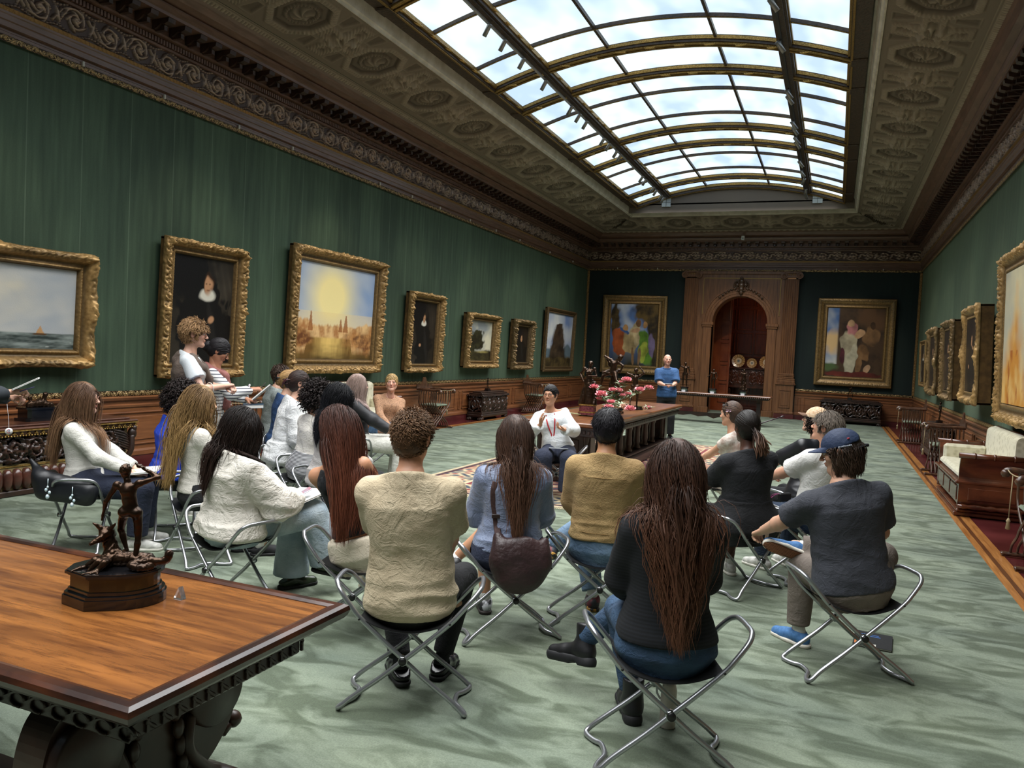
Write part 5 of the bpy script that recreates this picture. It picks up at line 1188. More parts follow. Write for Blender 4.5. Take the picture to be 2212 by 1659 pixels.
# hair -------------------------------------------------------------------------------------
def hair_mat(rough=.38):
    if 'hair' in MC: return MC['hair']
    m = M('hair', '#ffffff', rough=.5, attr=True, spec=.28); b = m.node_tree.nodes['Principled BSDF']; b.inputs['Anisotropic'].default_value = .4
    return m
def locks(roots, norms, dirs, length, col_root, col_tip, width=.012, thick=.45, steps=16, curl=0, curlf=3, head=None, body=None, fall=.35, gather=0, ns=5, lift=0, off=.004, seed=0, jit=.06, taper=.5, sway=(0, 0, 0), hR=None):
    rg = np.random.default_rng(seed); N = len(roots); L = np.broadcast_to(length, N)*rg.uniform(.82, 1.1, N); P = roots.copy(); Dr = dirs/(np.linalg.norm(dirs, axis=1)[:, None]+1e-9); pts = [P.copy()]; dep = off+rg.uniform(0, 1, N)*thick*.02; ups = [norms.copy()]
    st = (L/steps)[:, None]; g = unit(A3(0, 0, -1)+A3(*sway)); nn = norms.copy()
    jv = rg.normal(0, jit, (N, 3))
    for k in range(steps):
        gg = g+np.stack([-gather*P[:, 0]*6, np.full(N, -gather*.25), np.zeros(N)], 1) if gather else g; Dr = Dr*(1-fall)+gg*fall+jv*.3; Dr /= np.linalg.norm(Dr, axis=1)[:, None]
        Q = P+Dr*st
        for fld, o in ((head, dep), (body, dep+.004)):
            if fld is None: continue
            for _ in range(2):
                d = fld(Q)-o; m = d < 0
                if m.any():
                    e = .004; qs = Q[m]; G = np.stack([fld(qs+A3(e, 0, 0))-fld(qs-A3(e, 0, 0)), fld(qs+A3(0, e, 0))-fld(qs-A3(0, e, 0)), fld(qs+A3(0, 0, e))-fld(qs-A3(0, 0, e))], -1); G /= np.linalg.norm(G, axis=1)[:, None]+1e-9
                    Q[m] = qs-G*d[m][:, None]; nn[m] = nn[m]*.5+G*.5
        Dr = Q-P; Dr /= np.linalg.norm(Dr, axis=1)[:, None]+1e-9; P = P+Dr*st; pts.append(P.copy()); ups.append(nn.copy())
    pts = np.stack(pts, 1); ups = np.stack(ups, 1); K = steps+1; T = np.linspace(0, 1, K)
    if curl:
        ph = rg.uniform(0, 2*PI, (N, 1)); t = np.gradient(pts, axis=1); t /= np.linalg.norm(t, axis=2)[..., None]+1e-9; b = np.cross(t, ups); b /= np.linalg.norm(b, axis=2)[..., None]+1e-9
        w = (np.clip(T*2.5, 0, 1)*curl)[None, :, None]; a = (ph+T[None]*curlf*2*PI)[..., None]; pts = pts+w*(np.cos(a)*b+np.sin(a)*ups*.7)
    t = np.gradient(pts, axis=1); t /= np.linalg.norm(t, axis=2)[..., None]+1e-9
    U = ups-t*(ups*t).sum(2)[..., None]; U /= np.linalg.norm(U, axis=2)[..., None]+1e-9; B = np.cross(t, U)
    wd = width*rg.uniform(.7, 1.3, (N, 1))*np.interp(T, [0, .15, .6, 1], [.7, 1, 1, 1-taper])[None]*np.where(T > .97, .25, 1)[None]
    an = np.linspace(0, 2*PI, ns, endpoint=False); V = pts[:, :, None]+(wd[..., None, None]*(np.sin(an)[None, None, :, None]*B[:, :, None]*.5+np.cos(an)[None, None, :, None]*U[:, :, None]*.5*.38))
    i = np.arange(N)[:, None, None]*K*ns; k = np.arange(K-1)[None, :, None]*ns; j = np.arange(ns)[None, None]; a = i+k+j; b = i+k+(j+1) % ns
    Fq = np.stack([a, b, b+ns, a+ns], -1).reshape(-1, 4)
    br = rg.uniform(.78, 1.25, (N, 1, 1)); hx = lambda q: hexc(q) if isinstance(q, str) else np.array(q); c = (hx(col_root)[None, None]*(1-T[None, :, None])+hx(col_tip)[None, None]*T[None, :, None])*br; c = np.repeat(c[:, :, None], ns, 2)*np.array([1.0, .8, 1.15, .9, 1.1])[None, None, :ns, None]
    return V.reshape(-1, 3), Fq, c.reshape(-1, 3)
def fib(n):
    i = np.arange(n)+.5; ph = np.arccos(1-2*i/n); th = PI*(1+5**.5)*i; return np.stack([np.cos(th)*np.sin(ph), np.sin(th)*np.sin(ph), np.cos(ph)], 1)
class Person: pass
def make_person(label, seat, top, rz, sex='f', skin='#c99a7c', sc=1.0, torso=1.0, lean=0, shirt=None, pants=None, shoe=None, hair=None, arms=None, legs=None, head=(0, 0), stand=False, res=.010, hres=.0050, eyes=False, hand=(.5, .5), broad=1.0, beard=None, extra=None, handdir=None, seed=1, brow=None, z0=.014):
    p = Person(); rz = math.radians(rz); R0 = rotz(rz)
    root = empty('person', (seat[0], seat[1], 0), rz, label, 'person'); p.root = root
    W2 = lambda v: np.array(v, float)
    tl = R0.T@(A3(*top)-A3(seat[0], seat[1], 0))           # head top in local
    hz = .50 if not stand else tl[2]*.515
    hip = A3(0, -.0, hz+.015); hc = tl-A3(0, 0, .128*sc); hc_ = hc
    hy, hp = math.radians(head[0]), math.radians(head[1]); HR = rotz(hy)@rotx(hp)
    neck = hc+A3(0, -.032, -.158*sc)
    ax = neck-hip; TL = np.linalg.norm(ax); zt = unit(ax); yt = unit(A3(0, 1, 0)-zt*zt[1]); xt = np.cross(yt, zt); TRm = np.stack([xt, yt, zt], 1); sz = TL/.515
    tp = lambda x, y, z: hip+TRm@A3(x*broad, y, z*sz)
    sh = .172 if sex == 'm' else .150; sh *= broad
    Lf = lambda e: Loft(ROWS[sex], hip, TRm, e, sz, broad)
    SH = {1: hip+TRm@A3(sh, -.012, .432*sz), -1: hip+TRm@A3(-sh, -.012, .432*sz)}
    l1, l2 = .275*sc, .245*sc
    arms = arms or {}; EL = {}; HN = {}
    for s in (1, -1):
        tgt, pole = arms.get(s, ((s*.12, .30, hz+.12), (s*.6, -.5, -.8)))
        EL[s], HN[s] = elbow(SH[s], A3(*tgt), l1, l2, pole)
    # legs
    LG = {}
    for s in (1, -1):
        h = hip+A3(s*.09, .0, -.01)
        if stand: kn, an, toe = (legs or {}).get(s, ((s*.10, .02, hz*.52), (s*.11, -.02, .085), (s*.1, 1, 0)))
        else: kn, an, toe = (legs or {}).get(s, ((s*.15, .42, .49), (s*.14, .40, .10), (s*.15, 1, 0)))
        LG[s] = (h, A3(*kn), A3(*an), unit(toe))
    p.EL, p.HN, p.SH, p.LG, p.hip, p.TR, p.hc, p.HR = EL, HN, SH, LG, hip, TRm, hc, HR
    # ---- body
    B = Shape(); B.add(Lf(-.015), .02)
    for s in (1, -1):
        B.add(Ell(SH[s]-TRm@A3(s*.01, 0, .012), (.044, .044, .044)), .03); B.add(Cap(hip+TRm@A3(s*.02, -.02, .475*sz), SH[s]-TRm@A3(0, 0, .008), .032, .030), .03); fat = 1.05 if sex == 'm' else .88
        B.add(Cap(SH[s], EL[s], .047*fat, .038*fat), .03); m_ = EL[s]+(HN[s]-EL[s])*.25
        B.add(Cap(EL[s], m_, .038*fat, .040*fat), .02); B.add(Cap(m_, HN[s], .040*fat, .026*fat), .02)
        h, kn, an, toe = LG[s]; B.add(Cap(h, kn, .082, .052), .03); mc = kn+(an-kn)*.3; bk = unit(np.cross(np.cross(an-kn, toe), an-kn)); mc = mc-bk*.012 if (bk@toe) > 0 else mc
        B.add(Cap(kn, mc, .050, .052), .02); B.add(Cap(mc, an, .052, .033), .02)
    B.add(Cap(hip+TRm@A3(0, -.015, .50*sz), hc+HR@A3(0, -.018, -.06), .056 if sex == 'm' else .047, .052 if sex == 'm' else .045), .035)
    parts = [polygonise(B, res)]
    Hs = XF(head_shape(sex), hc, HR); S2 = Shape(); S2.add(Hs, .001); hp_ = Cap(hc+HR@A3(0, -.02, -.05), neck+TRm@A3(0, .01, -.03), .053 if sex == 'm' else .045, .055 if sex == 'm' else .047); S2.add(hp_, .03)
    S2h = Shape(); S2h.add(XF(Inf_Scale(head_shape(sex), sc), hc, HR), .001).add(hp_, .03)
    parts.append(polygonise(S2h, hres)); p.headsdf = S2h
    for s in (1, -1):
        fw = unit(HN[s]-EL[s]); dn = (handdir or {}).get(s, ((0, 0, -1), None)); fwd = fw if dn[1] is None else unit(dn[1]); Rh = frame_from(fwd, A3(*dn[0])-fwd*(A3(*dn[0])@fwd))
        hs = Shape(); c0, th = hand[0 if s > 0 else 1], .6
        for q in hand_parts(-s, c0 if not isinstance(c0, tuple) else c0[0]): hs.add(XF(q, HN[s], Rh), .006)
        hs.add(Cap(HN[s]-fw*.03, HN[s]+fwd*.02, .025 if sex == 'm' else .022, .018), .012); parts.append(polygonise(hs, .0045 if res <= .008 else .0055)); setattr(p, 'hand%d' % (s > 0), (HN[s], Rh))
    V, Fq = join(parts)
    # skin colour
    q = (V-hc)@HR/sc; sk = hexc(skin); c = np.tile(sk, (len(V), 1)); red = sk*A3(1.05, .72, .70)
    def reg(cx, cy, cz, rx, ry, rz_, soft=.4): return np.clip((1-np.sqrt(((np.abs(q[:, 0])-cx)/rx)**2+((q[:, 1]-cy)/ry)**2+((q[:, 2]-cz)/rz_)**2))/soft, 0, 1)[:, None]
    c = c*(1-reg(.035, .075, -.025, .03, .03, .025)*.35)+red*reg(.035, .075, -.025, .03, .03, .025)*.35
    lips = np.maximum(reg(0, .09, -.051, .023, .02, .006, .3), reg(0, .088, -.0615, .019, .02, .007, .3)); c = c*(1-lips*.75)+sk*A3(.85, .42, .42)*lips*.75
    ear = reg(.08, -.005, -.006, .016, .03, .04); c = c*(1-ear*.35)+red*ear*.35
    bc = hexc(brow or (hair or {}).get('c0', '#2a1d16')); bw = reg(.033, .085, .0265, .021, .02, .0042, .3); c = c*(1-bw*.8)+bc*bw*.8; ln = reg(.031, .082, .009, .015, .02, .0025, .3); c = c*(1-ln*.6)+bc*ln*.6
    if beard: bd = np.clip(np.maximum(reg(0, .05, -.085, .07, .08, .045, .6), reg(.05, .02, -.06, .03, .05, .05, .6)), 0, 1); c = c*(1-bd*.55)+hexc(beard)*bd*.55
    kn_ = np.zeros((len(V), 1)); me = mesh_from('body', V, Fq, M('skin', '#ffffff', rough=.48, attr=True, sss=.08, spec=.4), smooth=True, col=c); obj('body', me, root)
    if eyes:
        for x in (-1, 1):
            aa = np.linspace(0, PI, 13); bb = np.linspace(0, 2*PI, 21)[:-1]; A_, B_ = np.meshgrid(aa, bb, indexing='ij'); Pn = np.stack([np.sin(A_)*np.cos(B_), np.cos(A_), np.sin(A_)*np.sin(B_)], -1).reshape(-1, 3)
            ce = hc+HR@(A3(x*.031, .0765, .0040)*sc); a_ = A_.reshape(-1); ec = np.where((a_ < .62)[:, None], hexc('#3a2618'), hexc('#d8d2cc')); ec = np.where((a_ < .28)[:, None], 0.005, ec)
            obj('eye', mesh_from('eye', ce+(Pn*.0118*sc)@HR.T, grid_faces(13, 20)[:, ::-1] if 0 else np.array([(i*20+j, (i+1)*20+j, (i+1)*20+(j+1) % 20, i*20+(j+1) % 20) for i in range(12) for j in range(20)]), M('eyeball', '#ffffff', rough=.1, attr=True), smooth=True, col=ec), root)
    # ---- shirt
    st = dict(mat=None, e=.016, sleeve='long', hem=.0, neck=.5, amp=.004, loose=0); st.update(shirt or {})
    if st['mat'] is not None:
        G = Shape(); e = st['e']; G.add(Lf(e), .02)
        if st.get('belly'): G.add(Ell(tp(0, .04, .12), (.16*broad, .13, .13)), .05)
        if sex == 'f' and not st.get('nobust'):
            for s in (1, -1): G.add(Ell(hip+TRm@A3(s*.065, .085, .345*sz), (.062, .055, .062)), .04)
        sl = st['sleeve']; k_ = .035
        for s in (1, -1):
            if sl == 'none': continue
            fs = 1.0 if sex == 'm' else .88; G.add(Cap(hip+TRm@A3(s*.02, -.022, .485*sz), SH[s], .036+e*.6, .040*fs+e*.6), .05); la = st.get('sl', 0); r0, r1, r2 = .046*fs+e*.6+la*.5, .042*fs+e*.7+la, .030*fs+e*.7+la*.8
            if sl == 'short': t = st.get('t', .62); q_ = SH[s]+(EL[s]-SH[s])*t; G.add(CutP(Cap(SH[s], q_+unit(EL[s]-SH[s])*.05, r0, r1+.012), q_, EL[s]-SH[s]), k_)
            else:
                G.add(Cap(SH[s], EL[s], r0, r1), k_); t = st.get('t', .97); q_ = EL[s]+(HN[s]-EL[s])*t; G.add(CutP(Cap(EL[s], q_, r1, r2), q_-unit(HN[s]-EL[s])*.012, HN[s]-EL[s]), .025)
        G.cut(Plane(hip+TRm@A3(0, 0, st['hem']*sz), -zt+yt*st.get('hemtilt', 0)), .006)
        nk = hip+TRm@A3(0, 0, .50*sz); G.sub(Cap(nk-zt*.02+yt*.012, hc+HR@A3(0, -.01, -.04), .060+st.get('nw', 0), .055), .006); G.cut(Plane(hip+TRm@A3(0, 0, .497*sz), zt+yt*.42), .006)
        if st.get('scoop'): sx_, sy_, szz, rr = st['scoop']; G.sub(Ell(hip+TRm@A3(sx_, sy_, szz*sz), rr, TRm), .006)
        v, f = polygonise(G, res*.95, disp=wr(st['amp'], st.get('f', 13), seed, (hip[2]+st.get('foldz', .10)*sz, .10, st.get('folda', st['amp']*1.2), 95)))
        p.shirtsdf = G; o = obj(st.get('name', 'shirt'), mesh_from(st.get('name', 'shirt'), v, f, st['mat'], smooth=True), root); p.shirt = o
        if st.get('collar'):
            cmat = st['mat']; pts = []; cn = nk-zt*.018+yt*.004
            ring = []; nn_ = 30
            for prf in ((.062, -.012), (.060, .022), (.063, .034), (.072, .030), (.085, -.002), (.080, -.008)):
                ring.append([cn+TRm@A3(prf[0]*math.cos(a)*1.05, prf[0]*math.sin(a)*.98-(.012 if math.sin(a) < 0 else 0), prf[1]-(.018*max(0, math.sin(a)))) for a in np.linspace(0, 2*PI, nn_, endpoint=False)])
            v = np.array(ring).reshape(-1, 3); f = np.array([(i*nn_+j, i*nn_+(j+1) % nn_, (i+1)*nn_+(j+1) % nn_, (i+1)*nn_+j) for i in range(5) for j in range(nn_)]); obj('collar', mesh_from('collar', v, f, cmat, smooth=True), root)
        if st.get('seams'):
            mb = MB()
            for z_, wdt in st['seams']:
                pp = []
                for x_ in np.linspace(-wdt, wdt, 22):
                    a = hip+TRm@A3(x_*broad, -.25, z_*sz); dr = TRm@A3(0, 1, 0)
                    for _ in range(40):
                        dd = G.d(a[None])[0]
                        if dd < .001: break
                        a = a+dr*dd*.9
                    pp.append(a-dr*.0025)
                mb.tube(pp, .0022, 4)
            if mb.n: mb.build('seam', st.get('seammat') or st['mat'], root)
    # ---- trousers / skirt
    pt = dict(mat=None, e=.014, kind='long', amp=.004, t=.93); pt.update(pants or {})
    if pt['mat'] is not None:
        G = Shape(); e = pt['e']; G.add(Loft([r for r in ROWS[sex] if r[0] < .15], hip, TRm, e, sz, broad), .02)
        if pt['kind'] in ('skirt', 'longskirt'):
            kk = .10 if pt['kind'] == 'skirt' else .16
            for s in (1, -1):
                h, kn, an, toe = LG[s]; tt = pt.get('len', .6); G.add(Cap(h, h+(kn-h)*min(tt, 1), .098, .09), kk)
                if pt['kind'] == 'longskirt': G.add(Cap(kn, kn+(an-kn)*pt.get('t', .7), .085, .10+pt.get('flare', 0)), kk)
            if pt['kind'] == 'skirt' : G.cut(Plane(LG[1][0]*.5+LG[-1][0]*.5+((LG[1][1]+LG[-1][1])/2-(LG[1][0]+LG[-1][0])/2)*pt.get('len', .6), A3(0, 1, 0)), .004)
        else:
            for s in (1, -1):
                h, kn, an, toe = LG[s]; w = pt.get('w', 0)
                if pt['kind'] == 'shorts': q_ = h+(kn-h)*pt.get('len', .5); G.add(CutP(Cap(h, q_, .095+e*.3, .082+w), q_-(kn-h)*.02, kn-h), .04)
                else: G.add(Cap(h, kn, .088+e*.5, .060+e*.7+w), .05); q_ = kn+(an-kn)*pt['t']; G.add(CutP(Cap(kn, q_, .060+e*.7+w, .046+e*.5+w+pt.get('flare', 0)), q_, an-kn), .02)
        if pt.get('top'): G.cut(Plane(hip+TRm@A3(0, 0, pt['top']), TRm@A3(0, -.0, 1)), .003)
        v, f = polygonise(G, res, disp=wr(pt['amp'], 12, seed+3)); nm = {'skirt': 'skirt', 'longskirt': 'skirt', 'shorts': 'shorts'}.get(pt['kind'], 'trousers'); obj(nm, mesh_from(nm, v, f, pt['mat'], smooth=True), root)
    # ---- shoes
    so = dict(kind='sneaker', up=M('black shoe', '#17171a', rough=.4), sole=M('black sole', '#111111', rough=.7)); so.update(shoe or {})
    for s in (1, -1):
        h, kn, an, toe = LG[s]; sd = so.get('skip')
        if sd == s: continue
        leg = unit(an-kn); up = -leg if abs(leg@toe) < .9 else A3(0, 0, 1)
        up = so['upv'][s] if so.get('upv') and s in so['upv'] else (A3(0, 0, 1) if toe[2] > -.1 else unit(up-toe*(up@toe)))
        up = unit(A3(*up)); x = unit(np.cross(toe, up)); up = np.cross(x, toe); Rs = np.stack([x, toe, up], 1); kd = so['kind']; hb = .085
        U_ = Shape(); U_.add(Cap((0, -.045, -.045), (0, -.02, -.03), .040, .042), .03).add(Cap((0, .0, -.03), (0, .09, -.055), .043, .036), .03).add(Cap((0, .09, -.055), (0, .155, -.062), .038, .034), .02)
        if kd == 'boot': U_.add(Cap((0, -.03, -.03), (0, -.025, .09), .046, .050), .03); U_.cut(Plane((0, 0, .095), (0, 0, 1)), .003)
        else: U_.cut(Plane((0, 0, .012 if kd != 'loafer' else -.012), (0, -.35, 1)), .004)
        U_.cut(Plane((0, 0, -.083), (0, 0, -1)), .004); v, f = polygonise(U_, .006); v = v@Rs.T+an; sh_ = obj('shoe', mesh_from('shoe', v, f, so['up'], smooth=True), root)
        ht = .028 if kd == 'boot' else .02
        So = Shape(); So.add(Cap((0, -.05, -.07), (0, .06, -.07), .043, .042), .02).add(Cap((0, .06, -.07), (.0, .155, -.07), .044, .038), .02); So.cut(Plane((0, 0, -.085+ht), (0, 0, 1)), .003).cut(Plane((0, 0, -.088 if kd != 'boot' else -.10), (0, 0, -1)), .003)
        if kd == 'boot': So = Shape(); So.add(Cap((0, -.05, -.085), (0, -.03, -.085), .045, .045), .01).add(Cap((0, .05, -.075), (0, .155, -.075), .046, .041), .02).add(Cap((0, -.02, -.07), (0, .06, -.07), .043, .043), .01); So.cut(Plane((0, 0, -.06), (0, 0, 1)), .003).cut(Plane((0, 0, -.105), (0, 0, -1)), .003); So.sub(Ell((0, .012, -.108), (.06, .03, .022)), .003)
        v, f = polygonise(So, .006); v = v@Rs.T+an; obj('sole', mesh_from('sole', v, f, so['sole'], smooth=True), sh_)
        if so.get('sock') is not None: mb = MB(); mb.tube([an+Rs@A3(0, -.02, -.03), an+(kn-an)*.08, an+(kn-an)*.28], [.038, .036, .040], 14); mb.build('sock', so['sock'], root)
    # ---- hair
    hr = dict(kind='short', c0='#2a1d16', c1='#4a3626'); hr.update(hair or {})
    p.shirtd = p.shirtsdf.d if st['mat'] is not None else B.d
    make_hair(p, hr, root, sc, seed)
    return p
class CutP:
    """limb prim with a flat end"""
    def __init__(s, p, c, n): s.p = p; s.c = A3(*c); s.n = unit(n)
    def d(s, P): return np.maximum(s.p.d(P), (P-s.c)@s.n)
    def bb(s): return s.p.bb()
class Inf_Scale:
    def __init__(s, p, k): s.p = p; s.k = k
    def d(s, P): return s.p.d(P/s.k)*s.k
    def bb(s): a, b = s.p.bb(); return a*s.k, b*s.k
def make_hair(p, hr, root, sc, seed):
    k = hr['kind']
    if k == 'bald': return
    hc, HR = p.hc, p.HR; mat = hair_mat(); ex = hr.get('vol', .012)
    line = hr.get('line', 0)
    def face_cut(S_):
        S_.sub(Ell((0, .105, -.035+line), (.070, .062, .100)), .012); S_.cut(Plane((0, -.0, hr.get('low', -.075)), (0, .45, -1)), .01)
        for x in (-1, 1): S_.sub(Ell((x*.088, .004, -.012), (.026, .030, .036)), .006)
        return S_
    Cp = Shape(); Cp.add(Ell((0, -.015, .028), (.0755+ex*.6, .0955+ex, .090+ex)), .02).add(Ell((0, -.045, -.03), (.062+ex*.5, .062+ex*.6, .065)), .04); face_cut(Cp)
    cap = XF(Inf_Scale(Cp, sc), hc, HR); Cs = Shape(); Cs.add(cap, .001)
    dsp = wr(hr.get('camp', .004), hr.get('cf', 45), seed)
    v, f = polygonise(Cs, .006 if k not in ('long',) else .007, disp=dsp)
    n_ = (vnoise(v*A3(1, 1, .12) if k == 'long' else v, 150, seed))[:, None]; col = (hexc(hr['c0'])*.7+hexc(hr['c1'])*.3)*(.9+.3*n_); me = mesh_from('hair', v, f, mat, smooth=True, col=np.clip(col, 0, 1)); hb = obj('hair', me, root)
    er = A3(.0755, .0955, .090)+ex*.5
    D3 = fib(hr.get('n', 700)); rts = A3(0, -.015, .028)+D3*er
    def keep(r): return Cp.d(r) < .03
    def snap(r):
        e = .003
        for _ in range(3):
            d = Cp.d(r)+.003; G = np.stack([Cp.d(r+A3(e, 0, 0))-Cp.d(r-A3(e, 0, 0)), Cp.d(r+A3(0, e, 0))-Cp.d(r-A3(0, e, 0)), Cp.d(r+A3(0, 0, e))-Cp.d(r-A3(0, 0, e))], -1); G /= np.linalg.norm(G, axis=1)[:, None]+1e-9
            r = np.where((r[:, 2] < .03)[:, None], r-G*d[:, None], r)
        return r, (r[:, 2] < .03)&(r[:, 1] > .035)
    m = keep(rts)
    m &= ~((rts[:, 2] < hr.get('rlow', -.045))); m &= ~((rts[:, 1] > .05)&(rts[:, 2] < .045+line))
    m &= ~(rts[:, 2] > hr.get('zmax', 9)); rts = rts[m]; nr = D3[m]/er; nr /= np.linalg.norm(nr, axis=1)[:, None]; rts, bad_ = snap(rts); rts = rts[~bad_]; nr = nr[~bad_]
    hf = lambda P: p.headsdf.d(P)
    def world(a): return a@HR.T
    V = []; Fs = []; C = []; nv = 0
    def put(t):
        nonlocal nv
        V.append(t[0]); Fs.append(t[1]+nv); C.append(t[2]); nv += len(t[0])
    R_ = world(rts*sc)+hc; Nw = world(nr)
    rg = np.random.default_rng(seed+5)
    if k == 'long':
        for lay, (cnt, wd, dk, so_) in enumerate(((1000, .0125, .75, 0), (hr.get('n2', 3600), hr.get('w', .0044), 1.0, 1))):
            D5 = fib(cnt); r5 = A3(0, -.015, .028)+D5*er; m5 = keep(r5)&~(r5[:, 2] < -.045)&~(r5[:, 2] > hr.get('zmax', 9))&~((r5[:, 1] > .05)&(r5[:, 2] < .045+line)); r5 = r5[m5]; n5 = D5[m5]/er; n5 /= np.linalg.norm(n5, axis=1)[:, None]
            part = hr.get('part', 0); side = np.sign(r5[:, 0]-part+rg.normal(0, .004, len(r5))); fr = np.clip(r5[:, 1]/.06, 0, 1); dl = np.stack([side*np.clip(.9-np.abs(r5[:, 0])*9, .05, 1)*(.08+.92*fr)+r5[:, 0]*2*(1-fr), -.7+.25*fr, -.4+0*side], 1)
            dl = dl-n5*(dl*n5).sum(1)[:, None]; L = hr.get('L', .5); lf = np.full(len(r5), L)
            if hr.get('front') is not None: lf = np.where(r5[:, 1] > .03, hr['front'], lf)
            c0 = hexc(hr['c0'])*dk; c1 = hexc(hr['c1'])*dk; th = hr.get('thick', .9)
            rr_ = (world(r5*sc)+hc); put(locks(rr_, world(n5), world(dl), lf, c0, c1, width=wd, steps=14, head=lambda P: hf(P)-.006*(1-.6*so_), body=p.shirtd, fall=hr.get('fall', .42), gather=hr.get('gather', .5), ns=(5 if lay == 0 else 3), curl=hr.get('curl', .003)*(.6 if lay == 0 else 1), curlf=hr.get('cfq', 2.5), seed=seed+lay, thick=th*(.35 if lay == 0 else 1), off=.002 if lay == 0 else .006, jit=hr.get('jit', .05)*(.5 if lay == 0 else 1), sway=hr.get('sway', (0, 0, 0)), taper=.7))
    elif k == 'short':
        up = hr.get('up', .5); dl = np.stack([rts[:, 0]*3, np.full(len(rts), hr.get('comb', .35)), np.full(len(rts), -.3)], 1)+rg.normal(0, hr.get('mess', .18), (len(rts), 3)); dl = dl-nr*(dl*nr).sum(1)[:, None]; dl = dl/np.linalg.norm(dl, axis=1)[:, None]+nr*up
        L = hr.get('L', .05)*np.interp(rts[:, 2], [-.05, .03, .1], [.55, .85, 1.15]); put(locks(R_-Nw*.006, Nw, world(dl), L, hr['c0'], hr['c1'], width=hr.get('w', .011), steps=6, head=lambda P: hf(P)-.003, fall=hr.get('sf', .24), curl=hr.get('curl', 0), curlf=hr.get('cfq', 1), seed=seed, thick=.5, taper=.85))
    elif k == 'afro':
        rad = hr.get('rad', .05); mu = len(rts); dl = nr+rg.normal(0, .5, (mu, 3)); put(locks(R_, Nw, world(dl), np.full(mu, rad), hr['c0'], hr['c1'], width=.010, steps=9, fall=0.02, curl=.011, curlf=2.6, seed=seed, thick=.1, jit=.12, taper=.3))
    if k in ('bun', 'pony', 'clip', 'dreads'):
        bc = A3(*hr.get('bun', (0, -.12, .02))); dl = bc-rts; dl = dl-nr*(dl*nr).sum(1)[:, None]; dist = np.linalg.norm(bc-rts, axis=1)
        put(locks(R_, Nw, world(dl), dist*1.05, hr['c0'], hr['c1'], width=.013, steps=10, head=lambda P: hf(P)-.004, fall=0, seed=seed, thick=.35, jit=.01, taper=.2, curl=hr.get('scurl', 0), curlf=3)) if 0 else None
        # comb towards the gather point
        Q = []
        N = len(rts); P = rts.copy(); path = [P.copy()]
        for i in range(9):
            d = bc-P; P = P+d/np.linalg.norm(d, axis=1)[:, None]*(dist/9)[:, None]; q = (P-A3(0, -.015, .028))/(er+.004); rr = np.linalg.norm(q, axis=1); ins = rr < 1; P = np.where(ins[:, None], A3(0, -.015, .028)+q/rr[:, None]*(er+.004), P); path.append(P.copy())
        path = np.stack(path, 1)
        pw = (path*sc)@HR.T+hc; ups = np.repeat(Nw[:, None], 10, 1); t = np.gradient(pw, axis=1); t /= np.linalg.norm(t, axis=2)[..., None]+1e-9; U = ups-t*(ups*t).sum(2)[..., None]; U /= np.linalg.norm(U, axis=2)[..., None]+1e-9; Bn = np.cross(t, U)
        an_ = np.linspace(0, 2*PI, 5, endpoint=False); wd = .006*rg.uniform(.6, 1.3, (N, 1, 1, 1)); VV = pw[:, :, None]+wd*(np.sin(an_)[None, None, :, None]*Bn[:, :, None]+np.cos(an_)[None, None, :, None]*U[:, :, None]*.6)
        i = np.arange(N)[:, None, None]*50; kk = np.arange(9)[None, :, None]*5; j = np.arange(5)[None, None]; a = i+kk+j; b = i+kk+(j+1) % 5; Fq = np.stack([a, b, b+5, a+5], -1).reshape(-1, 4)
        T = np.linspace(0, 1, 10)[None, :, None]; cc_ = (hexc(hr['c0'])*(1-T)+hexc(hr['c1'])*T)*rg.uniform(.65, 1.4, (N, 1, 1)); put((VV.reshape(-1, 3), Fq, np.repeat(cc_[:, :, None], 5, 2).reshape(-1, 3)))
        if k in ('bun', 'clip'):
            br = hr.get('br', .04)
            for q in range(34):
                ax_ = unit(A3(.25, 1, .1)+rg.normal(0, .35, 3)); e1 = unit(np.cross(ax_, A3(0, 0, 1))); e2 = np.cross(ax_, e1); of = ax_*rg.uniform(-.75, .75); rr2 = math.sqrt(max(.05, 1-of@of)); a0 = rg.uniform(0, 6.28)
                pp = np.array([bc+(of+rr2*(math.cos(a0+a)*e1+math.sin(a0+a)*e2))*br*rg.uniform(.96, 1.04)*A3(.95, .85, 1.1) for a in np.linspace(0, 5, 16)])*sc@HR.T+hc
                vv, ff = tube_np(pp, np.interp(np.linspace(0, 1, 16), [0, .5, 1], [.002, .0062, .002]), 5, cap=False); cq = (hexc(hr['c0'])*.5+hexc(hr['c1'])*.5)*rg.uniform(.7, 1.3); put((vv, np.array(ff), np.tile(cq, (len(vv), 1))))
            vb, fb = polygonise(Shape().add(Ell(bc*sc@HR.T+hc, (br*.95,)*3), .001), .008); put((vb, fb, np.tile(hexc(hr['c0']), (len(vb), 1))))
        else:
            m_ = hr.get('pn', 60); r4 = (bc+rg.normal(0, .010, (m_, 3)))*sc@HR.T+hc; dl = (A3(*hr.get('pdir', (0, -.6, -.6)))+rg.normal(0, .22, (m_, 3)))@HR.T; put(locks(r4, np.tile(HR@A3(0, -1, 0.2), (m_, 1)), dl, np.full(m_, hr.get('L', .2)), hr['c1'], hr.get('c2', hr['c1']), width=hr.get('w', .009), steps=10, fall=hr.get('fall', .12), curl=hr.get('curl', .004), curlf=2, head=lambda P: hf(P)-.004, body=p.shirtd, seed=seed, thick=.6, taper=.4, jit=.08))
    if V:
        Vv = np.concatenate(V); Ff = np.concatenate(Fs); Cc = np.clip(np.concatenate(C), 0, 1); obj('hair_locks', mesh_from('hair_locks', Vv, Ff, mat, smooth=True, col=Cc), root)
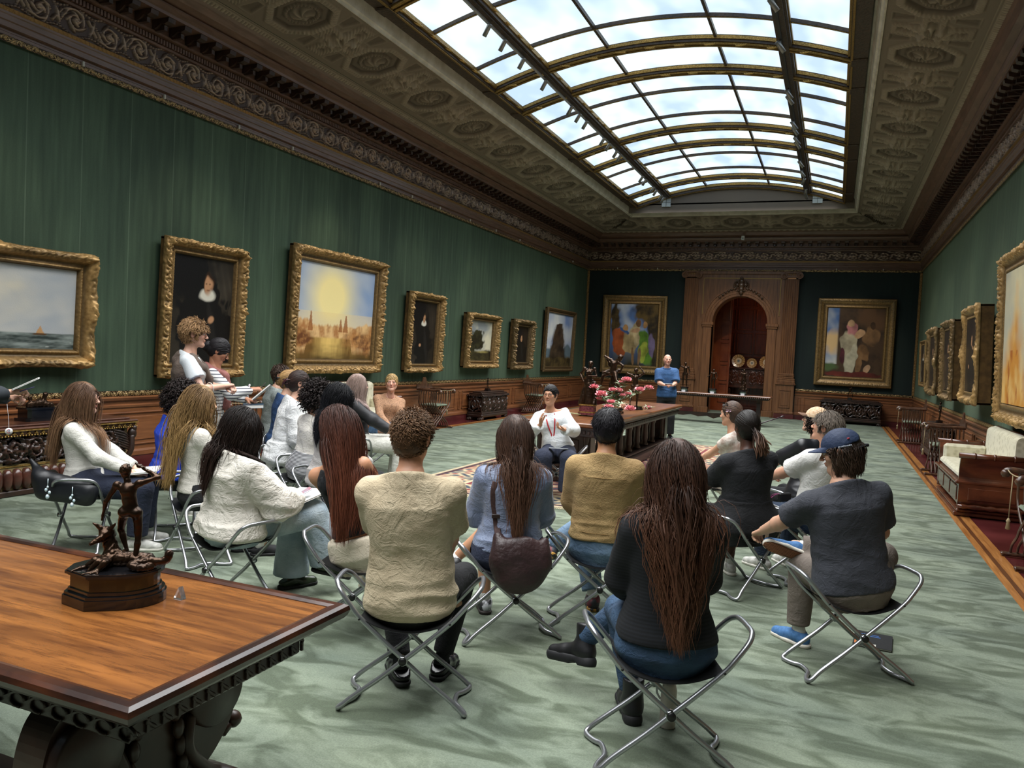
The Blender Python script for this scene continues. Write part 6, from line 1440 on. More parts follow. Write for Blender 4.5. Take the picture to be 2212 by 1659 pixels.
# ================================================================ STOOLS
mTube = M('brushed tube', '#a9abae', rough=.28, metal=.85); mSeat = M('black sling', '#0f1012', rough=.75, bump=.2, bscale=200); mBolt = M('black plastic cap', '#111111', rough=.4); mChr = M('chrome', '#c9ccd0', rough=.15, metal=1)
def make_stool():
    t = empty('folding_stool')
    for s, k_ in ((1, 0), (-1, .012)):
        yb = .16-k_
        half = [(-s*.232, 0, .018), (-s*.238, .05, .017), (-s*.262, .085, .013), (-s*.283, .125, .012), (-s*.288, .155, .014), (-s*.272, yb+.008, .028), (-s*.225, yb+.003, .07), (-s*.10, yb, .165), (0, yb, .25), (s*.10, yb, .335), (s*.205, yb, .43), (s*.245, yb-.003, .475), (s*.30, yb-.018, .54), (s*.325, yb-.05, .567), (s*.335, .06, .575)]
        pts = smoothpath([(x, -y, z) for x, y, z in half[::-1]]+half[1:], 4, closed=True)
        mb = MB(); mb.tube(pts, .0115, 9, closed=True); mb.build('tube_frame', mTube, t)
    nx, ny = 15, 3; xs = np.linspace(-.205, .205, nx); v = []
    for zo in (0, -.005):
        for x in xs:
            for y in np.linspace(-.155, .155, ny): v.append((x, y, .432-.055*(1-(x/.205)**2)+zo))
    F = grid_faces(nx, ny); n = nx*ny; side = []
    for i in range(nx-1):
        for j in (0, ny-1): side.append((i*ny+j, (i+1)*ny+j, n+(i+1)*ny+j, n+i*ny+j))
    o = obj('seat', mesh_from('seat', v, np.concatenate([F, F[:, ::-1]+n, np.array(side)]), mSeat, smooth=True), t)
    for y in (-1, 1):
        mb = MB(); mb.lathe([(0, -.016), (.021, -.016), (.021, .010)], 14, 0, T=TR(0, y*.165, .25, rx=-PI/2*y)); mb.build('pivot_collar', mChr, t)
        mb = MB(); mb.lathe([(.0, .011), (.017, .011), (.019, .006), (.019, -.002)], 14, 0, T=TR(0, y*.172, .25, rx=-PI/2*y)); mb.build('pivot_cap', mBolt, t)
        for x in (-.205, .205): mb = MB(); mb.lathe([(0, .013), (.005, .013), (.006, .009)], 8, 0, T=TR(x, y*.16, .43, rx=-PI/2*y)); mb.build('bolt', mBolt, t)
    return t
stool0 = make_stool(); used = [False]
def stool(x, y, rz, label, z=.0125):
    o = stool0 if not used[0] else copy_tree(stool0); used[0] = True
    o.location = (x, y, z); o.rotation_euler = (0, 0, math.radians(rz)); tag(o, label, 'stool', 'folding stools of the seated group'); return o
# ================================================================ THE GROUP
def fab(name, c1, c2=None, rough=.85, **k):
    k.setdefault('wrinkle', .0024); return M(name, c1, c2 or c1, rough=rough, scale=k.pop('scale', 7), bump=k.pop('bump', .22), bscale=k.pop('bscale', 220), **k)
def denim(name, a, b): return M(name, a, b, rough=.85, wrinkle=.0035, scale=9, detail=6, contrast=(.3, .7), bump=.35, bscale=260)
blackT = fab('black cotton', '#121317', '#1c1d22'); whiteC = fab('white cotton', '#d9d7d2', '#e6e4df'); whiteP = fab('cream poplin', '#cfc9bf', '#ded9cf')
jeansL = denim('light blue denim', '#8a9ca8', '#b4c0c7'); jeansM = denim('mid blue denim', '#465f7b', '#7790a8'); jeansD = denim('dark blue denim', '#1d2a3c', '#2e4058'); paleJ = denim('pale stone denim', '#c9c7bd', '#dad8cf')
blackTr = fab('black trouser cloth', '#0e0e11', '#17171b'); navyTr = fab('navy trouser cloth', '#1b2133', '#262d42')
shoeW = dict(up=M('white trainer', '#cfcdc6', '#a9a8a2', scale=30, rough=.5), sole=M('white sole', '#dedad0', rough=.6), kind='sneaker', sock=whiteC)
shoeB = dict(up=M('black leather', '#101012', rough=.25), sole=M('black sole', '#111111', rough=.7), kind='loafer', sock=M('dark sock', '#15161a', rough=.9))
SEATED = {}
def seated(key, label, seat, top, rz, stool_label, srz=None, **k):
    p = make_person(label, seat, top, rz, **k); SEATED[key] = p; p.seat = seat; p.rz = math.radians(rz)
    stool(seat[0], seat[1], srz if srz is not None else rz, stool_label, .025 if key == 'P18' else .0125); return p
def wl(p, v): return np.array(rotz(p.rz)@np.array(v, float)+A3(p.seat[0], p.seat[1], 0))
def cross(side=1):   # crossed legs, 'side' leg lies over the other one
    s = side; return {s: ((-s*.02, .47, .60), (-s*.30, .56, .30), (-s*.55, .75, -.35)), -s: ((-s*.12, .44, .49), (-s*.10, .40, .10), (-s*.05, 1, 0))}
# -- front row
seated('P16', 'man in beige short-sleeved shirt with curly brown hair, seen from behind on a stool', (6.34, 3.19), (6.32, 3.18, 1.385), 19, 'folding stool under the man in the beige shirt', 21, sex='m', skin='#c08f74', broad=1.09, res=.008, seed=11, head=(-14, 0),
       shirt=dict(mat=fab('beige linen', '#b3a285', '#c6b699', bump=.3, wrinkle=.0032), e=.026, sleeve='short', t=.80, sl=.016, hem=-.06, amp=.0055, collar=True, nw=.002, belly=True, folda=.009, foldz=.03),
       pants=dict(mat=blackTr, e=.012), shoe=shoeB, legs={1: ((.20, .40, .50), (.12, .30, .10), (.25, 1, 0)), -1: ((-.19, .40, .50), (-.07, .18, .11), (-.5, 1, 0))},
       hair=dict(kind='short', c0='#2c1d14', c1='#7a593c', L=.038, sf=.10, n=5200, curl=.005, cfq=1.1, up=.0, vol=.012, w=.005, low=-.085, rlow=-.08, comb=-.1))
seated('P20', 'woman with very long wavy brown hair in a black ribbed sweater, nearest the camera', (7.53, 3.24), (7.53, 3.24, 1.355), 24, 'folding stool nearest the camera, under the woman in the black sweater', 24, sex='f', skin='#c69a80', broad=1.08, res=.008, seed=20,
       shirt=dict(mat=M('black ribbed knit', '#0d0f13', '#16191f', rough=.9, kind='wave', scale=22, stretch=(1, 1, 1), bump=.5, bscale=120, bstretch=(60, 60, 1.2)), e=.026, hem=.02, amp=.0035, sl=.010, name='sweater', f=9),
       pants=dict(mat=denim('faded black-blue denim', '#22364d', '#34506d'), e=.012), shoe=dict(kind='boot', up=M('black boot leather', '#141416', rough=.45), sole=M('lug sole', '#18181b', rough=.7)),
       legs={1: ((.0, .48, .57), (-.27, .62, .25), (-.75, .65, -.12)), -1: ((-.12, .43, .49), (-.06, .34, .115), (-.05, 1, 0))},
       hair=dict(kind='long', c0='#2b1c16', c1='#6b4632', L=.66, curl=.016, cfq=2.3, thick=.9, part=.0, jit=.055, gather=.35))
seated('P26', 'man in dark grey T-shirt and navy cap holding his crossed foot', (8.27, 4.63), (8.17, 4.63, 1.35), 27, 'folding stool under the man in the grey T-shirt', 27, sex='m', skin='#c79a80', broad=1.12, res=.008, seed=26, head=(58, -16), lean=0,
       shirt=dict(mat=fab('charcoal jersey', '#33353c', '#40424a'), e=.022, sleeve='short', t=.72, sl=.010, hem=-.02, amp=.005, folda=.006),
       pants=dict(mat=fab('taupe cotton', '#6a6058', '#7d7268'), e=.016, w=.012, t=.90), shoe=dict(kind='sneaker', up=M('blue canvas', '#3a6494', '#4a78ab', rough=.8, scale=60), sole=M('white rubber', '#d6d0c2', rough=.6), sock=whiteC, upv={1: (.30, .80, .45)}),
       legs={1: ((.30, .24, .60), (-.14, .42, .605), (-.9, .20, .28)), -1: ((-.10, .38, .50), (-.09, .41, .10), (-.45, 1, 0))},
       arms={-1: ((-.335, .495, .655), (-.5, -.1, -1)), 1: ((.14, .30, .64), (.8, -.3, -.6))}, handdir={-1: ((.1, .5, -1), None)}, hand=(.5, .8), eyes=True,
       hair=dict(kind='long', c0='#241a14', c1='#4f3c2e', L=.115, n2=1500, w=.006, curl=.008, cfq=1.0, vol=.004, zmax=.035, low=-.10, fall=.5, gather=.2, front=.03))
seated('P17', 'woman in blue-grey shirt with long brown hair and a brown crossbody bag, from behind', (6.41, 4.22), (6.41, 4.22, 1.315), 28, 'folding stool under the woman with the brown crossbody bag', 40, sex='f', skin='#bd8d6e', broad=1.08, res=.0085, seed=17,
       shirt=dict(mat=M('blue grey satin cotton', '#6c7893', '#828ea8', rough=.5, scale=5, sheen=.3, bump=.2, bscale=120, wrinkle=.0032), e=.026, hem=.02, amp=.006, sl=.012, seams=((.39, .14),), folda=.008),
       pants=dict(mat=navyTr, kind='skirt', len=.55, e=.015), shoe=dict(kind='sneaker', up=M('black and silver trainer', '#1a1b1e', '#b9bcc0', scale=18, contrast=(.48, .56), rough=.5), sole=M('dark gum sole', '#2b2422', rough=.6), sock=whiteC), legs=cross(1),
       hair=dict(kind='long', c0='#2e211b', c1='#6a4a38', L=.56, curl=.010, cfq=2, thick=.6, jit=.06, sway=(.05, 0, 0)))
seated('P15', 'woman with long reddish-brown hair, black sleeveless top and cream trousers', (5.66, 3.83), (5.50, 3.77, 1.325), 6, 'folding stool under the woman in the black sleeveless top', 15, sex='f', skin='#c08c6c', broad=1.02, res=.0085, seed=15,
       shirt=dict(mat=blackT, e=.008, sleeve='none', hem=.085, amp=.002, scoop=(0, 0, .53, (.14, .2, .10))), pants=dict(mat=fab('cream cord', '#c4b8a2', '#d8cdb9'), e=.026, w=.018, top=.075, amp=.006), shoe=shoeW,
       hair=dict(kind='long', c0='#24130f', c1='#7c4733', L=.60, curl=.006, cfq=1.6, thick=1.1, jit=.04, part=.01))
seated('P19', 'man in tan corduroy jacket with black hair and jeans, seen from behind', (6.82, 4.70), (6.83, 4.71, 1.36), 16, 'folding stool under the man in the tan jacket', 22, sex='m', skin='#b98663', broad=1.0, res=.0085, seed=19,
       shirt=dict(mat=fab('tan corduroy', '#94784d', '#ab8f60', bump=.35, bscale=160), e=.028, hem=.035, amp=.0045, sl=.012, collar=True, name='jacket', seams=((.40, .13), (.085, .13)), seammat=M('tan seam', '#7d6238', rough=.9), folda=.006), pants=dict(mat=jeansM, w=.014, e=.014), legs={1: ((.02, .47, .60), (-.34, .54, .33), (-.75, .55, -.25)), -1: ((-.10, .42, .49), (-.02, .26, .10), (-.1, 1, 0))},
       shoe=dict(kind='sneaker', up=M('grey and maroon trainer', '#3a3b40', '#6b2530', scale=14, contrast=(.5, .55), rough=.6), sole=M('yellow sole', '#b98a3a', '#2a2a2c', scale=25, contrast=(.45, .5), rough=.6), sock=whiteC),
       hair=dict(kind='short', c0='#0c0b0d', c1='#242126', L=.045, n=5200, up=-.15, comb=-.15, vol=.014, w=.0045, mess=.12, low=-.085, rlow=-.08))
seated('P23', 'woman in black T-shirt with dark locs tied back, seen from behind on the right', (7.57, 5.94), (7.54, 5.93, 1.34), 38, 'folding stool under the woman in the black T-shirt', 62, sex='f', skin='#4d3024', broad=1.18, seed=23, head=(-4, 0),
       shirt=dict(mat=blackT, e=.026, sleeve='short', t=.85, sl=.014, hem=.0, amp=.004, nobust=False), pants=dict(mat=blackTr, kind='longskirt', t=.45, e=.03), shoe=shoeW,
       arms={-1: ((-.16, .40, .64), (-.8, -.4, -.6)), 1: ((.10, .36, .62), (.8, -.3, -.6))},
       hair=dict(kind='dreads', c0='#17130f', c1='#1d1613', c2='#5d4130', bun=(.0, -.115, -.005), L=.20, pn=42, w=.016, curl=.003, vol=.010, low=-.09, rlow=-.08, pdir=(.25, -.55, -.55)))
seated('P25', 'man with greying brown hair in white T-shirt holding up a phone, in profile', (8.05, 6.48), (8.08, 6.50, 1.345), 48, 'folding stool under the man in the white T-shirt', 30, sex='m', skin='#c4937a', broad=1.04, seed=25, head=(22, 10), eyes=True,
       shirt=dict(mat=whiteC, e=.022, sleeve='short', t=.80, sl=.014, hem=0, amp=.005), pants=dict(mat=jeansD, w=.01), shoe=shoeW, arms={1: ((.10, .42, .78), (.7, -.3, -.8)), -1: ((-.12, .44, .74), (-.7, -.3, -.8))}, hand=(.9, .8),
       hair=dict(kind='short', c0='#2d241e', c1='#8a7d70', L=.06, n=4200, up=-.15, comb=-.45, vol=.010, low=-.08, rlow=-.07, w=.005, mess=.12))
seated('P24', 'person in patterned cap and black shirt behind the man in the white T-shirt', (7.93, 7.35), (7.98, 7.40, 1.33), 45, 'folding stool under the person in the patterned cap', 45, sex='f', skin='#cfa48c', seed=24, head=(25, 12), eyes=True,
       shirt=dict(mat=M('black satin', '#101114', '#1a1b20', rough=.4, scale=5), e=.028, sleeve='short', t=.9, sl=.016, hem=0), pants=dict(mat=blackTr), shoe=shoeB, arms={-1: ((-.16, .42, .70), (-.7, -.3, -.8)), 1: ((.08, .42, .70), (.8, -.3, -.8))}, hand=(.9, .9),
       hair=dict(kind='afro', c0='#15100e', c1='#2b211c', rad=.06, n=900, vol=.004, low=-.10, rlow=-.09, zmax=.02))
seated('P22', 'young woman in white ruffled dress with butterfly clips, in profile facing left', (7.28, 7.9), (7.20, 7.86, 1.305), 66, 'folding stool under the woman in the white dress', 66, sex='f', skin='#c49478', seed=22, head=(2, -4), eyes=True, broad=.93,
       shirt=dict(mat=fab('white lace', '#d9d2c8', '#c2a79a', scale=22), e=.012, sleeve='short', t=.35, hem=-.02, scoop=(0, .10, .50, (.085, .10, .10)), name='dress_top'), pants=dict(mat=fab('white lace', '#d9d2c8'), kind='skirt', len=.5), shoe=shoeW, legs=cross(1),
       arms={-1: ((.02, .48, .64), (-.7, -.4, -.8)), 1: ((.06, .50, .66), (.7, -.3, -.8))}, hair=dict(kind='clip', c0='#2a1f1a', c1='#6a5244', bun=(0, -.10, .02), br=.030, vol=.007, low=-.10))
# -- left side
seated('P5', 'woman with long dark hair in loose white shirt and flared light jeans, facing right', (4.71, 3.80), (4.75, 3.82, 1.255), -16, 'folding stool under the woman in the white shirt and flared jeans', -15, sex='f', skin='#c79a7c', broad=1.12, res=.0085, seed=5, head=(-10, -12),
       shirt=dict(mat=M('crisp cream shirt', '#cdc6ba', '#dcd6cb', rough=.8, scale=6, bump=.2, bscale=200, wrinkle=.0048), e=.045, hem=-.05, sl=.03, amp=.009, f=11, folda=.010), pants=dict(mat=jeansL, w=.020, flare=.045, e=.016, t=.98), legs={1: ((.16, .50, .545), (.20, .60, .22), (.35, .9, -.3)), -1: ((-.02, .48, .50), (-.03, .48, .10), (.2, 1, 0))},
       shoe=dict(kind='loafer', up=M('dark green leather', '#20281b', '#2f3a26', rough=.2), sole=M('black sole', '#111111')), arms={1: ((.14, .34, .66), (.9, -.3, -.7)), -1: ((.0, .36, .66), (-.8, -.2, -.6))},
       hair=dict(kind='long', c0='#120e0d', c1='#3a2922', L=.42, curl=.006, thick=.9, jit=.06))
seated('P4', 'woman with long wavy blonde hair in a cream top, turned to the right', (3.79, 4.48), (3.78, 4.47, 1.315), -28, 'folding stool under the woman with long blonde hair', -30, sex='f', skin='#d0a284', seed=4, head=(-28, -5), eyes=True,
       shirt=dict(mat=whiteP, e=.020, hem=.02, amp=.004, sl=.008), pants=dict(mat=blackTr), shoe=dict(kind='loafer', up=M('black suede', '#121214', rough=.8), sole=M('black sole', '#111111'), sock=whiteC), legs={1: ((.14, .42, .49), (.14, .44, .10), (.3, 1, 0)), -1: ((-.12, .42, .49), (-.04, .36, .10), (.3, 1, 0))},
       hair=dict(kind='long', c0='#6b5238', c1='#b8955f', L=.62, curl=.012, cfq=2.6, thick=1.1, jit=.07))
seated('P3', 'person with short dark curly hair in a bright blue jacket', (3.08, 4.94), (3.12, 4.96, 1.265), -30, 'folding stool under the person in the bright blue jacket', -42, sex='f', skin='#6f4733', broad=1.26, seed=3, head=(-20, -6),
       shirt=dict(mat=fab('cobalt wool', '#1238b0', '#1a47c8', bump=.15), e=.045, hem=.0, sl=.035, amp=.006, name='jacket', collar=True), pants=dict(mat=blackTr), shoe=shoeB, legs={1: ((.2, .42, .49), (.2, .40, .1), (.2, 1, 0)), -1: ((-.15, .42, .49), (-.1, .36, .1), (.2, 1, 0))},
       hair=dict(kind='afro', c0='#15100e', c1='#2c2220', rad=.062, n=1500, vol=.032, low=-.075, rlow=-.06, camp=.012, cf=28))
seated('P2', 'woman with long straight light-brown hair, glasses and grey-white top, leftmost on a stool', (2.85, 4.27), (2.82, 4.26, 1.285), -52, 'folding stool under the leftmost seated woman, behind the bronze', -52, sex='f', skin='#cfa38c', seed=2, head=(-6, 0), eyes=True,
       shirt=dict(mat=fab('pale grey knit', '#c4c1b8', '#d3d0c8'), e=.018, hem=.02, amp=.005, sl=.006), pants=dict(mat=navyTr, w=.02), shoe=shoeW, arms={1: ((.14, .34, .62), (.8, -.3, -.7)), -1: ((-.05, .34, .62), (-.8, -.2, -.6))},
       hair=dict(kind='long', c0='#4a3428', c1='#a27c5c', L=.50, curl=.003, thick=.7, jit=.03))
seated('P12', 'woman with long glossy black hair in a pale hooded jacket', (4.2, 5.55), (4.24, 5.57, 1.345), -12, 'folding stool under the woman with glossy black hair', 0, sex='f', skin='#c79c7e', seed=12, head=(-16, 0), broad=1.04,
       shirt=dict(mat=fab('pale grey nylon', '#bdb8b4', '#cbc6c2', bump=.3), e=.036, hem=-.05, sl=.02, amp=.007, name='hooded_jacket'), pants=dict(mat=blackTr), shoe=shoeB, hair=dict(kind='long', c0='#0a0a0d', c1='#1d1e24', L=.40, n2=2400, curl=.006, thick=1.1, jit=.05))
seated('P11', 'woman with dark curly hair, white knit top and checked skirt behind the black-haired woman', (3.66, 5.92), (3.74, 5.96, 1.285), -22, 'folding stool under the woman in the checked skirt', -20, sex='f', skin='#b98b6c', seed=111, head=(-20, -10),
       shirt=dict(mat=whiteP, e=.016, hem=.09, amp=.004, sl=.004), pants=dict(mat=M('black and white check', '#c9c9c9', '#1d1f24', rough=.85, kind='wave', scale=28, contrast=(.45, .55)), kind='skirt', len=.9, e=.02), shoe=shoeB, hair=dict(kind='afro', c0='#120e0d', c1='#2b2220', rad=.09, n=900, vol=.016, low=-.12, rlow=-.11))
seated('P10', 'woman in billowing white blouse with glasses, hair clipped up, in profile', (3.06, 6.32), (3.17, 6.42, 1.385), -42, 'folding stool under the woman in the billowing white blouse', -30, sex='f', skin='#cda088', seed=10, head=(-8, 2), eyes=True, broad=1.05,
       shirt=dict(mat=M('white poplin', '#cfd0d0', '#e2e2e0', rough=.8, scale=6, bump=.2, bscale=200, wrinkle=.0048), e=.040, hem=-.07, sl=.032, amp=.009, name='blouse'), pants=dict(mat=whiteC), shoe=shoeW, hair=dict(kind='clip', c0='#1c1412', c1='#3f2c26', bun=(0, -.115, .0), br=.045, vol=.010, low=-.085))
seated('P9', 'woman with blonde hair in a claw clip and dark denim jacket', (2.42, 7.08), (2.48, 7.13, 1.35), -40, 'folding stool under the woman in the denim jacket', -40, sex='f', skin='#cda088', seed=9, head=(-20, 0),
       shirt=dict(mat=denim('indigo denim jacket cloth', '#1e3a62', '#315280'), e=.032, hem=0, sl=.016, amp=.005, name='jacket', collar=True), pants=dict(mat=jeansD), shoe=shoeW, hair=dict(kind='clip', c0='#6e5233', c1='#c09a66', bun=(0, -.12, -.005), br=.042, vol=.010, low=-.085))
seated('P8', 'short-haired person in washed grey denim jacket at the back of the left row', (1.92, 7.55), (1.97, 7.61, 1.385), -38, 'folding stool under the person in the grey denim jacket', -38, sex='m', skin='#cda088', seed=8, head=(-30, -5),
       shirt=dict(mat=denim('washed grey denim', '#7a8280', '#9aa09c'), e=.038, hem=-.02, sl=.02, amp=.006, name='jacket', collar=True), pants=dict(mat=jeansD), shoe=shoeW, hair=dict(kind='short', c0='#241a15', c1='#4d3a2e', L=.05, n=900, up=.15, vol=.008, low=-.08, rlow=-.07))
seated('P13', 'woman with long pale pink-blonde hair and pale jeans, in profile facing right', (2.92, 7.88), (2.88, 7.89, 1.32), -58, 'folding stool under the woman with pink-blonde hair', -58, sex='f', skin='#cda48e', seed=13, head=(0, -4), eyes=True,
       shirt=dict(mat=M('black leather jacket', '#17171a', '#222226', rough=.6, scale=5), e=.026, hem=.02, sl=.012, name='jacket'), pants=dict(mat=paleJ, w=.035, e=.02, flare=.03), shoe=shoeW, legs={1: ((.16, .52, .50), (.16, .52, .10), (.1, 1, 0)), -1: ((-.1, .50, .50), (-.1, .48, .10), (.1, 1, 0))}, arms={1: ((.14, .44, .62), (.9, -.3, -.7)), -1: ((-.1, .42, .62), (-.8, -.2, -.6))},
       hair=dict(kind='long', c0='#8a7468', c1='#c9b0aa', L=.52, n2=2000, w=.006, curl=.003, thick=.6, jit=.03))
seated('P14', 'blonde woman in leopard-print top and denim shorts facing the camera', (2.57, 9.02), (2.64, 9.04, 1.305), 224, 'folding stool under the woman in the leopard-print top', 224, sex='f', skin='#d3a08a', seed=14, head=(-14, 6), eyes=True, broad=1.10, hres=.0045, hand=(.5, .5),
       shirt=dict(mat=M('leopard print', '#a87f60', '#33221c', rough=.8, kind='voronoi', scale=78, contrast=(.40, .18)), e=.014, hem=.05, amp=.003, sl=.004), pants=dict(mat=denim('denim shorts', '#33506f', '#587897'), kind='shorts', len=.42, e=.016), shoe=dict(kind='boot', up=M('black boot leather', '#141416'), sole=M('lug sole', '#18181b')), legs={1: ((.02, .46, .58), (-.22, .44, .26), (-.4, .7, -.4)), -1: ((-.14, .42, .49), (-.12, .36, .115), (0, 1, 0))},
       arms={1: ((.02, .36, .62), (.9, -.3, -.7)), -1: ((-.04, .34, .60), (-.9, -.2, -.7))}, hair=dict(kind='clip', c0='#8c7048', c1='#c9aa74', bun=(0, -.11, -.03), br=.030, vol=.008, low=-.10))
seated('P18', 'woman with glasses, white off-shoulder sweater and red lanyard facing the group', (5.14, 8.75), (5.02, 8.70, 1.315), 196, 'folding stool under the woman with the red lanyard', 196, sex='f', skin='#bd8a6c', seed=18, head=(-16, 2), eyes=True, hres=.0045, broad=1.0,
       shirt=dict(mat=fab('white jersey', '#c9ccce', '#dadcdc'), e=.028, hem=.04, sl=.018, amp=.005, name='sweater', scoop=(-.05, .02, .535, (.17, .14, .085))), pants=dict(mat=navyTr, w=.03, e=.02, flare=.02), shoe=shoeB, arms={1: ((.20, .34, .86), (.7, -.4, -.8)), -1: ((-.07, .34, .82), (-.8, -.3, -.7))}, handdir={1: ((-1, .2, 0), (.0, .5, 1)), -1: ((0, .3, 1), (.8, .5, .3))}, hand=(.25, .55),
       hair=dict(kind='bun', c0='#0d0c0e', c1='#1f1c1e', bun=(-.02, -.115, .03), br=.045, vol=.007, low=-.09))
# -- standing
pB = make_person('standing bald man in a blue short-sleeved shirt behind the long centre table', (4.85, 16.5), (4.83, 16.49, 1.79), 196, sex='m', skin='#cf9c86', stand=True, seed=21, head=(6, 4), eyes=True, beard='#4a3329', brow='#4a3329', broad=1.02, hres=.0045,
       shirt=dict(mat=fab('blue chambray', '#24466f', '#2f5684'), e=.034, sleeve='short', t=.85, sl=.020, hem=-.06, amp=.004, collar=True, nobust=True), pants=dict(mat=blackTr, w=.022, e=.02, t=.95), shoe=shoeB, hair=dict(kind='bald'),
       arms={1: ((.08, .33, 1.14), (.4, -.4, -1)), -1: ((-.08, .33, 1.14), (-.4, -.4, -1))}, handdir={1: ((0, -.6, -1), (-.9, .5, .1)), -1: ((0, -.6, -1), (.9, .5, .1))}, hand=(.8, .8), legs={1: ((.13, .03, .46), (.20, -.02, .085), (.2, 1, 0)), -1: ((-.10, .02, .46), (-.12, -.02, .085), (-.2, 1, 0))})
pB.seat = (4.85, 16.5); pB.rz = math.radians(196)
pA = make_person('standing woman with short wavy light-brown hair and a brown sweater tied over her shoulders', (2.55, 5.60), (2.57, 5.61, 1.83), -48, sex='f', skin='#d0a28c', stand=True, seed=6, head=(0, -4), eyes=True, sc=1.05, res=.009, broad=1.05,
       shirt=dict(mat=M('white tee', '#c4c9cc', '#d6dadc', rough=.85, scale=5, bump=.2, bscale=200), e=.022, sleeve='short', t=.62, sl=.020, hem=-.08, amp=.004), pants=dict(mat=paleJ, w=.03, e=.02), shoe=shoeW, arms={1: ((.08, .30, 1.22), (1, -.5, -.8)), -1: ((-.02, .32, 1.20), (-1, -.3, -.8))}, hand=(1.0, .9),
       hair=dict(kind='short', c0='#4d3423', c1='#b08a5f', L=.07, sf=.12, n=4200, curl=.007, cfq=.8, up=-.05, comb=-.3, vol=.016, w=.0055, low=-.085, rlow=-.07))
pA.seat = (2.55, 5.6); pA.rz = math.radians(-48)
pC = make_person('standing woman in striped shirt and rust scarf drawing in a sketchbook', (2.27, 6.15), (2.33, 6.19, 1.665), -50, sex='f', skin='#a8775c', stand=True, seed=7, head=(-2, -30), eyes=True, res=.009,
       shirt=dict(mat=M('breton stripe', '#d6d6d4', '#22263a', rough=.85, kind='wave', scale=9.5, contrast=(.80, .88)), e=.020, hem=-.06, sl=.008, amp=.004), pants=dict(mat=whiteC, w=.02), shoe=shoeW,
       arms={1: ((.10, .40, 1.16), (1, -.4, -.7)), -1: ((-.10, .36, 1.04), (-1, -.3, -.7))}, handdir={1: ((-.2, -.3, -1), (-.3, 1, .1))}, hand=(.9, .5),
       hair=dict(kind='bun', c0='#0e0c0e', c1='#221d20', bun=(0, -.115, -.02), br=.050, vol=.014, low=-.09, scurl=.01))
pC.seat = (2.27, 6.15); pC.rz = math.radians(-50)
pD = make_person('person in dark jacket writing, cut off by the left edge of the view', (1.86, 3.88), (1.88, 3.90, 1.66), -40, sex='f', skin='#cfa088', stand=True, seed=31, res=.011,
       shirt=dict(mat=M('dark wool', '#23272b', '#30353a', rough=.85), e=.03, sl=.014, hem=-.08, t=.85), pants=dict(mat=blackTr, w=.02), shoe=shoeB, arms={1: ((.12, .42, 1.17), (1, -.5, -.7)), -1: ((-.02, .40, 1.12), (-1, -.3, -.7))}, hand=(.9, .9), hair=dict(kind='bun', c0='#1c1412', c1='#3a2a22', vol=.01))
pD.seat = (1.86, 3.88); pD.rz = math.radians(-40)
# ================================================================ CLOTHING DETAILS AND HELD THINGS
def hd(p, v, sc=1.0): return p.hc+p.HR@(np.array(v, float)*sc)
def glasses(p, mat, r=.021):
    mb = MB()
    for x in (-1, 1):
        ring = [hd(p, (x*.032+r*math.cos(a), .101, .003+r*.86*math.sin(a))) for a in np.linspace(0, 2*PI, 22, endpoint=False)]; mb.tube(ring, .0016, 5, closed=True)
        mb.tube([hd(p, (x*.053, .100, .008)), hd(p, (x*.072, .07, .008)), hd(p, (x*.082, .0, .004))], .0016, 5)
    mb.tube([hd(p, (-.012, .101, .006)), hd(p, (0, .104, .009)), hd(p, (.012, .101, .006))], .0015, 5); return mb.build('glasses', mat, p.root)
mGl = M('clear pink glasses frame', '#b98a78', rough=.2); mGlD = M('dark glasses frame', '#2a211d', rough=.2)
glasses(SEATED['P2'], mGl); glasses(SEATED['P10'], mGl); glasses(SEATED['P18'], mGlD)
# caps
def cap_on(p, mat, brim_mat, up=0, strap=True, back=True, s=1.0):
    C_ = Shape(); C_.add(Ell((0, -.012, .030), (.088*s, .108*s, .098*s)), .01); C_.cut(Plane((0, 0, .028), (0, -.16, -1)), .004)
    if back: C_.sub(Cap((0, -.14, .035), (0, -.06, .035), .034, .03), .006)
    v, f = polygonise(C_, .005, disp=wr(.0015, 30, 5)); v = v@p.HR.T+p.hc; o = obj('cap', mesh_from('cap', v, f, mat, smooth=True), p.root)
    U = np.linspace(-1, 1, 17); V_ = np.linspace(0, 1, 7); P = []
    for zo in (0, -.004):
        for u in U:
            for w in V_:
                a = u*1.0; r0 = A3(.084*math.sin(a), -.012+.104*math.cos(a), .036); e = (1-u*u)*.072*w; P.append(r0+A3(0, e+.004, -.012*w-.018*u*u*w+.004+zo))
    F = grid_faces(17, 7); n = 17*7; rim = [(i*7+6, (i+1)*7+6, n+(i+1)*7+6, n+i*7+6) for i in range(16)]
    P = np.array(P)@p.HR.T+p.hc; obj('brim', mesh_from('brim', P, np.concatenate([F, F[:, ::-1]+n, np.array(rim)]), brim_mat, smooth=True), o)
    if strap: mb = MB(); mb.tube([hd(p, (.075*math.sin(a), -.012-.112*math.cos(a), .012)) for a in np.linspace(-.75, .95, 12)], .011, 6, flat=.25, up=None); mb.tube([hd(p, (.04, -.118, .012)), hd(p, (.055, -.14, .006))], .009, 6); mb.build('strap', M('cap strap', '#101319', rough=.8), o)
    return o
navy = M('navy nylon', '#18253f', '#20304e', rough=.7, scale=6, bump=.2, bscale=60)
cp = cap_on(SEATED['P26'], navy, navy); p = SEATED['P26']
mb = MB()
for i in range(11): a = PI/2+.55-.06*i; mb.tube([hd(p, (-.0895*math.sin(a), -.012+.1095*math.cos(a), .026+.004)), hd(p, (-.0895*math.sin(a-.04), -.012+.1095*math.cos(a-.04), .026+.004))], .0055, 5, flat=.9)
mb.build('label_strip', M('cap label', '#c9ced6', '#5b6474', rough=.6, scale=260, contrast=(.45, .55)), cp)
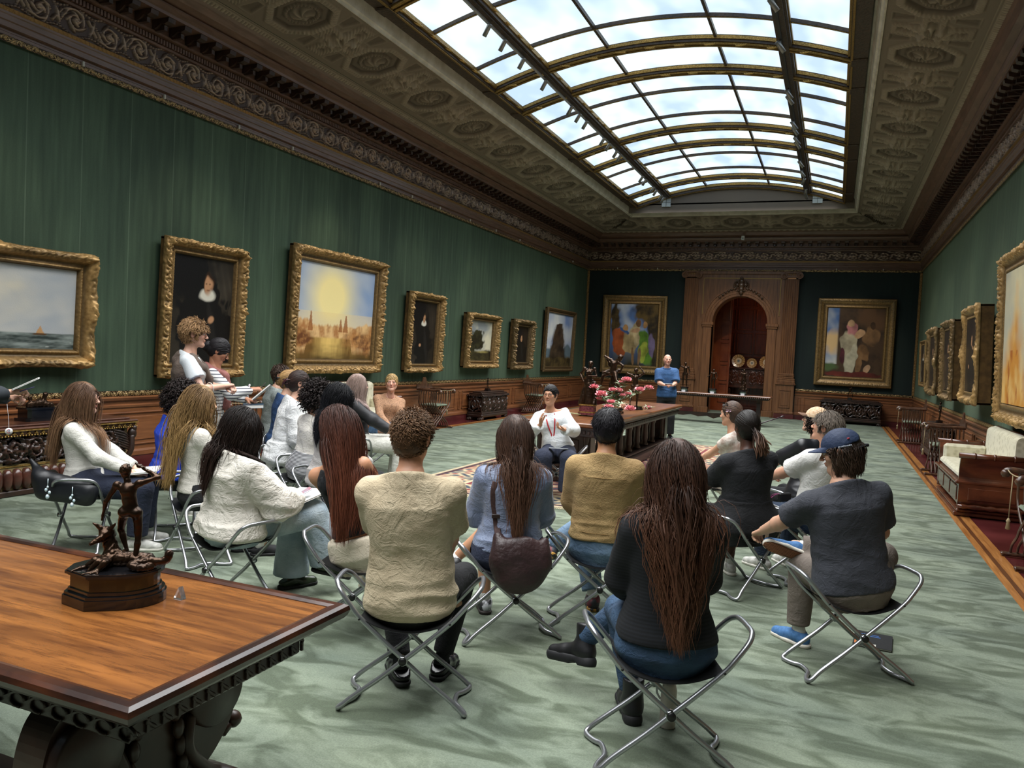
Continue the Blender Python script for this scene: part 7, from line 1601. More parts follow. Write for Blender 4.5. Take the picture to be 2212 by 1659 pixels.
mb = MB(); mb.tube([hd(p, (-.079, -.055, .068)), hd(p, (-.075, -.066, .069))], .004, 5); mb.build('red_tab', M('red tab', '#b03540', rough=.6), cp)
cap_on(SEATED['P24'], M('patterned cap cloth', '#c9a07a', '#d9c6a8', rough=.8, scale=60), M('brown brim', '#6a4a34', rough=.8))
# sole grid on the raised canvas shoe
p = SEATED['P26']; h_, kn_, an_, toe_ = p.LG[1]; up_ = unit(A3(.30, .80, .45)); x_ = unit(np.cross(toe_, up_)); up_ = np.cross(x_, toe_); Rs = np.stack([x_, toe_, up_], 1)
mb = MB()
def solept(a, b): return an_+Rs@A3(a, b, -.0895)
wv = lambda b: np.interp(b, [-.09, -.05, .04, .1, .15, .19], [.012, .038, .036, .042, .038, .014])
for b in np.arange(-.085, .19, .0125):
    for sg_ in (-1, 1):
        for a0 in np.arange(-.04, .04, .0125):
            q0, q1 = (a0, b), (a0+.0125, b+sg_*.0125)
            if abs(q0[0]) < wv(q0[1])-.003 and abs(q1[0]) < wv(q1[1])-.003: mb.tube([solept(*q0), solept(*q1)], .0016, 4, cap=False)
pl_ = [(wv(b)-.002, b) for b in np.linspace(-.088, .188, 20)]; pl_ = pl_+[(-a, b) for a, b in pl_[::-1]]
mb2 = MB(); mb2.add([an_+Rs@A3(a, b, -.0885) for a, b in pl_], [list(range(len(pl_)))]); mb2.build('waffle_sole', M('brown gum', '#6b4430', rough=.7), p.root)
mb.build('waffle_ribs', M('waffle ribs', '#a9714e', rough=.7), p.root)
# lanyard
p = SEATED['P18']; TRm = p.TR
def surf(p, x, z, out=.004, front=True):
    o = p.hip+p.TR@A3(x, .30 if front else -.30, z*1.0); d = p.TR@A3(0, -1 if front else 1, 0)
    for _ in range(60):
        q = p.shirtd(o[None])[0]
        if q < out: break
        o = o+d*max(q-out, .001)*.9
    return o
SZ = np.linalg.norm(p.hc-p.hip)/.70
pl = [surf(p, x, z*SZ) for x, z in ((-.05, .46), (-.045, .40), (-.03, .33), (-.005, .24), (.02, .16))]; pr_ = [surf(p, x, z*SZ) for x, z in ((.05, .46), (.05, .40), (.045, .33), (.03, .24), (.025, .16))]
mb = MB()
for s_, q in ((-1, pl), (1, pr_)): mb.tube(smoothpath([p.hip+p.TR@A3(s_*.058, -.02, .50*SZ), p.hip+p.TR@A3(s_*.062, .045, .475*SZ)]+q[1:], 4), .009, 6, flat=.2, up=p.TR@A3(0, 1, 0))
mb.tube([surf(p, x, .46*SZ) for x in (-.05, 0)][0:1]+[p.hip+p.TR@A3(-.04, -.07, .50*SZ), p.hip+p.TR@A3(.04, -.07, .50*SZ)]+[surf(p, .05, .46*SZ)], .008, 6)
mb.build('lanyard', M('red lanyard', '#b3252d', rough=.7), p.root)
mb = MB(); o = surf(p, .03, .10*SZ, .01); mb.box(-.03, .03, -.002, .002, -.045, .045, 0, .001, T=np.array(Matrix.Translation(tuple(o)))); mb.build('badge', M('white card', '#d9d9d6', rough=.4), p.root)
# tied sweater over the standing woman's shoulders
p = pA; G = Shape(); szA = np.linalg.norm(p.hc-p.hip)/.70
G.add(Loft([(.05, -.05, .15, .085), (.2, -.045, .17, .095), (.36, -.03, .195, .115), (.43, -.02, .185, .105), (.48, -.02, .11, .085), (.505, -.02, .085, .08)], p.hip, p.TR, .012, szA, 1.05), .02)
G.sub(Ell(p.hip+p.TR@A3(0, .16, .20*szA), (.30, .135, .42)), .02); G.sub(Cap(p.hip+p.TR@A3(0, 0, .44*szA), p.hip+p.TR@A3(0, .0, .62*szA), .06, .07), .01)
for s in (-1, 1): G.add(Cap(p.hip+p.TR@A3(s*.10, .02, .49*szA), p.hip+p.TR@A3(s*.09, .115, .40*szA), .040, .036), .02); G.add(Cap(p.hip+p.TR@A3(s*.09, .115, .40*szA), p.hip+p.TR@A3(s*.02, .165, .30*szA), .036, .03), .02)
G.add(Cap(p.hip+p.TR@A3(0, .17, .30*szA), p.hip+p.TR@A3(.04, .17, .14*szA), .034, .03), .02); G.add(Cap(p.hip+p.TR@A3(0, -.07, .50*szA), p.hip+p.TR@A3(0, -.09, .46*szA), .06, .07), .03)
v, f = polygonise(G, .009, disp=wr(.006, 12, 9)); obj('tied_sweater', mesh_from('tied_sweater', v, f, fab('taupe brown knit', '#54473f', '#64564c'), smooth=True), p.root)
mb = MB(); e_ = p.EL[1]+(p.HN[1]-p.EL[1])*.35; ring = frame_from(p.HN[1]-p.EL[1], (0, 0, -1)); mb.tube([e_+ring@A3(.050*math.cos(a), 0, .050*math.sin(a)) for a in np.linspace(0, 2*PI, 20, endpoint=False)], .004, 6, closed=True); mb.build('bracelet', M('white cord', '#d9d2c4', rough=.7), p.root)
# scarf
p = pC; G = Shape(); szC = np.linalg.norm(p.hc-p.hip)/.70
for i in range(16):
    a0, a1 = i/16*2*PI, (i+1)/16*2*PI
    G.add(Cap(p.hip+p.TR@A3(.10*math.cos(a0), .09*math.sin(a0)-.0, (.48-.04*math.sin(a0))*szC), p.hip+p.TR@A3(.10*math.cos(a1), .09*math.sin(a1), (.48-.04*math.sin(a1))*szC), .036, .036), .03)
G.add(Cap(p.hip+p.TR@A3(.03, .11, .43*szC), p.hip+p.TR@A3(.05, .16, .28*szC), .036, .032), .03); G.add(Cap(p.hip+p.TR@A3(.05, .16, .28*szC), p.hip+p.TR@A3(.06, .15, .12*szC), .032, .04), .02)
G.sub(Cap(p.hip+p.TR@A3(0, -.02, .45*szC), p.hc, .05, .055), .01)
v, f = polygonise(G, .009, disp=wr(.008, 16, 4)); obj('scarf', mesh_from('scarf', v, f, fab('rust scarf', '#7d4a44', '#93605a'), smooth=True), p.root)
# red straps etc on P15
p = SEATED['P15']; mb = MB()
for s in (-1, 1): mb.tube([surf(p, s*.075, z*.98, .003, False) for z in (.36, .40, .44, .47)], .012, 6, flat=.2, up=p.TR@A3(0, 1, 0))
mb.build('strap', blackT, p.root)
def thing_mesh(name, mb_or, mat, label, cat, group=None, T=None):
    o = mb_or.build(name, mat); tag(o, label, cat, group); return o
def W4(p, loc_, R=None):   # local frame of person -> world 4x4
    Rw = rotz(p.rz)@(np.eye(3) if R is None else R); T = np.eye(4); T[:3, :3] = Rw; T[:3, 3] = wl(p, loc_); return T
def book(p, loc_, w, h, th, label, cover, rx=0, rz_=0, name='sketchbook', spiral=False, pages=True, cat='book', z_off=0, ry=0):
    T = Matrix(W4(p, loc_, rotz(rz_)@rotx(rx)@roty(ry)).tolist()); t = empty(name); t.matrix_world = T; tag(t, label, cat)
    mb = MB(); mb.box(-w/2, w/2, -h/2, h/2, -th/2, -th/2+.002, 0, .0008); 
    if pages != 'open': mb.box(-w/2, w/2, -h/2, h/2, th/2-.002, th/2, 0, .0008)
    mb.build('cover', cover, t)
    mb = MB(); mb.box(-w/2+.003, w/2-.003, -h/2+.003, h/2-.003, -th/2+.002, th/2-(.002 if pages != 'open' else 0)); mb.build('pages', mPaper, t)
    if spiral:
        mb = MB()
        for x in np.arange(-w/2+.01, w/2-.008, .0095): mb.tube([(x, h/2+.004*math.cos(a)+.001, .0065*math.sin(a)*(th/.012)) for a in np.linspace(0, 2*PI, 9)[:-1]], .0011, 4, closed=True)
        mb.build('spiral', M('spiral wire', '#2a2a2c', rough=.3, metal=.8), t)
    return t
mPaper = M('paper', '#dedcd6', rough=.8); mBlkC = M('black cover', '#121317', rough=.5); mWhC = M('white cover', '#d5d5d2', rough=.5)
P_ = SEATED
book(P_['P2'], (.05, .42, .615), .30, .22, .012, 'white sketchbook on the lap of the leftmost seated woman', mWhC, rx=.1)
book(P_['P5'], (.06, .46, .655), .36, .26, .012, 'white sketchbook tilted on the crossed knee of the woman in flared jeans', mWhC, rx=.25, ry=-.12)
book(pC, (.02, .50, 1.13), .30, .24, .012, 'open white sketchbook held by the woman with the rust scarf', mWhC, rx=.75, spiral=True, pages='open', ry=-.1)
book(pC, (.05, .42, .99), .26, .20, .035, 'dark blue folder held under the open sketchbook', M('slate blue folder', '#2f4558', rough=.45), name='folder', cat='folder', rx=.05)
book(P_['P14'], (.0, .33, .64), .20, .16, .006, 'white paper pad in the lap of the woman in leopard print', mWhC, name='paper_pad', cat='pad', rx=.3)
book(P_['P18'], (-.02, .34, .60), .22, .12, .008, 'slim pale tablet on the lap of the woman with the red lanyard', M('pale tablet', '#a9adb4', rough=.3), name='tablet', cat='tablet', rx=.1)
book(P_['P22'], (-.03, .42, .63), .20, .15, .012, 'spiral notebook on the lap of the woman in the white dress', M('grey cover', '#8c8a86', rough=.5), name='notebook', spiral=True, rx=.1)
book(P_['P23'], (-.17, .50, .66), .14, .22, .022, 'beige covered book held by the woman in the black T-shirt', M('beige cover', '#a08e68', rough=.5), name='closed_book', rx=.6, rz_=.7)
book(P_['P24'], (-.05, .46, .66), .26, .19, .012, 'white sketchbook held by the person in the patterned cap', mWhC, rx=.15)
nb = book(P_['P26'], (.42, .47, .0195), .215, .28, .012, 'black spiral sketchbook with stickers lying on the carpet under a stool', mBlkC, rz_=-.55, spiral=True)
mb = MB(); mb.box(-.10, -.055, -.12, -.02, .006, .0066, 0); mb.box(-.05, .02, -.13, -.09, .006, .0066, 1); mb.box(-.09, .04, .05, .062, .006, .0066, 2); mb.box(-.09, .03, .078, .088, .006, .0066, 2); mb.build('stickers', [M('orange sticker', '#c8743a'), M('white sticker', '#d9d6cc'), M('blue sticker', '#2f5fa0')], nb)
def phone(T, label, screen):
    t = empty('phone'); t.matrix_world = Matrix(T.tolist()); tag(t, label, 'phone'); mb = MB(); mb.box(-.037, .037, -.076, .076, -.004, .004, 0, .004); mb.build('case', M('phone case', '#b9bcc2', rough=.3), t)
    mb = MB(); mb.box(-.033, .033, -.072, .072, .0041, .0046); mb.build('screen', screen, t); return t
scr = M('phone photo screen', '#2f6f4a', '#3a4f9a', rough=.1, scale=26, emit='#3f6f6a', estr=.25); mPhB = M('dark screen', '#0c0d10', rough=.05)
hp, hr_ = SEATED['P25'].hand0; phone(W4(SEATED['P25'], hp+A3(-.02, .07, .05), rotz(.15)@rotx(.95)), 'phone with a lit colourful screen held by the man in the white T-shirt', scr)
hp, hr_ = SEATED['P5'].hand1; phone(W4(SEATED['P5'], hp+A3(.02, .05, .03), rotz(-.4)@rotx(.5)), 'small phone held over the sketchbook by the woman in flared jeans', M('pinkish phone screen', '#a04a50', '#8a93a0', scale=30))
phone(W4(pB, (0, .36, 1.165), rotx(.2)@rotz(PI/2)), 'black phone held in both hands by the standing bald man', mPhB)
# camera with pink strap in the lap
T = W4(SEATED['P25'], (.02, .36, .60)); t = empty('camera_body'); t.matrix_world = Matrix(T.tolist()); tag(t, 'small black camera with a pink strap in the lap of the man in white', 'camera')
mb = MB(); mb.box(-.06, .06, -.02, .02, -.035, .035, 0, .008); mb.lathe([(0, .02), (.028, .02), (.03, .06), (.024, .06), (0, .052)], 16, 0, T=TR(0, 0, 0, rx=-PI/2)); mb.build('body', mBlkC, t)
mb = MB(); mb.tube(smoothpath([(-.06, 0, .03), (-.10, .03, .02), (-.07, .08, -.02), (0, .1, .0), (.07, .06, .02), (.06, 0, .03)], 5), .008, 6, flat=.3); mb.build('strap', M('pink strap', '#b03a7c', rough=.6), t)
# badge and pens
def round_badge(T, label):
    t = empty('round_badge'); t.matrix_world = Matrix(T.tolist()); tag(t, label, 'badge'); mb = MB(); mb.lathe([(0, -.002), (.026, -.002), (.026, .002), (0, .002)], 24, 0); mb.build('disc', M('white badge', '#e3e3e0', rough=.3), t)
    mb = MB(); mb.tube([(.012*math.cos(a), .014*math.sin(a), .0026) for a in np.linspace(.7, 2*PI-.7, 16)], .0016, 4, 0); mb.tube([(.004, -.012, .0026), (.004, .012, .0026)], .0014, 4, 1); mb.tube([(-.003, -.010, .0026), (-.003, .010, .0026)], .0014, 4, 1); mb.build('monogram', [M('badge red', '#a8404a'), M('badge blue', '#3f4f86')], t); return t
round_badge(W4(pC, pC.HN[1]+A3(.0, -.03, .03), rotz(.4)@rotx(1.2)@rotz(PI)), 'white round badge with a red and blue monogram on the drawing woman\'s wrist')
b_ = round_badge(np.array(Matrix.Translation((2.33, 4.02, .88)) @ Matrix.Rotation(math.radians(50), 4, 'Z') @ Matrix.Rotation(PI/2, 4, 'X')), 'white round badge hanging from the person at the left edge')
mb = MB(); mb.tube(smoothpath([(2.33, 4.02, .905), (2.31, 4.03, .97), (2.26, 4.05, 1.08)], 4), .0015, 4); o = mb.build('cord', M('badge cord', '#c9c9c9')); o.parent = b_; o.matrix_parent_inverse = b_.matrix_world.inverted()
book(pD, (.10, .50, 1.235), .16, .20, .010, 'white note pad in the hands of the person at the left edge', mWhC, rx=.5, name='note_pad', cat='pad')
def pen(T, label, mat): mb = MB(); mb.lathe([(0, -.07), (.004, -.065), (.0045, .05), (.001, .07)], 8, 0); o = mb.build('pen', mat); o.matrix_world = Matrix(T.tolist()); tag(o, label, 'pen')
pen(W4(pD, pD.HN[1]+A3(.02, .08, .02), roty(.5)@rotx(2.0)), 'purple pen in the hand at the left edge of the view', M('purple pen', '#4a4472', rough=.3)); pen(W4(pC, pC.HN[1]+A3(-.01, .09, .02), rotx(2.5)), 'dark pencil in the drawing woman\'s hand above the sketchbook', M('pencil', '#2b2420', rough=.4))
# pen stuck in the locs, butterfly clips
p = SEATED['P23']; mb = MB(); mb.tube([hd(p, (.03, -.10, .03)), hd(p, (.19, -.13, .09))], [.004, .004], 6); mb.tube([hd(p, (.185, -.129, .088)), hd(p, (.205, -.133, .096)), hd(p, (.225, -.136, .102))], [.004, .007, .001], 6); mb.build('hair_stick', M('dark brush handle', '#3a2a30', rough=.3), p.root)
for pk, q, lbq in (('P22', (-.055, .02, .095), 'dark'), ('P22', (-.080, -.03, .035), 'pink')):
    p = SEATED[pk]; mb = MB(); c0 = hd(p, q)
    for s in (-1, 1):
        for e in (.5, -.5): mb.add([c0, c0+p.HR@A3(-.02, s*.012, e*.03), c0+p.HR@A3(-.028, s*.028, e*.02), c0+p.HR@A3(-.012, s*.026, e*.004)], [(0, 1, 2, 3)])
    mb.build('butterfly_clip', M('%s butterfly clip' % lbq, '#17161a' if lbq == 'dark' else '#b99aa8', rough=.4), p.root)
# claw clips
for pk, col in (('P9', '#121216'), ('P10', '#3a141c')):
    p = SEATED[pk]; mb = MB()
    for s in (-1, 1):
        mb.tube(smoothpath([hd(p, (s*.045, -.085, .035)), hd(p, (s*.05, -.135, .03)), hd(p, (s*.04, -.165, .0)), hd(p, (s*.02, -.175, -.035))], 4), .007, 6)
        for e in (-.02, .0, .02): mb.tube([hd(p, (s*.048, -.12, .02+e)), hd(p, (s*.02, -.17, .01+e))], .005, 5)
    mb.build('hair_claw', M('hair claw %s' % pk, col, rough=.2), p.root)
# brown crossbody bag
p = SEATED['P17']; t = empty('crossbody_bag', (p.seat[0], p.seat[1], 0), p.rz, 'dark brown nylon crossbody bag hanging on the back of the woman in blue-grey', 'bag')
mBag = M('dark brown nylon', '#2c1c1d', '#3a2626', rough=.45, scale=5, bump=.3, bscale=40)
G = Shape(); G.add(Ell((.04, -.235, .50), (.165, .055, .15)), .02).add(Ell((.04, -.23, .42), (.13, .06, .09)), .05).add(Cap((-.09, -.20, .64), (-.07, -.225, .52), .020, .04), .07).add(Cap((.18, -.20, .62), (.16, -.225, .50), .014, .04), .07)
v, f = polygonise(G, .008, disp=wr(.006, 12, 8)); obj('bag_body', mesh_from('bag_body', v, f, mBag, smooth=True), t)
szp = np.linalg.norm(p.hc-p.hip)/.70
sp = [(-.085, -.20, .64)]+[surf(p, x, z*szp, .006, False) for x, z in ((-.09, .17), (-.10, .24), (-.115, .32), (-.12, .40), (-.11, .445))]
mb = MB(); mb.tube(smoothpath(sp, 5), .019, 8, flat=.16, up=(0, 1, .0)); mb.build('strap', M('brown webbing', '#3a2725', '#4a3532', rough=.8, scale=80), t)
mb = MB(); q = sp[2]; mb.box(q[0]-.024, q[0]+.024, q[1]-.012, q[1]-.002, q[2]-.012, q[2]+.012, 0, .003); mb.build('buckle', M('brown buckle', '#2a1a18', rough=.3), t)
# water bottle
t = empty('water_bottle', (7.51, 3.52, .0125), 0, 'white metal water bottle standing on the carpet under the nearest stool', 'bottle')
mb = MB(); mb.lathe([(.0, 0), (.034, 0), (.036, .006), (.036, .17), (.030, .195), (.026, .205), (.0, .206)], 28, 0); mb.build('body', M('cream enamel', '#bdb6aa', rough=.35), t)
mb = MB(); mb.lathe([(0, .206), (.024, .206), (.026, .212), (.026, .235), (.022, .24), (0, .24)], 24, 0); mb.build('cap', M('bottle cap', '#c9c5bd', rough=.3), t)
mb = MB(); mb.tube(smoothpath([(-.026, 0, .225), (-.05, 0, .20), (-.055, 0, .15), (-.037, 0, .12)], 5), .005, 6); mb.build('handle', M('steel loop', '#a9abae', rough=.25, metal=.9), t)
# black tote on the leftmost stool
p = SEATED['P2']; t = empty('tote_bag', (p.seat[0], p.seat[1], 0), p.rz, 'black nylon tote with pale charms lying over the back of the leftmost stool', 'bag')
G = Shape(); G.add(Cap((.20, -.26, .60), (.29, .10, .51), .045, .055), .05).add(Cap((.22, -.22, .48), (.29, .08, .44), .06, .05), .09).add(Cap((-.05, -.24, .55), (.20, -.24, .56), .05, .05), .06).add(Cap((.17, -.27, .62), (.12, -.34, .70), .03, .010), .04)
v, f = polygonise(G, .010, disp=wr(.007, 12, 3)); obj('bag_body', mesh_from('bag_body', v, f, M('black nylon', '#0f1014', '#191b20', rough=.4, scale=5), smooth=True), t)
for x, z in ((-.16, .5), (-.0, .44)):
    mb = MB(); mb.tube([(.355, x, z+.10), (.36, x, z+.05)], .003, 5); [blob(mb, (.36, x+dx, z+dz), (r, r*.7, r)) for dx, dz, r in ((0, .04, .010), (-.01, .02, .014), (.012, .0, .013), (0, -.03, .018))]; mb.build('charm', M('pale blue charm', '#a9c3cc', '#d9dde0', rough=.4, scale=60), t)

# ================================================================ BRONZES
mBr = M('dark bronze', '#2b1f17', '#4b3626', rough=.3, metal=.75, scale=14, contrast=(.3, .8)); mBlk = M('black marble', '#0d0d0f', '#1a1a1d', rough=.12, coat=.5, scale=6); mGrn = M('green marble', '#2f4238', '#7d9084', rough=.2, scale=18, contrast=(.4, .8))
def figure(J, h=.013, k=1.0, female=False, hairn=True):
    S_ = Shape(); g = lambda n: A3(*J[n])
    pe, ch, nk, he = g('pelvis'), g('chest'), g('neck'), g('head')
    S_.add(Cap(pe, pe*.5+ch*.5, .125, .105), .03).add(Cap(pe*.5+ch*.5, ch, .105, .125), .04).add(Cap(ch, nk, .10, .05), .04).add(Cap(nk, he, .045, .045), .02).add(Ell(he+A3(0, 0, .02), (.078, .09, .115)), .02)
    if hairn: S_.add(Ell(he+A3(0, -.02, .05), (.092, .10, .095)), .01)
    for s in 'LR':
        sh, el, ha, hi, kn, ft = (g(q+s) for q in ('sh', 'el', 'ha', 'hi', 'kn', 'ft'))
        S_.add(Ell(sh, (.06, .055, .06)), .04).add(Cap(ch, sh, .07, .05), .05).add(Cap(sh, el, .050, .038), .02).add(Cap(el, ha, .040, .025), .02).add(Cap(ha, ha+unit(ha-el)*.09, .026, .016), .02)
        S_.add(Ell(hi+A3(0, -.05, -.01), (.09, .08, .09)), .04).add(Cap(hi, kn, .088, .055), .04); m_ = kn+(ft-kn)*.3; S_.add(Cap(kn, m_, .052, .056), .02).add(Cap(m_, ft, .056, .03), .02).add(Cap(ft, ft+A3(*J.get('toe'+s, (0, .16, -.03))), .034, .024), .02)
    if female:
        for s in (-1, 1): S_.add(Ell(ch+A3(s*.06, .10, .0), (.055, .05, .055)), .03)
    for x in J.get('extra', []): S_.add(Cap(*x), .03)
    v, f = polygonise(S_, h, disp=lambda V: .006*vnoise(V, 22, 3)+np.where(V[:, 2] > he[2]+.02, .012*vnoise(V, 75, 4), 0)); return v, f
def put_fig(name, parent, J, T, mat=mBr, **k): v, f = figure(J, **k); return obj(name, mesh_from(name, tf(v, T), f, mat, smooth=True), parent)
STD = dict(pelvis=(0, 0, .95), chest=(0, 0, 1.30), neck=(0, 0, 1.46), head=(0, .02, 1.60), shL=(-.19, 0, 1.42), shR=(.19, 0, 1.42), elL=(-.30, 0, 1.12), elR=(.30, 0, 1.12), haL=(-.28, .12, .88), haR=(.28, .12, .88), hiL=(-.1, 0, .93), hiR=(.1, 0, .93), knL=(-.12, .05, .5), knR=(.12, 0, .5), ftL=(-.14, 0, .06), ftR=(.12, -.05, .06))
def base_tiers(t, tiers, mats, poly):
    for i, (s, z0, z1, m, nm) in enumerate(tiers):
        mb = MB(); mb.prism([(p[0]*s, p[1]*s) for p in poly], z0, z1, 'z'); mb.build(nm, mats[m], t)
# foreground bronze
t = empty('bronze_statuette', (5.985, 1.86, TZ+.0145), math.radians(30), 'dark bronze nude shading his eyes, standing over a monster on the foreground table', 'statue')
ar = [(.15*math.cos(a), .125*math.sin(a)) for a in np.linspace(-PI*.42, PI*.9, 22)]; poly = ar+[(-.155, .02), (-.15, -.055), (-.055, -.13)]
base_tiers(t, [(1.0, 0, .030, 0, 'plinth'), (.965, .030, .040, 0, 'moulding'), (.90, .040, .052, 0, 'moulding'), (.86, .052, .092, 1, 'drum'), (.90, .092, .098, 0, 'moulding'), (.96, .098, .106, 0, 'cornice'), (.93, .106, .110, 0, 'top_plate')], [mBlk, M('verdigris marble drum', '#17130f', '#3f3a1c', rough=.15, scale=16, contrast=(.45, .8), coat=.5)], poly)
J = dict(STD); J.update(pelvis=(.02, 0, .97), chest=(-.03, -.01, 1.30), neck=(-.05, 0, 1.47), head=(-.09, .03, 1.60), shL=(-.21, 0, 1.39), shR=(.15, -.01, 1.43), elR=(.43, .05, 1.53), haR=(.10, .13, 1.70), elL=(-.37, -.02, 1.12), haL=(-.44, .05, .86), hiL=(-.08, 0, .95), hiR=(.12, 0, .94), knL=(-.20, .20, .60), ftL=(-.06, .10, .26), knR=(.14, .03, .52), ftR=(.12, -.04, .12), toeL=(-.10, .12, -.04))
Tm = np.array(Matrix.Translation((.03, .0, .104)) @ Matrix.Scale(.195, 4)); put_fig('figure', t, J, Tm, h=.0115)
G = Shape(); G.add(Cap((-.30, .0, .14), (.30, .05, .12), .13, .11), .08).add(Cap((-.25, .05, .2), (-.36, .10, .45), .12, .10), .08).add(Ell((-.38, .08, .55), (.11, .14, .10)), .05)
for x0_, y0_ in ((-.62, -.2), (-.35, -.42), (-.5, -.32)): G.add(Cap((-.3, -.05, .12), (x0_*.75, y0_*.8, .16), .07, .05), .05).add(Cap((x0_*.75, y0_*.8, .16), (x0_, y0_, .03), .05, .03), .03)
for a in (-.3, 0, .3): G.add(Cap((-.62, -.2, .04), (-.75, -.25+a*.4, .03), .03, .012), .02).add(Cap((-.35, -.42, .04), (-.40+a*.4, -.55, .03), .03, .012), .02)
for s in (-1, 1): G.add(Cap((-.38+s*.05, .05, .62), (-.40+s*.18, .0, .74), .05, .01), .03).add(Cap((-.42, .0+s*.04, .5), (-.55, -.08+s*.06, .42), .06, .03), .03)
tail = smoothpath([(.25, .05, .12), (.45, -.12, .10), (.35, -.35, .09), (.15, -.30, .12), (.35, -.2, .16), (.62, -.15, .16), (.70, -.12, .28)], 4)
for a, b in zip(tail[:-1], tail[1:]): G.add(Cap(a, b, .06, .055), .02)
v, f = polygonise(G, .014, disp=lambda V: .014*np.abs(vnoise(V, 40, 2))); obj('monster', mesh_from('monster', tf(v, Tm), f, mBr, smooth=True), t)
mb = MB(); q = np.array([(0, 0, 0), (.035, 0, 0), (.02, 0, .04), (0, .02, 0), (.035, .02, 0), (.02, .02, .04)])+A3(6.14, 1.93, TZ+.014)[None]*1.0; mb.add(q-np.array([6.14, 1.93, TZ+.014])+0, [(0, 1, 2), (5, 4, 3), (0, 3, 4, 1), (1, 4, 5, 2), (0, 2, 5, 3)]); o = mb.build('label_holder', M('clear acrylic', '#d9d9d9', rough=.05, trans=.9)); o.location = (6.135, 1.95, TZ+.0145); tag(o, 'small clear acrylic wedge behind the foreground bronze', 'label holder')
# centre table bronzes
zc_ = .80+.0245
def rectp(a, b, c=.02): return [(-a, -b+c), (-a+c, -b), (a-c, -b), (a, -b+c), (a, b-c), (a-c, b), (-a+c, b), (-a, b-c)]
t = empty('bronze_group', (4.93, 10.55, zc_), math.radians(10), 'bronze of a draped woman on a red marble and gilt base on the centre table', 'statue')
base_tiers(t, [(1.05, .02, .05, 0, 'plinth'), (1.0, .05, .065, 1, 'gilt_band'), (.92, .065, .15, 0, 'block'), (1.0, .15, .165, 1, 'gilt_band')], [M('red porphyry', '#4a1620', '#7a3a40', rough=.2, scale=40), mGilt], rectp(.12, .10, .03))
mb = MB(); [mb.lathe([(.008, 0), (.014, .01), (.008, .02)], 8, 0, c=(x, y, 0)) for x in (-.1, .1) for y in (-.08, .08)]; mb.build('foot', mGilt, t)
J = dict(STD); J.update(chest=(.02, 0, 1.28), head=(-.03, .02, 1.58), elL=(-.30, .1, 1.15), haL=(-.05, .22, 1.15), elR=(.36, -.02, 1.2), haR=(.22, .15, .98), extra=[((0, 0, .8), (-.05, 0, .1), .16, .24), ((-.2, .05, .75), (-.28, .05, .30), .08, .06), ((-.28, .05, .30), (-.25, .1, .05), .07, .10), ((-.22, .08, .85), (-.22, .08, .84), .09, .08), ((.15, 0, .6), (.28, .05, .05), .10, .10)])
Tm = np.array(Matrix.Translation((0, 0, .155)) @ Matrix.Rotation(PI, 4, 'Z') @ Matrix.Scale(.36, 4)); put_fig('figure', t, J, Tm, female=True, h=.017)
t = empty('bronze_group', (5.05, 11.5, zc_), 0, 'bronze of two struggling figures lifted in the air, middle of the centre table', 'statue')
base_tiers(t, [(1, 0, .03, 0, 'plinth'), (.9, .03, .06, 0, 'block')], [mBlk], [(.16*math.cos(a), .13*math.sin(a)) for a in np.linspace(0, 2*PI, 30)[:-1]])
Tm = np.array(Matrix.Translation((-.02, 0, .05)) @ Matrix.Rotation(PI*.9, 4, 'Z') @ Matrix.Scale(.42, 4)); J = dict(STD); J.update(knL=(-.28, .1, .55), ftL=(-.38, 0, .06), head=(.18, .02, 1.62), neck=(.1, 0, 1.50), elL=(-.05, .3, 1.30), haL=(.2, .35, 1.35), elR=(.32, .25, 1.30), haR=(.05, .36, 1.32)); put_fig('standing_figure', t, J, Tm, h=.017)
J2 = {k_: (np.array(v_)*A3(1, 1, .85)+A3(-.08, .22, .55) if k_[:3] != 'toe' else v_) for k_, v_ in STD.items()}; J2.update(head=(-.35, .2, 1.85), neck=(-.25, .2, 1.80), chest=(-.12, .22, 1.65), shL=(-.30, .22, 1.72), shR=(.02, .22, 1.78), elR=(.25, .25, 1.9), haR=(.20, .1, 1.7), elL=(-.5, .22, 1.6), haL=(-.4, .2, 1.4), knL=(-.35, .35, 1.05), ftL=(-.45, .3, .75), knR=(.25, .35, 1.2), ftR=(.35, .3, .85)); put_fig('lifted_figure', t, J2, Tm, h=.017)
t = empty('bronze_group', (5.10, 12.6, zc_), 0, 'bronze figure with a raised curved arm behind the peonies on the centre table', 'statue')
base_tiers(t, [(1, 0, .03, 0, 'plinth'), (.9, .03, .06, 0, 'block')], [mBlk], [(.15*math.cos(a), .12*math.sin(a)) for a in np.linspace(0, 2*PI, 30)[:-1]])
J = dict(STD); J.update(elR=(.38, 0, 1.55), haR=(.15, .05, 1.82), elL=(-.40, 0, 1.5), haL=(-.5, .05, 1.25), knL=(-.22, .2, .5), ftL=(-.2, -.05, .1)); put_fig('figure', t, J, np.array(Matrix.Translation((0, 0, .05)) @ Matrix.Scale(.36, 4)), h=.017)
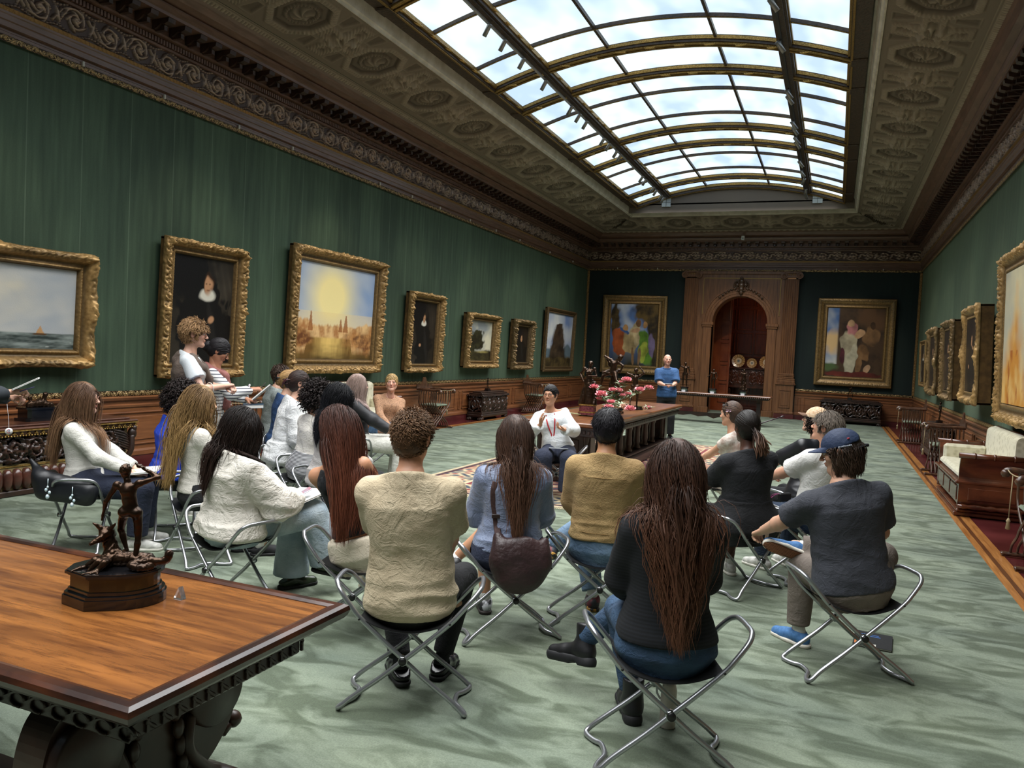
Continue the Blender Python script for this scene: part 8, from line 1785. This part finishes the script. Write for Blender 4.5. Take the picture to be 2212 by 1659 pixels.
# side table bronzes
for x, J_, lb, sc_ in ((4.29, dict(haR=(.35, .1, 1.75), elR=(.35, 0, 1.45)), 'bronze statuette on the long side table behind the standing man', .40), (5.06, dict(elR=(.30, .05, 1.2), haR=(.48, .12, 1.05), knL=(-.1, .08, .52)), 'bronze youth with one arm held out on a green marble base on the side table', .315), (5.86, dict(extra=[((-.2, 0, .1), (.22, 0, .12), .14, .12), ((.0, .05, .3), (.0, .05, .1), .15, .2), ((-.15, .1, .6), (.2, .1, .25), .07, .08)], elL=(-.25, .1, 1.2), haL=(.0, .2, 1.35)), 'tall bronze statuette on a green marble base at the middle of the side table', .335)):
    t = empty('bronze_statuette', (x, 21.75, .8125), PI, lb, 'statue'); base_tiers(t, [(1.1, 0, .03, 0, 'plinth'), (.85, .03, .10, 1, 'block'), (1.0, .10, .13, 0, 'cap')], [mBlk, mGrn], rectp(.10, .10, .025))
    J = dict(STD); J.update(J_); put_fig('figure', t, J, np.array(Matrix.Translation((0, 0, .115)) @ Matrix.Scale(sc_, 4)), h=.02)
    mb = MB(); mb.box(-.05, .05, .118, .122, .0, .05, 0, .001); mb.build('label_card', M('white label card', '#d3d5da', rough=.4), t)
def small_bronze(x, y, z, rz_, sc_, lb, Jx=None, base=((1, 0, .03), (.8, .03, .07))):
    t = empty('bronze_statuette', (x, y, z), rz_, lb, 'statue'); base_tiers(t, [(a, b, c, 0, 'base') for a, b, c in base], [mBlk], rectp(.07, .07, .02)); J = dict(STD); J.update(Jx or {}); put_fig('figure', t, J, np.array(Matrix.Translation((0, 0, base[-1][2]-.01)) @ Matrix.Scale(sc_, 4)), h=.024)
small_bronze(.27, 17.45, .68, PI/2, .15, 'tiny dark bronze on the carved chest at the left wall', dict(elR=(.3, 0, 1.5), haR=(.2, 0, 1.75)))
small_bronze(8.56, 25.55, .7325, PI, .21, 'small bronze striding figure on the long chest under the end painting', dict(knL=(-.3, .2, .55), ftL=(-.38, .1, .06), knR=(.2, -.1, .5), ftR=(.32, -.2, .06), elR=(.3, .2, 1.6), haR=(.1, .3, 1.75)))
small_bronze(10.05, 17.3, .68, -PI/2, .21, 'small dark bronze on the carved chest at the right wall', dict(elL=(-.3, 0, 1.55), haL=(-.1, 0, 1.8)))
# box with reclining figures on the gilded chest
t = empty('bronze_casket', (.45, 5.65, .7145), PI/2, 'black marble casket topped with reclining bronze figures on the gilded chest', 'casket')
base_tiers(t, [(1.06, 0, .03, 0, 'plinth'), (.92, .03, .12, 0, 'block'), (1.0, .12, .14, 0, 'cap')], [mBlk], rectp(.20, .11, .03))
G = Shape(); G.add(Cap((-.10, 0, .17), (.0, 0, .18), .035, .03), .02).add(Cap((.0, 0, .18), (.12, -.01, .16), .03, .018), .02).add(Ell((-.11, 0, .235), (.022, .022, .026)), .02).add(Cap((.03, .01, .17), (.05, 0, .23), .025, .02), .02).add(Ell((.06, 0, .265), (.028, .026, .03)), .015).add(Cap((-.13, 0, .16), (.14, 0, .15), .02, .02), .03).add(Cap((.05, .0, .22), (.10, .01, .17), .014, .012), .01)
v, f = polygonise(G, .006, disp=lambda V: .003*vnoise(V, 120, 3)); obj('reclining_figures', mesh_from('reclining_figures', v, f, mBr, smooth=True), t)
# ================================================================ PEONIES
mPet = M('peony petal', '#d67688', '#f0b0b4', rough=.6, scale=30, sss=.1, attr=True); mPet2 = M('pale peony petal', '#d9aa98', '#ead3c2', rough=.6, scale=30, attr=True); mStem = M('peony stem', '#7f8458', '#a39a6c', rough=.6, scale=12); mLeaf = M('peony leaf', '#64785a', '#93a07c', rough=.55, scale=14)
def leaf(mb, b, d, L, w, up=(0, 0, 1)):
    d = unit(d); s = unit(np.cross(d, up)); n = np.cross(s, d); P = []; ts = np.linspace(0, 1, 8)
    for t_ in ts:
        ww = w*math.sin(PI*min(1, t_*.95+.05))**.8; c = b+d*L*t_+n*(-.25*L*t_*t_)+0; P += [c-s*ww+n*ww*.35, c, c+s*ww+n*ww*.35]
    F = [(i*3+j, i*3+j+1, (i+1)*3+j+1, (i+1)*3+j) for i in range(7) for j in range(2)]; mb.add(P, F, 0, True)
FL = [(5.02, 10.5, 1.24), (5.16, 10.4, 1.15), (5.13, 10.4, 1.09), (5.33, 10.3, 1.06), (5.33, 10.2, .99), (5.65, 10.1, 1.0), (5.21, 10.8, 1.2), (5.26, 10.9, 1.19), (5.35, 11.0, 1.35), (5.28, 11.0, 1.31), (5.38, 11.0, 1.15), (5.5, 11.2, 1.21), (5.55, 11.6, 1.23), (5.40, 12.3, .885), (5.33, 10.9, 1.13), (5.54, 10.2, 1.02)]
FS = [.075, .095, .05, .065, .08, .085, .07, .08, .085, .05, .065, .085, .08, .07, .055, .07]
vase = (5.18, 10.95, zc_)
t = empty('flower_bowl', vase, 0, 'low dark bowl holding the peonies on the centre table', 'bowl'); mb = MB(); mb.lathe([(0, .0), (.09, 0), (.10, .02), (.15, .08), (.16, .11), (.15, .11), (.13, .07), (0, .05)], 28, 0); mb.build('bowl_body', mBlk, t)
desc = ['deep pink', 'large pink', 'small pink', 'soft pink', 'pink low', 'drooping pink', 'coral pink', 'bright pink', 'tallest pink', 'small upper pink', 'mid pink', 'round rose pink', 'right-hand pink', 'fallen pink', 'small pale pink', 'cream and pink']
for i, ((x, y, z), r) in enumerate(zip(FL, FS)):
    t = empty('peony', (x, y, z), 0); tag(t, 'pink peony with pale green leaves in the arrangement on the centre table' if i != 13 else 'pink peony lying by itself on the bare end of the centre table', 'flower', 'peonies on the centre table' if i != 13 else None)
    mb = MB(); r *= .80; rg = np.random.default_rng(i); cols = []
    for ring, (m_, op, sc_) in enumerate(((5, .25, .6), (7, .6, .8), (9, 1.0, 1.0), (9, 1.35, 1.05))):
        for q in range(m_):
            a = q/m_*2*PI+ring*.5+rg.uniform(-.2, .2); ti = op+rg.uniform(-.15, .15); d = A3(math.cos(a)*math.sin(ti), math.sin(a)*math.sin(ti), math.cos(ti)); s = unit(np.cross(d, (0, 0, 1) if abs(d[2]) < .9 else (1, 0, 0))); n = unit(np.cross(s, d)); P = []
            for u in np.linspace(0, 1, 5):
                for w in (-1, -.4, .4, 1):
                    ww = r*.42*math.sin(PI*(.15+.7*u)); P.append(d*r*sc_*u*1.1+s*w*ww+n*(-.25*r*math.sin(u*PI)-.12*r*w*w+.05*r*math.sin(w*9+u*7)))
            mb.add(P, [(e*4+f_, e*4+f_+1, (e+1)*4+f_+1, (e+1)*4+f_) for e in range(4) for f_ in range(3)], 0, True)
    o = mb.build('blossom', mPet2 if i == 15 else mPet, t); nv_ = len(o.data.vertices); aa = o.data.color_attributes.new('Col', 'FLOAT_COLOR', 'POINT'); cv = np.ones((nv_, 4), np.float32); cv[:, :3] = (.75+.35*np.linalg.norm(np.array([v.co[:] for v in o.data.vertices]), axis=1)/r)[:, None]; aa.data.foreach_set('color', np.clip(cv, 0, 1.2).ravel())
    mb = MB(); st = A3(vase[0]-x, vase[1]-y, vase[2]+.06-z) if i != 13 else A3(.02, -.35, .0)
    pth = smoothpath([(0, 0, 0), st*.45+A3(0, 0, .04 if i != 13 else -.01), st], 6); mb.tube(pth, .0035, 5); mb.build('stem', mStem, t)
    for q in range(6 if i != 13 else 2):
        mb = MB(); b = pth[2+q]; dd = A3(math.cos(q*2.1+i), math.sin(q*2.1+i), .5); leaf(mb, b, dd, .13, .020); leaf(mb, b, dd+A3(.5, -.2, .1), .10, .016); leaf(mb, b, dd+A3(-.4, .4, .2), .10, .016); mb.build('leaf', mLeaf, t)
mb = MB(); [mb.tube(smoothpath([(4.95-.05*q, 10.5, zc_+.012+.008*q), (4.70, 10.3+.05*q, zc_+.04), (4.50, 10.15+.06*q, zc_+.055+.02*q)], 4), .005, 5) for q in range(3)]; tag(mb.build('cut_flower_bundle', mStem), 'bare cut flower stems sticking out at the left end of the centre table', 'flower')
# ================================================================ LIGHT + CAMERA
def area(name, loc, sx, sy, power, color=(1, 1, 1), spread=PI, rot=(0, 0, 0)):
    l = bpy.data.lights.new(name, 'AREA'); l.shape = 'RECTANGLE'; l.size = sx; l.size_y = sy; l.energy = power; l.color = color; l.spread = spread
    o = bpy.data.objects.new(name, l); COL.objects.link(o); o.location = loc; o.rotation_euler = rot; return o
for i, yc in enumerate((0.2, 4.9, 9.7, 14.5, 19.2, 22.3)):
    ly = 4.4 if i < 5 else 2.0
    area('skylight_daylight', (XC, yc, 6.24), 5.4, ly, 58*ly, (.99, .99, .98), math.radians(122))
def spotl(name, loc, tgt, power, size=.9, blend=.7, col=(1, .86, .62)):
    l = bpy.data.lights.new(name, 'SPOT'); l.energy = power; l.spot_size = size; l.spot_blend = blend; l.color = col; l.shadow_soft_size = .04
    o = bpy.data.objects.new(name, l); COL.objects.link(o); o.location = loc
    o.rotation_euler = (Vector(tgt)-Vector(loc)).to_track_quat('-Z', 'Y').to_euler(); return o
for (y, ty, tz, p) in ((4.0, 5.3, 2.0, 90), (7.2, 8.2, 2.2, 70), (10.46, 11.3, 2.2, 110), (13.0, 14.4, 2.2, 60), (16.2, 17.3, 2.2, 60), (18.8, 19.9, 2.2, 50), (21.9, 23.1, 2.5, 80)):
    spotl('picture_light', (3.1, y, 6.2), (0, ty, tz), p*1.6, .62)
for (y, ty, tz, p) in ((10.2, 10.6, 2.3, 110), (13.5, 14.1, 2.2, 70), (16.4, 17.0, 2.2, 60), (19.0, 19.9, 2.2, 60), (21.6, 22.5, 2.1, 60)):
    spotl('picture_light', (7.1, y, 6.2), (W, ty, tz), p*1.6, .62)
spotl('picture_light', (3.1, 21.5, 6.1), (1.7, D, 2.4), 170, .5); spotl('picture_light', (7.1, 21.5, 6.1), (8.6, D, 2.4), 200, .5)
spotl('arch_light', (5.2, 22.5, 6.0), (5.2, D, 2.6), 120, .6)
pl = bpy.data.lights.new('anteroom_lamp', 'POINT'); pl.energy = 18; pl.color = (1, .6, .3); pl.shadow_soft_size = .15
o = bpy.data.objects.new('anteroom_lamp', pl); COL.objects.link(o); o.location = (6.6, D+1.6, 3.4)
wd = bpy.data.worlds.new('world'); bpy.context.scene.world = wd; wd.use_nodes = True; wd.node_tree.nodes['Background'].inputs[0].default_value = (.6, .75, 1, 1); wd.node_tree.nodes['Background'].inputs[1].default_value = .3
cam = bpy.data.cameras.new('camera'); co = bpy.data.objects.new('camera', cam); COL.objects.link(co)
cam.sensor_width = 36; cam.lens = 1686.1/2212*36; cam.clip_start = .05; cam.clip_end = 100
pi_, ro_, ya_ = -.0418, .0501, -.3916
f_ = Vector((math.sin(ya_)*math.cos(pi_), math.cos(ya_)*math.cos(pi_), math.sin(pi_))); r_ = Vector((math.cos(ya_), -math.sin(ya_), 0)); u_ = r_.cross(f_)
r2 = math.cos(ro_)*r_+math.sin(ro_)*u_; u2 = -math.sin(ro_)*r_+math.cos(ro_)*u_
co.matrix_world = Matrix(((r2.x, u2.x, -f_.x, 8.117), (r2.y, u2.y, -f_.y, 0), (r2.z, u2.z, -f_.z, H), (0, 0, 0, 1)))
sc = bpy.context.scene; sc.camera = co
sc.view_settings.view_transform = 'Standard'; sc.view_settings.look = 'None'; sc.view_settings.gamma = 1; sc.view_settings.use_curve_mapping = False
sc.view_settings.exposure = 0.35
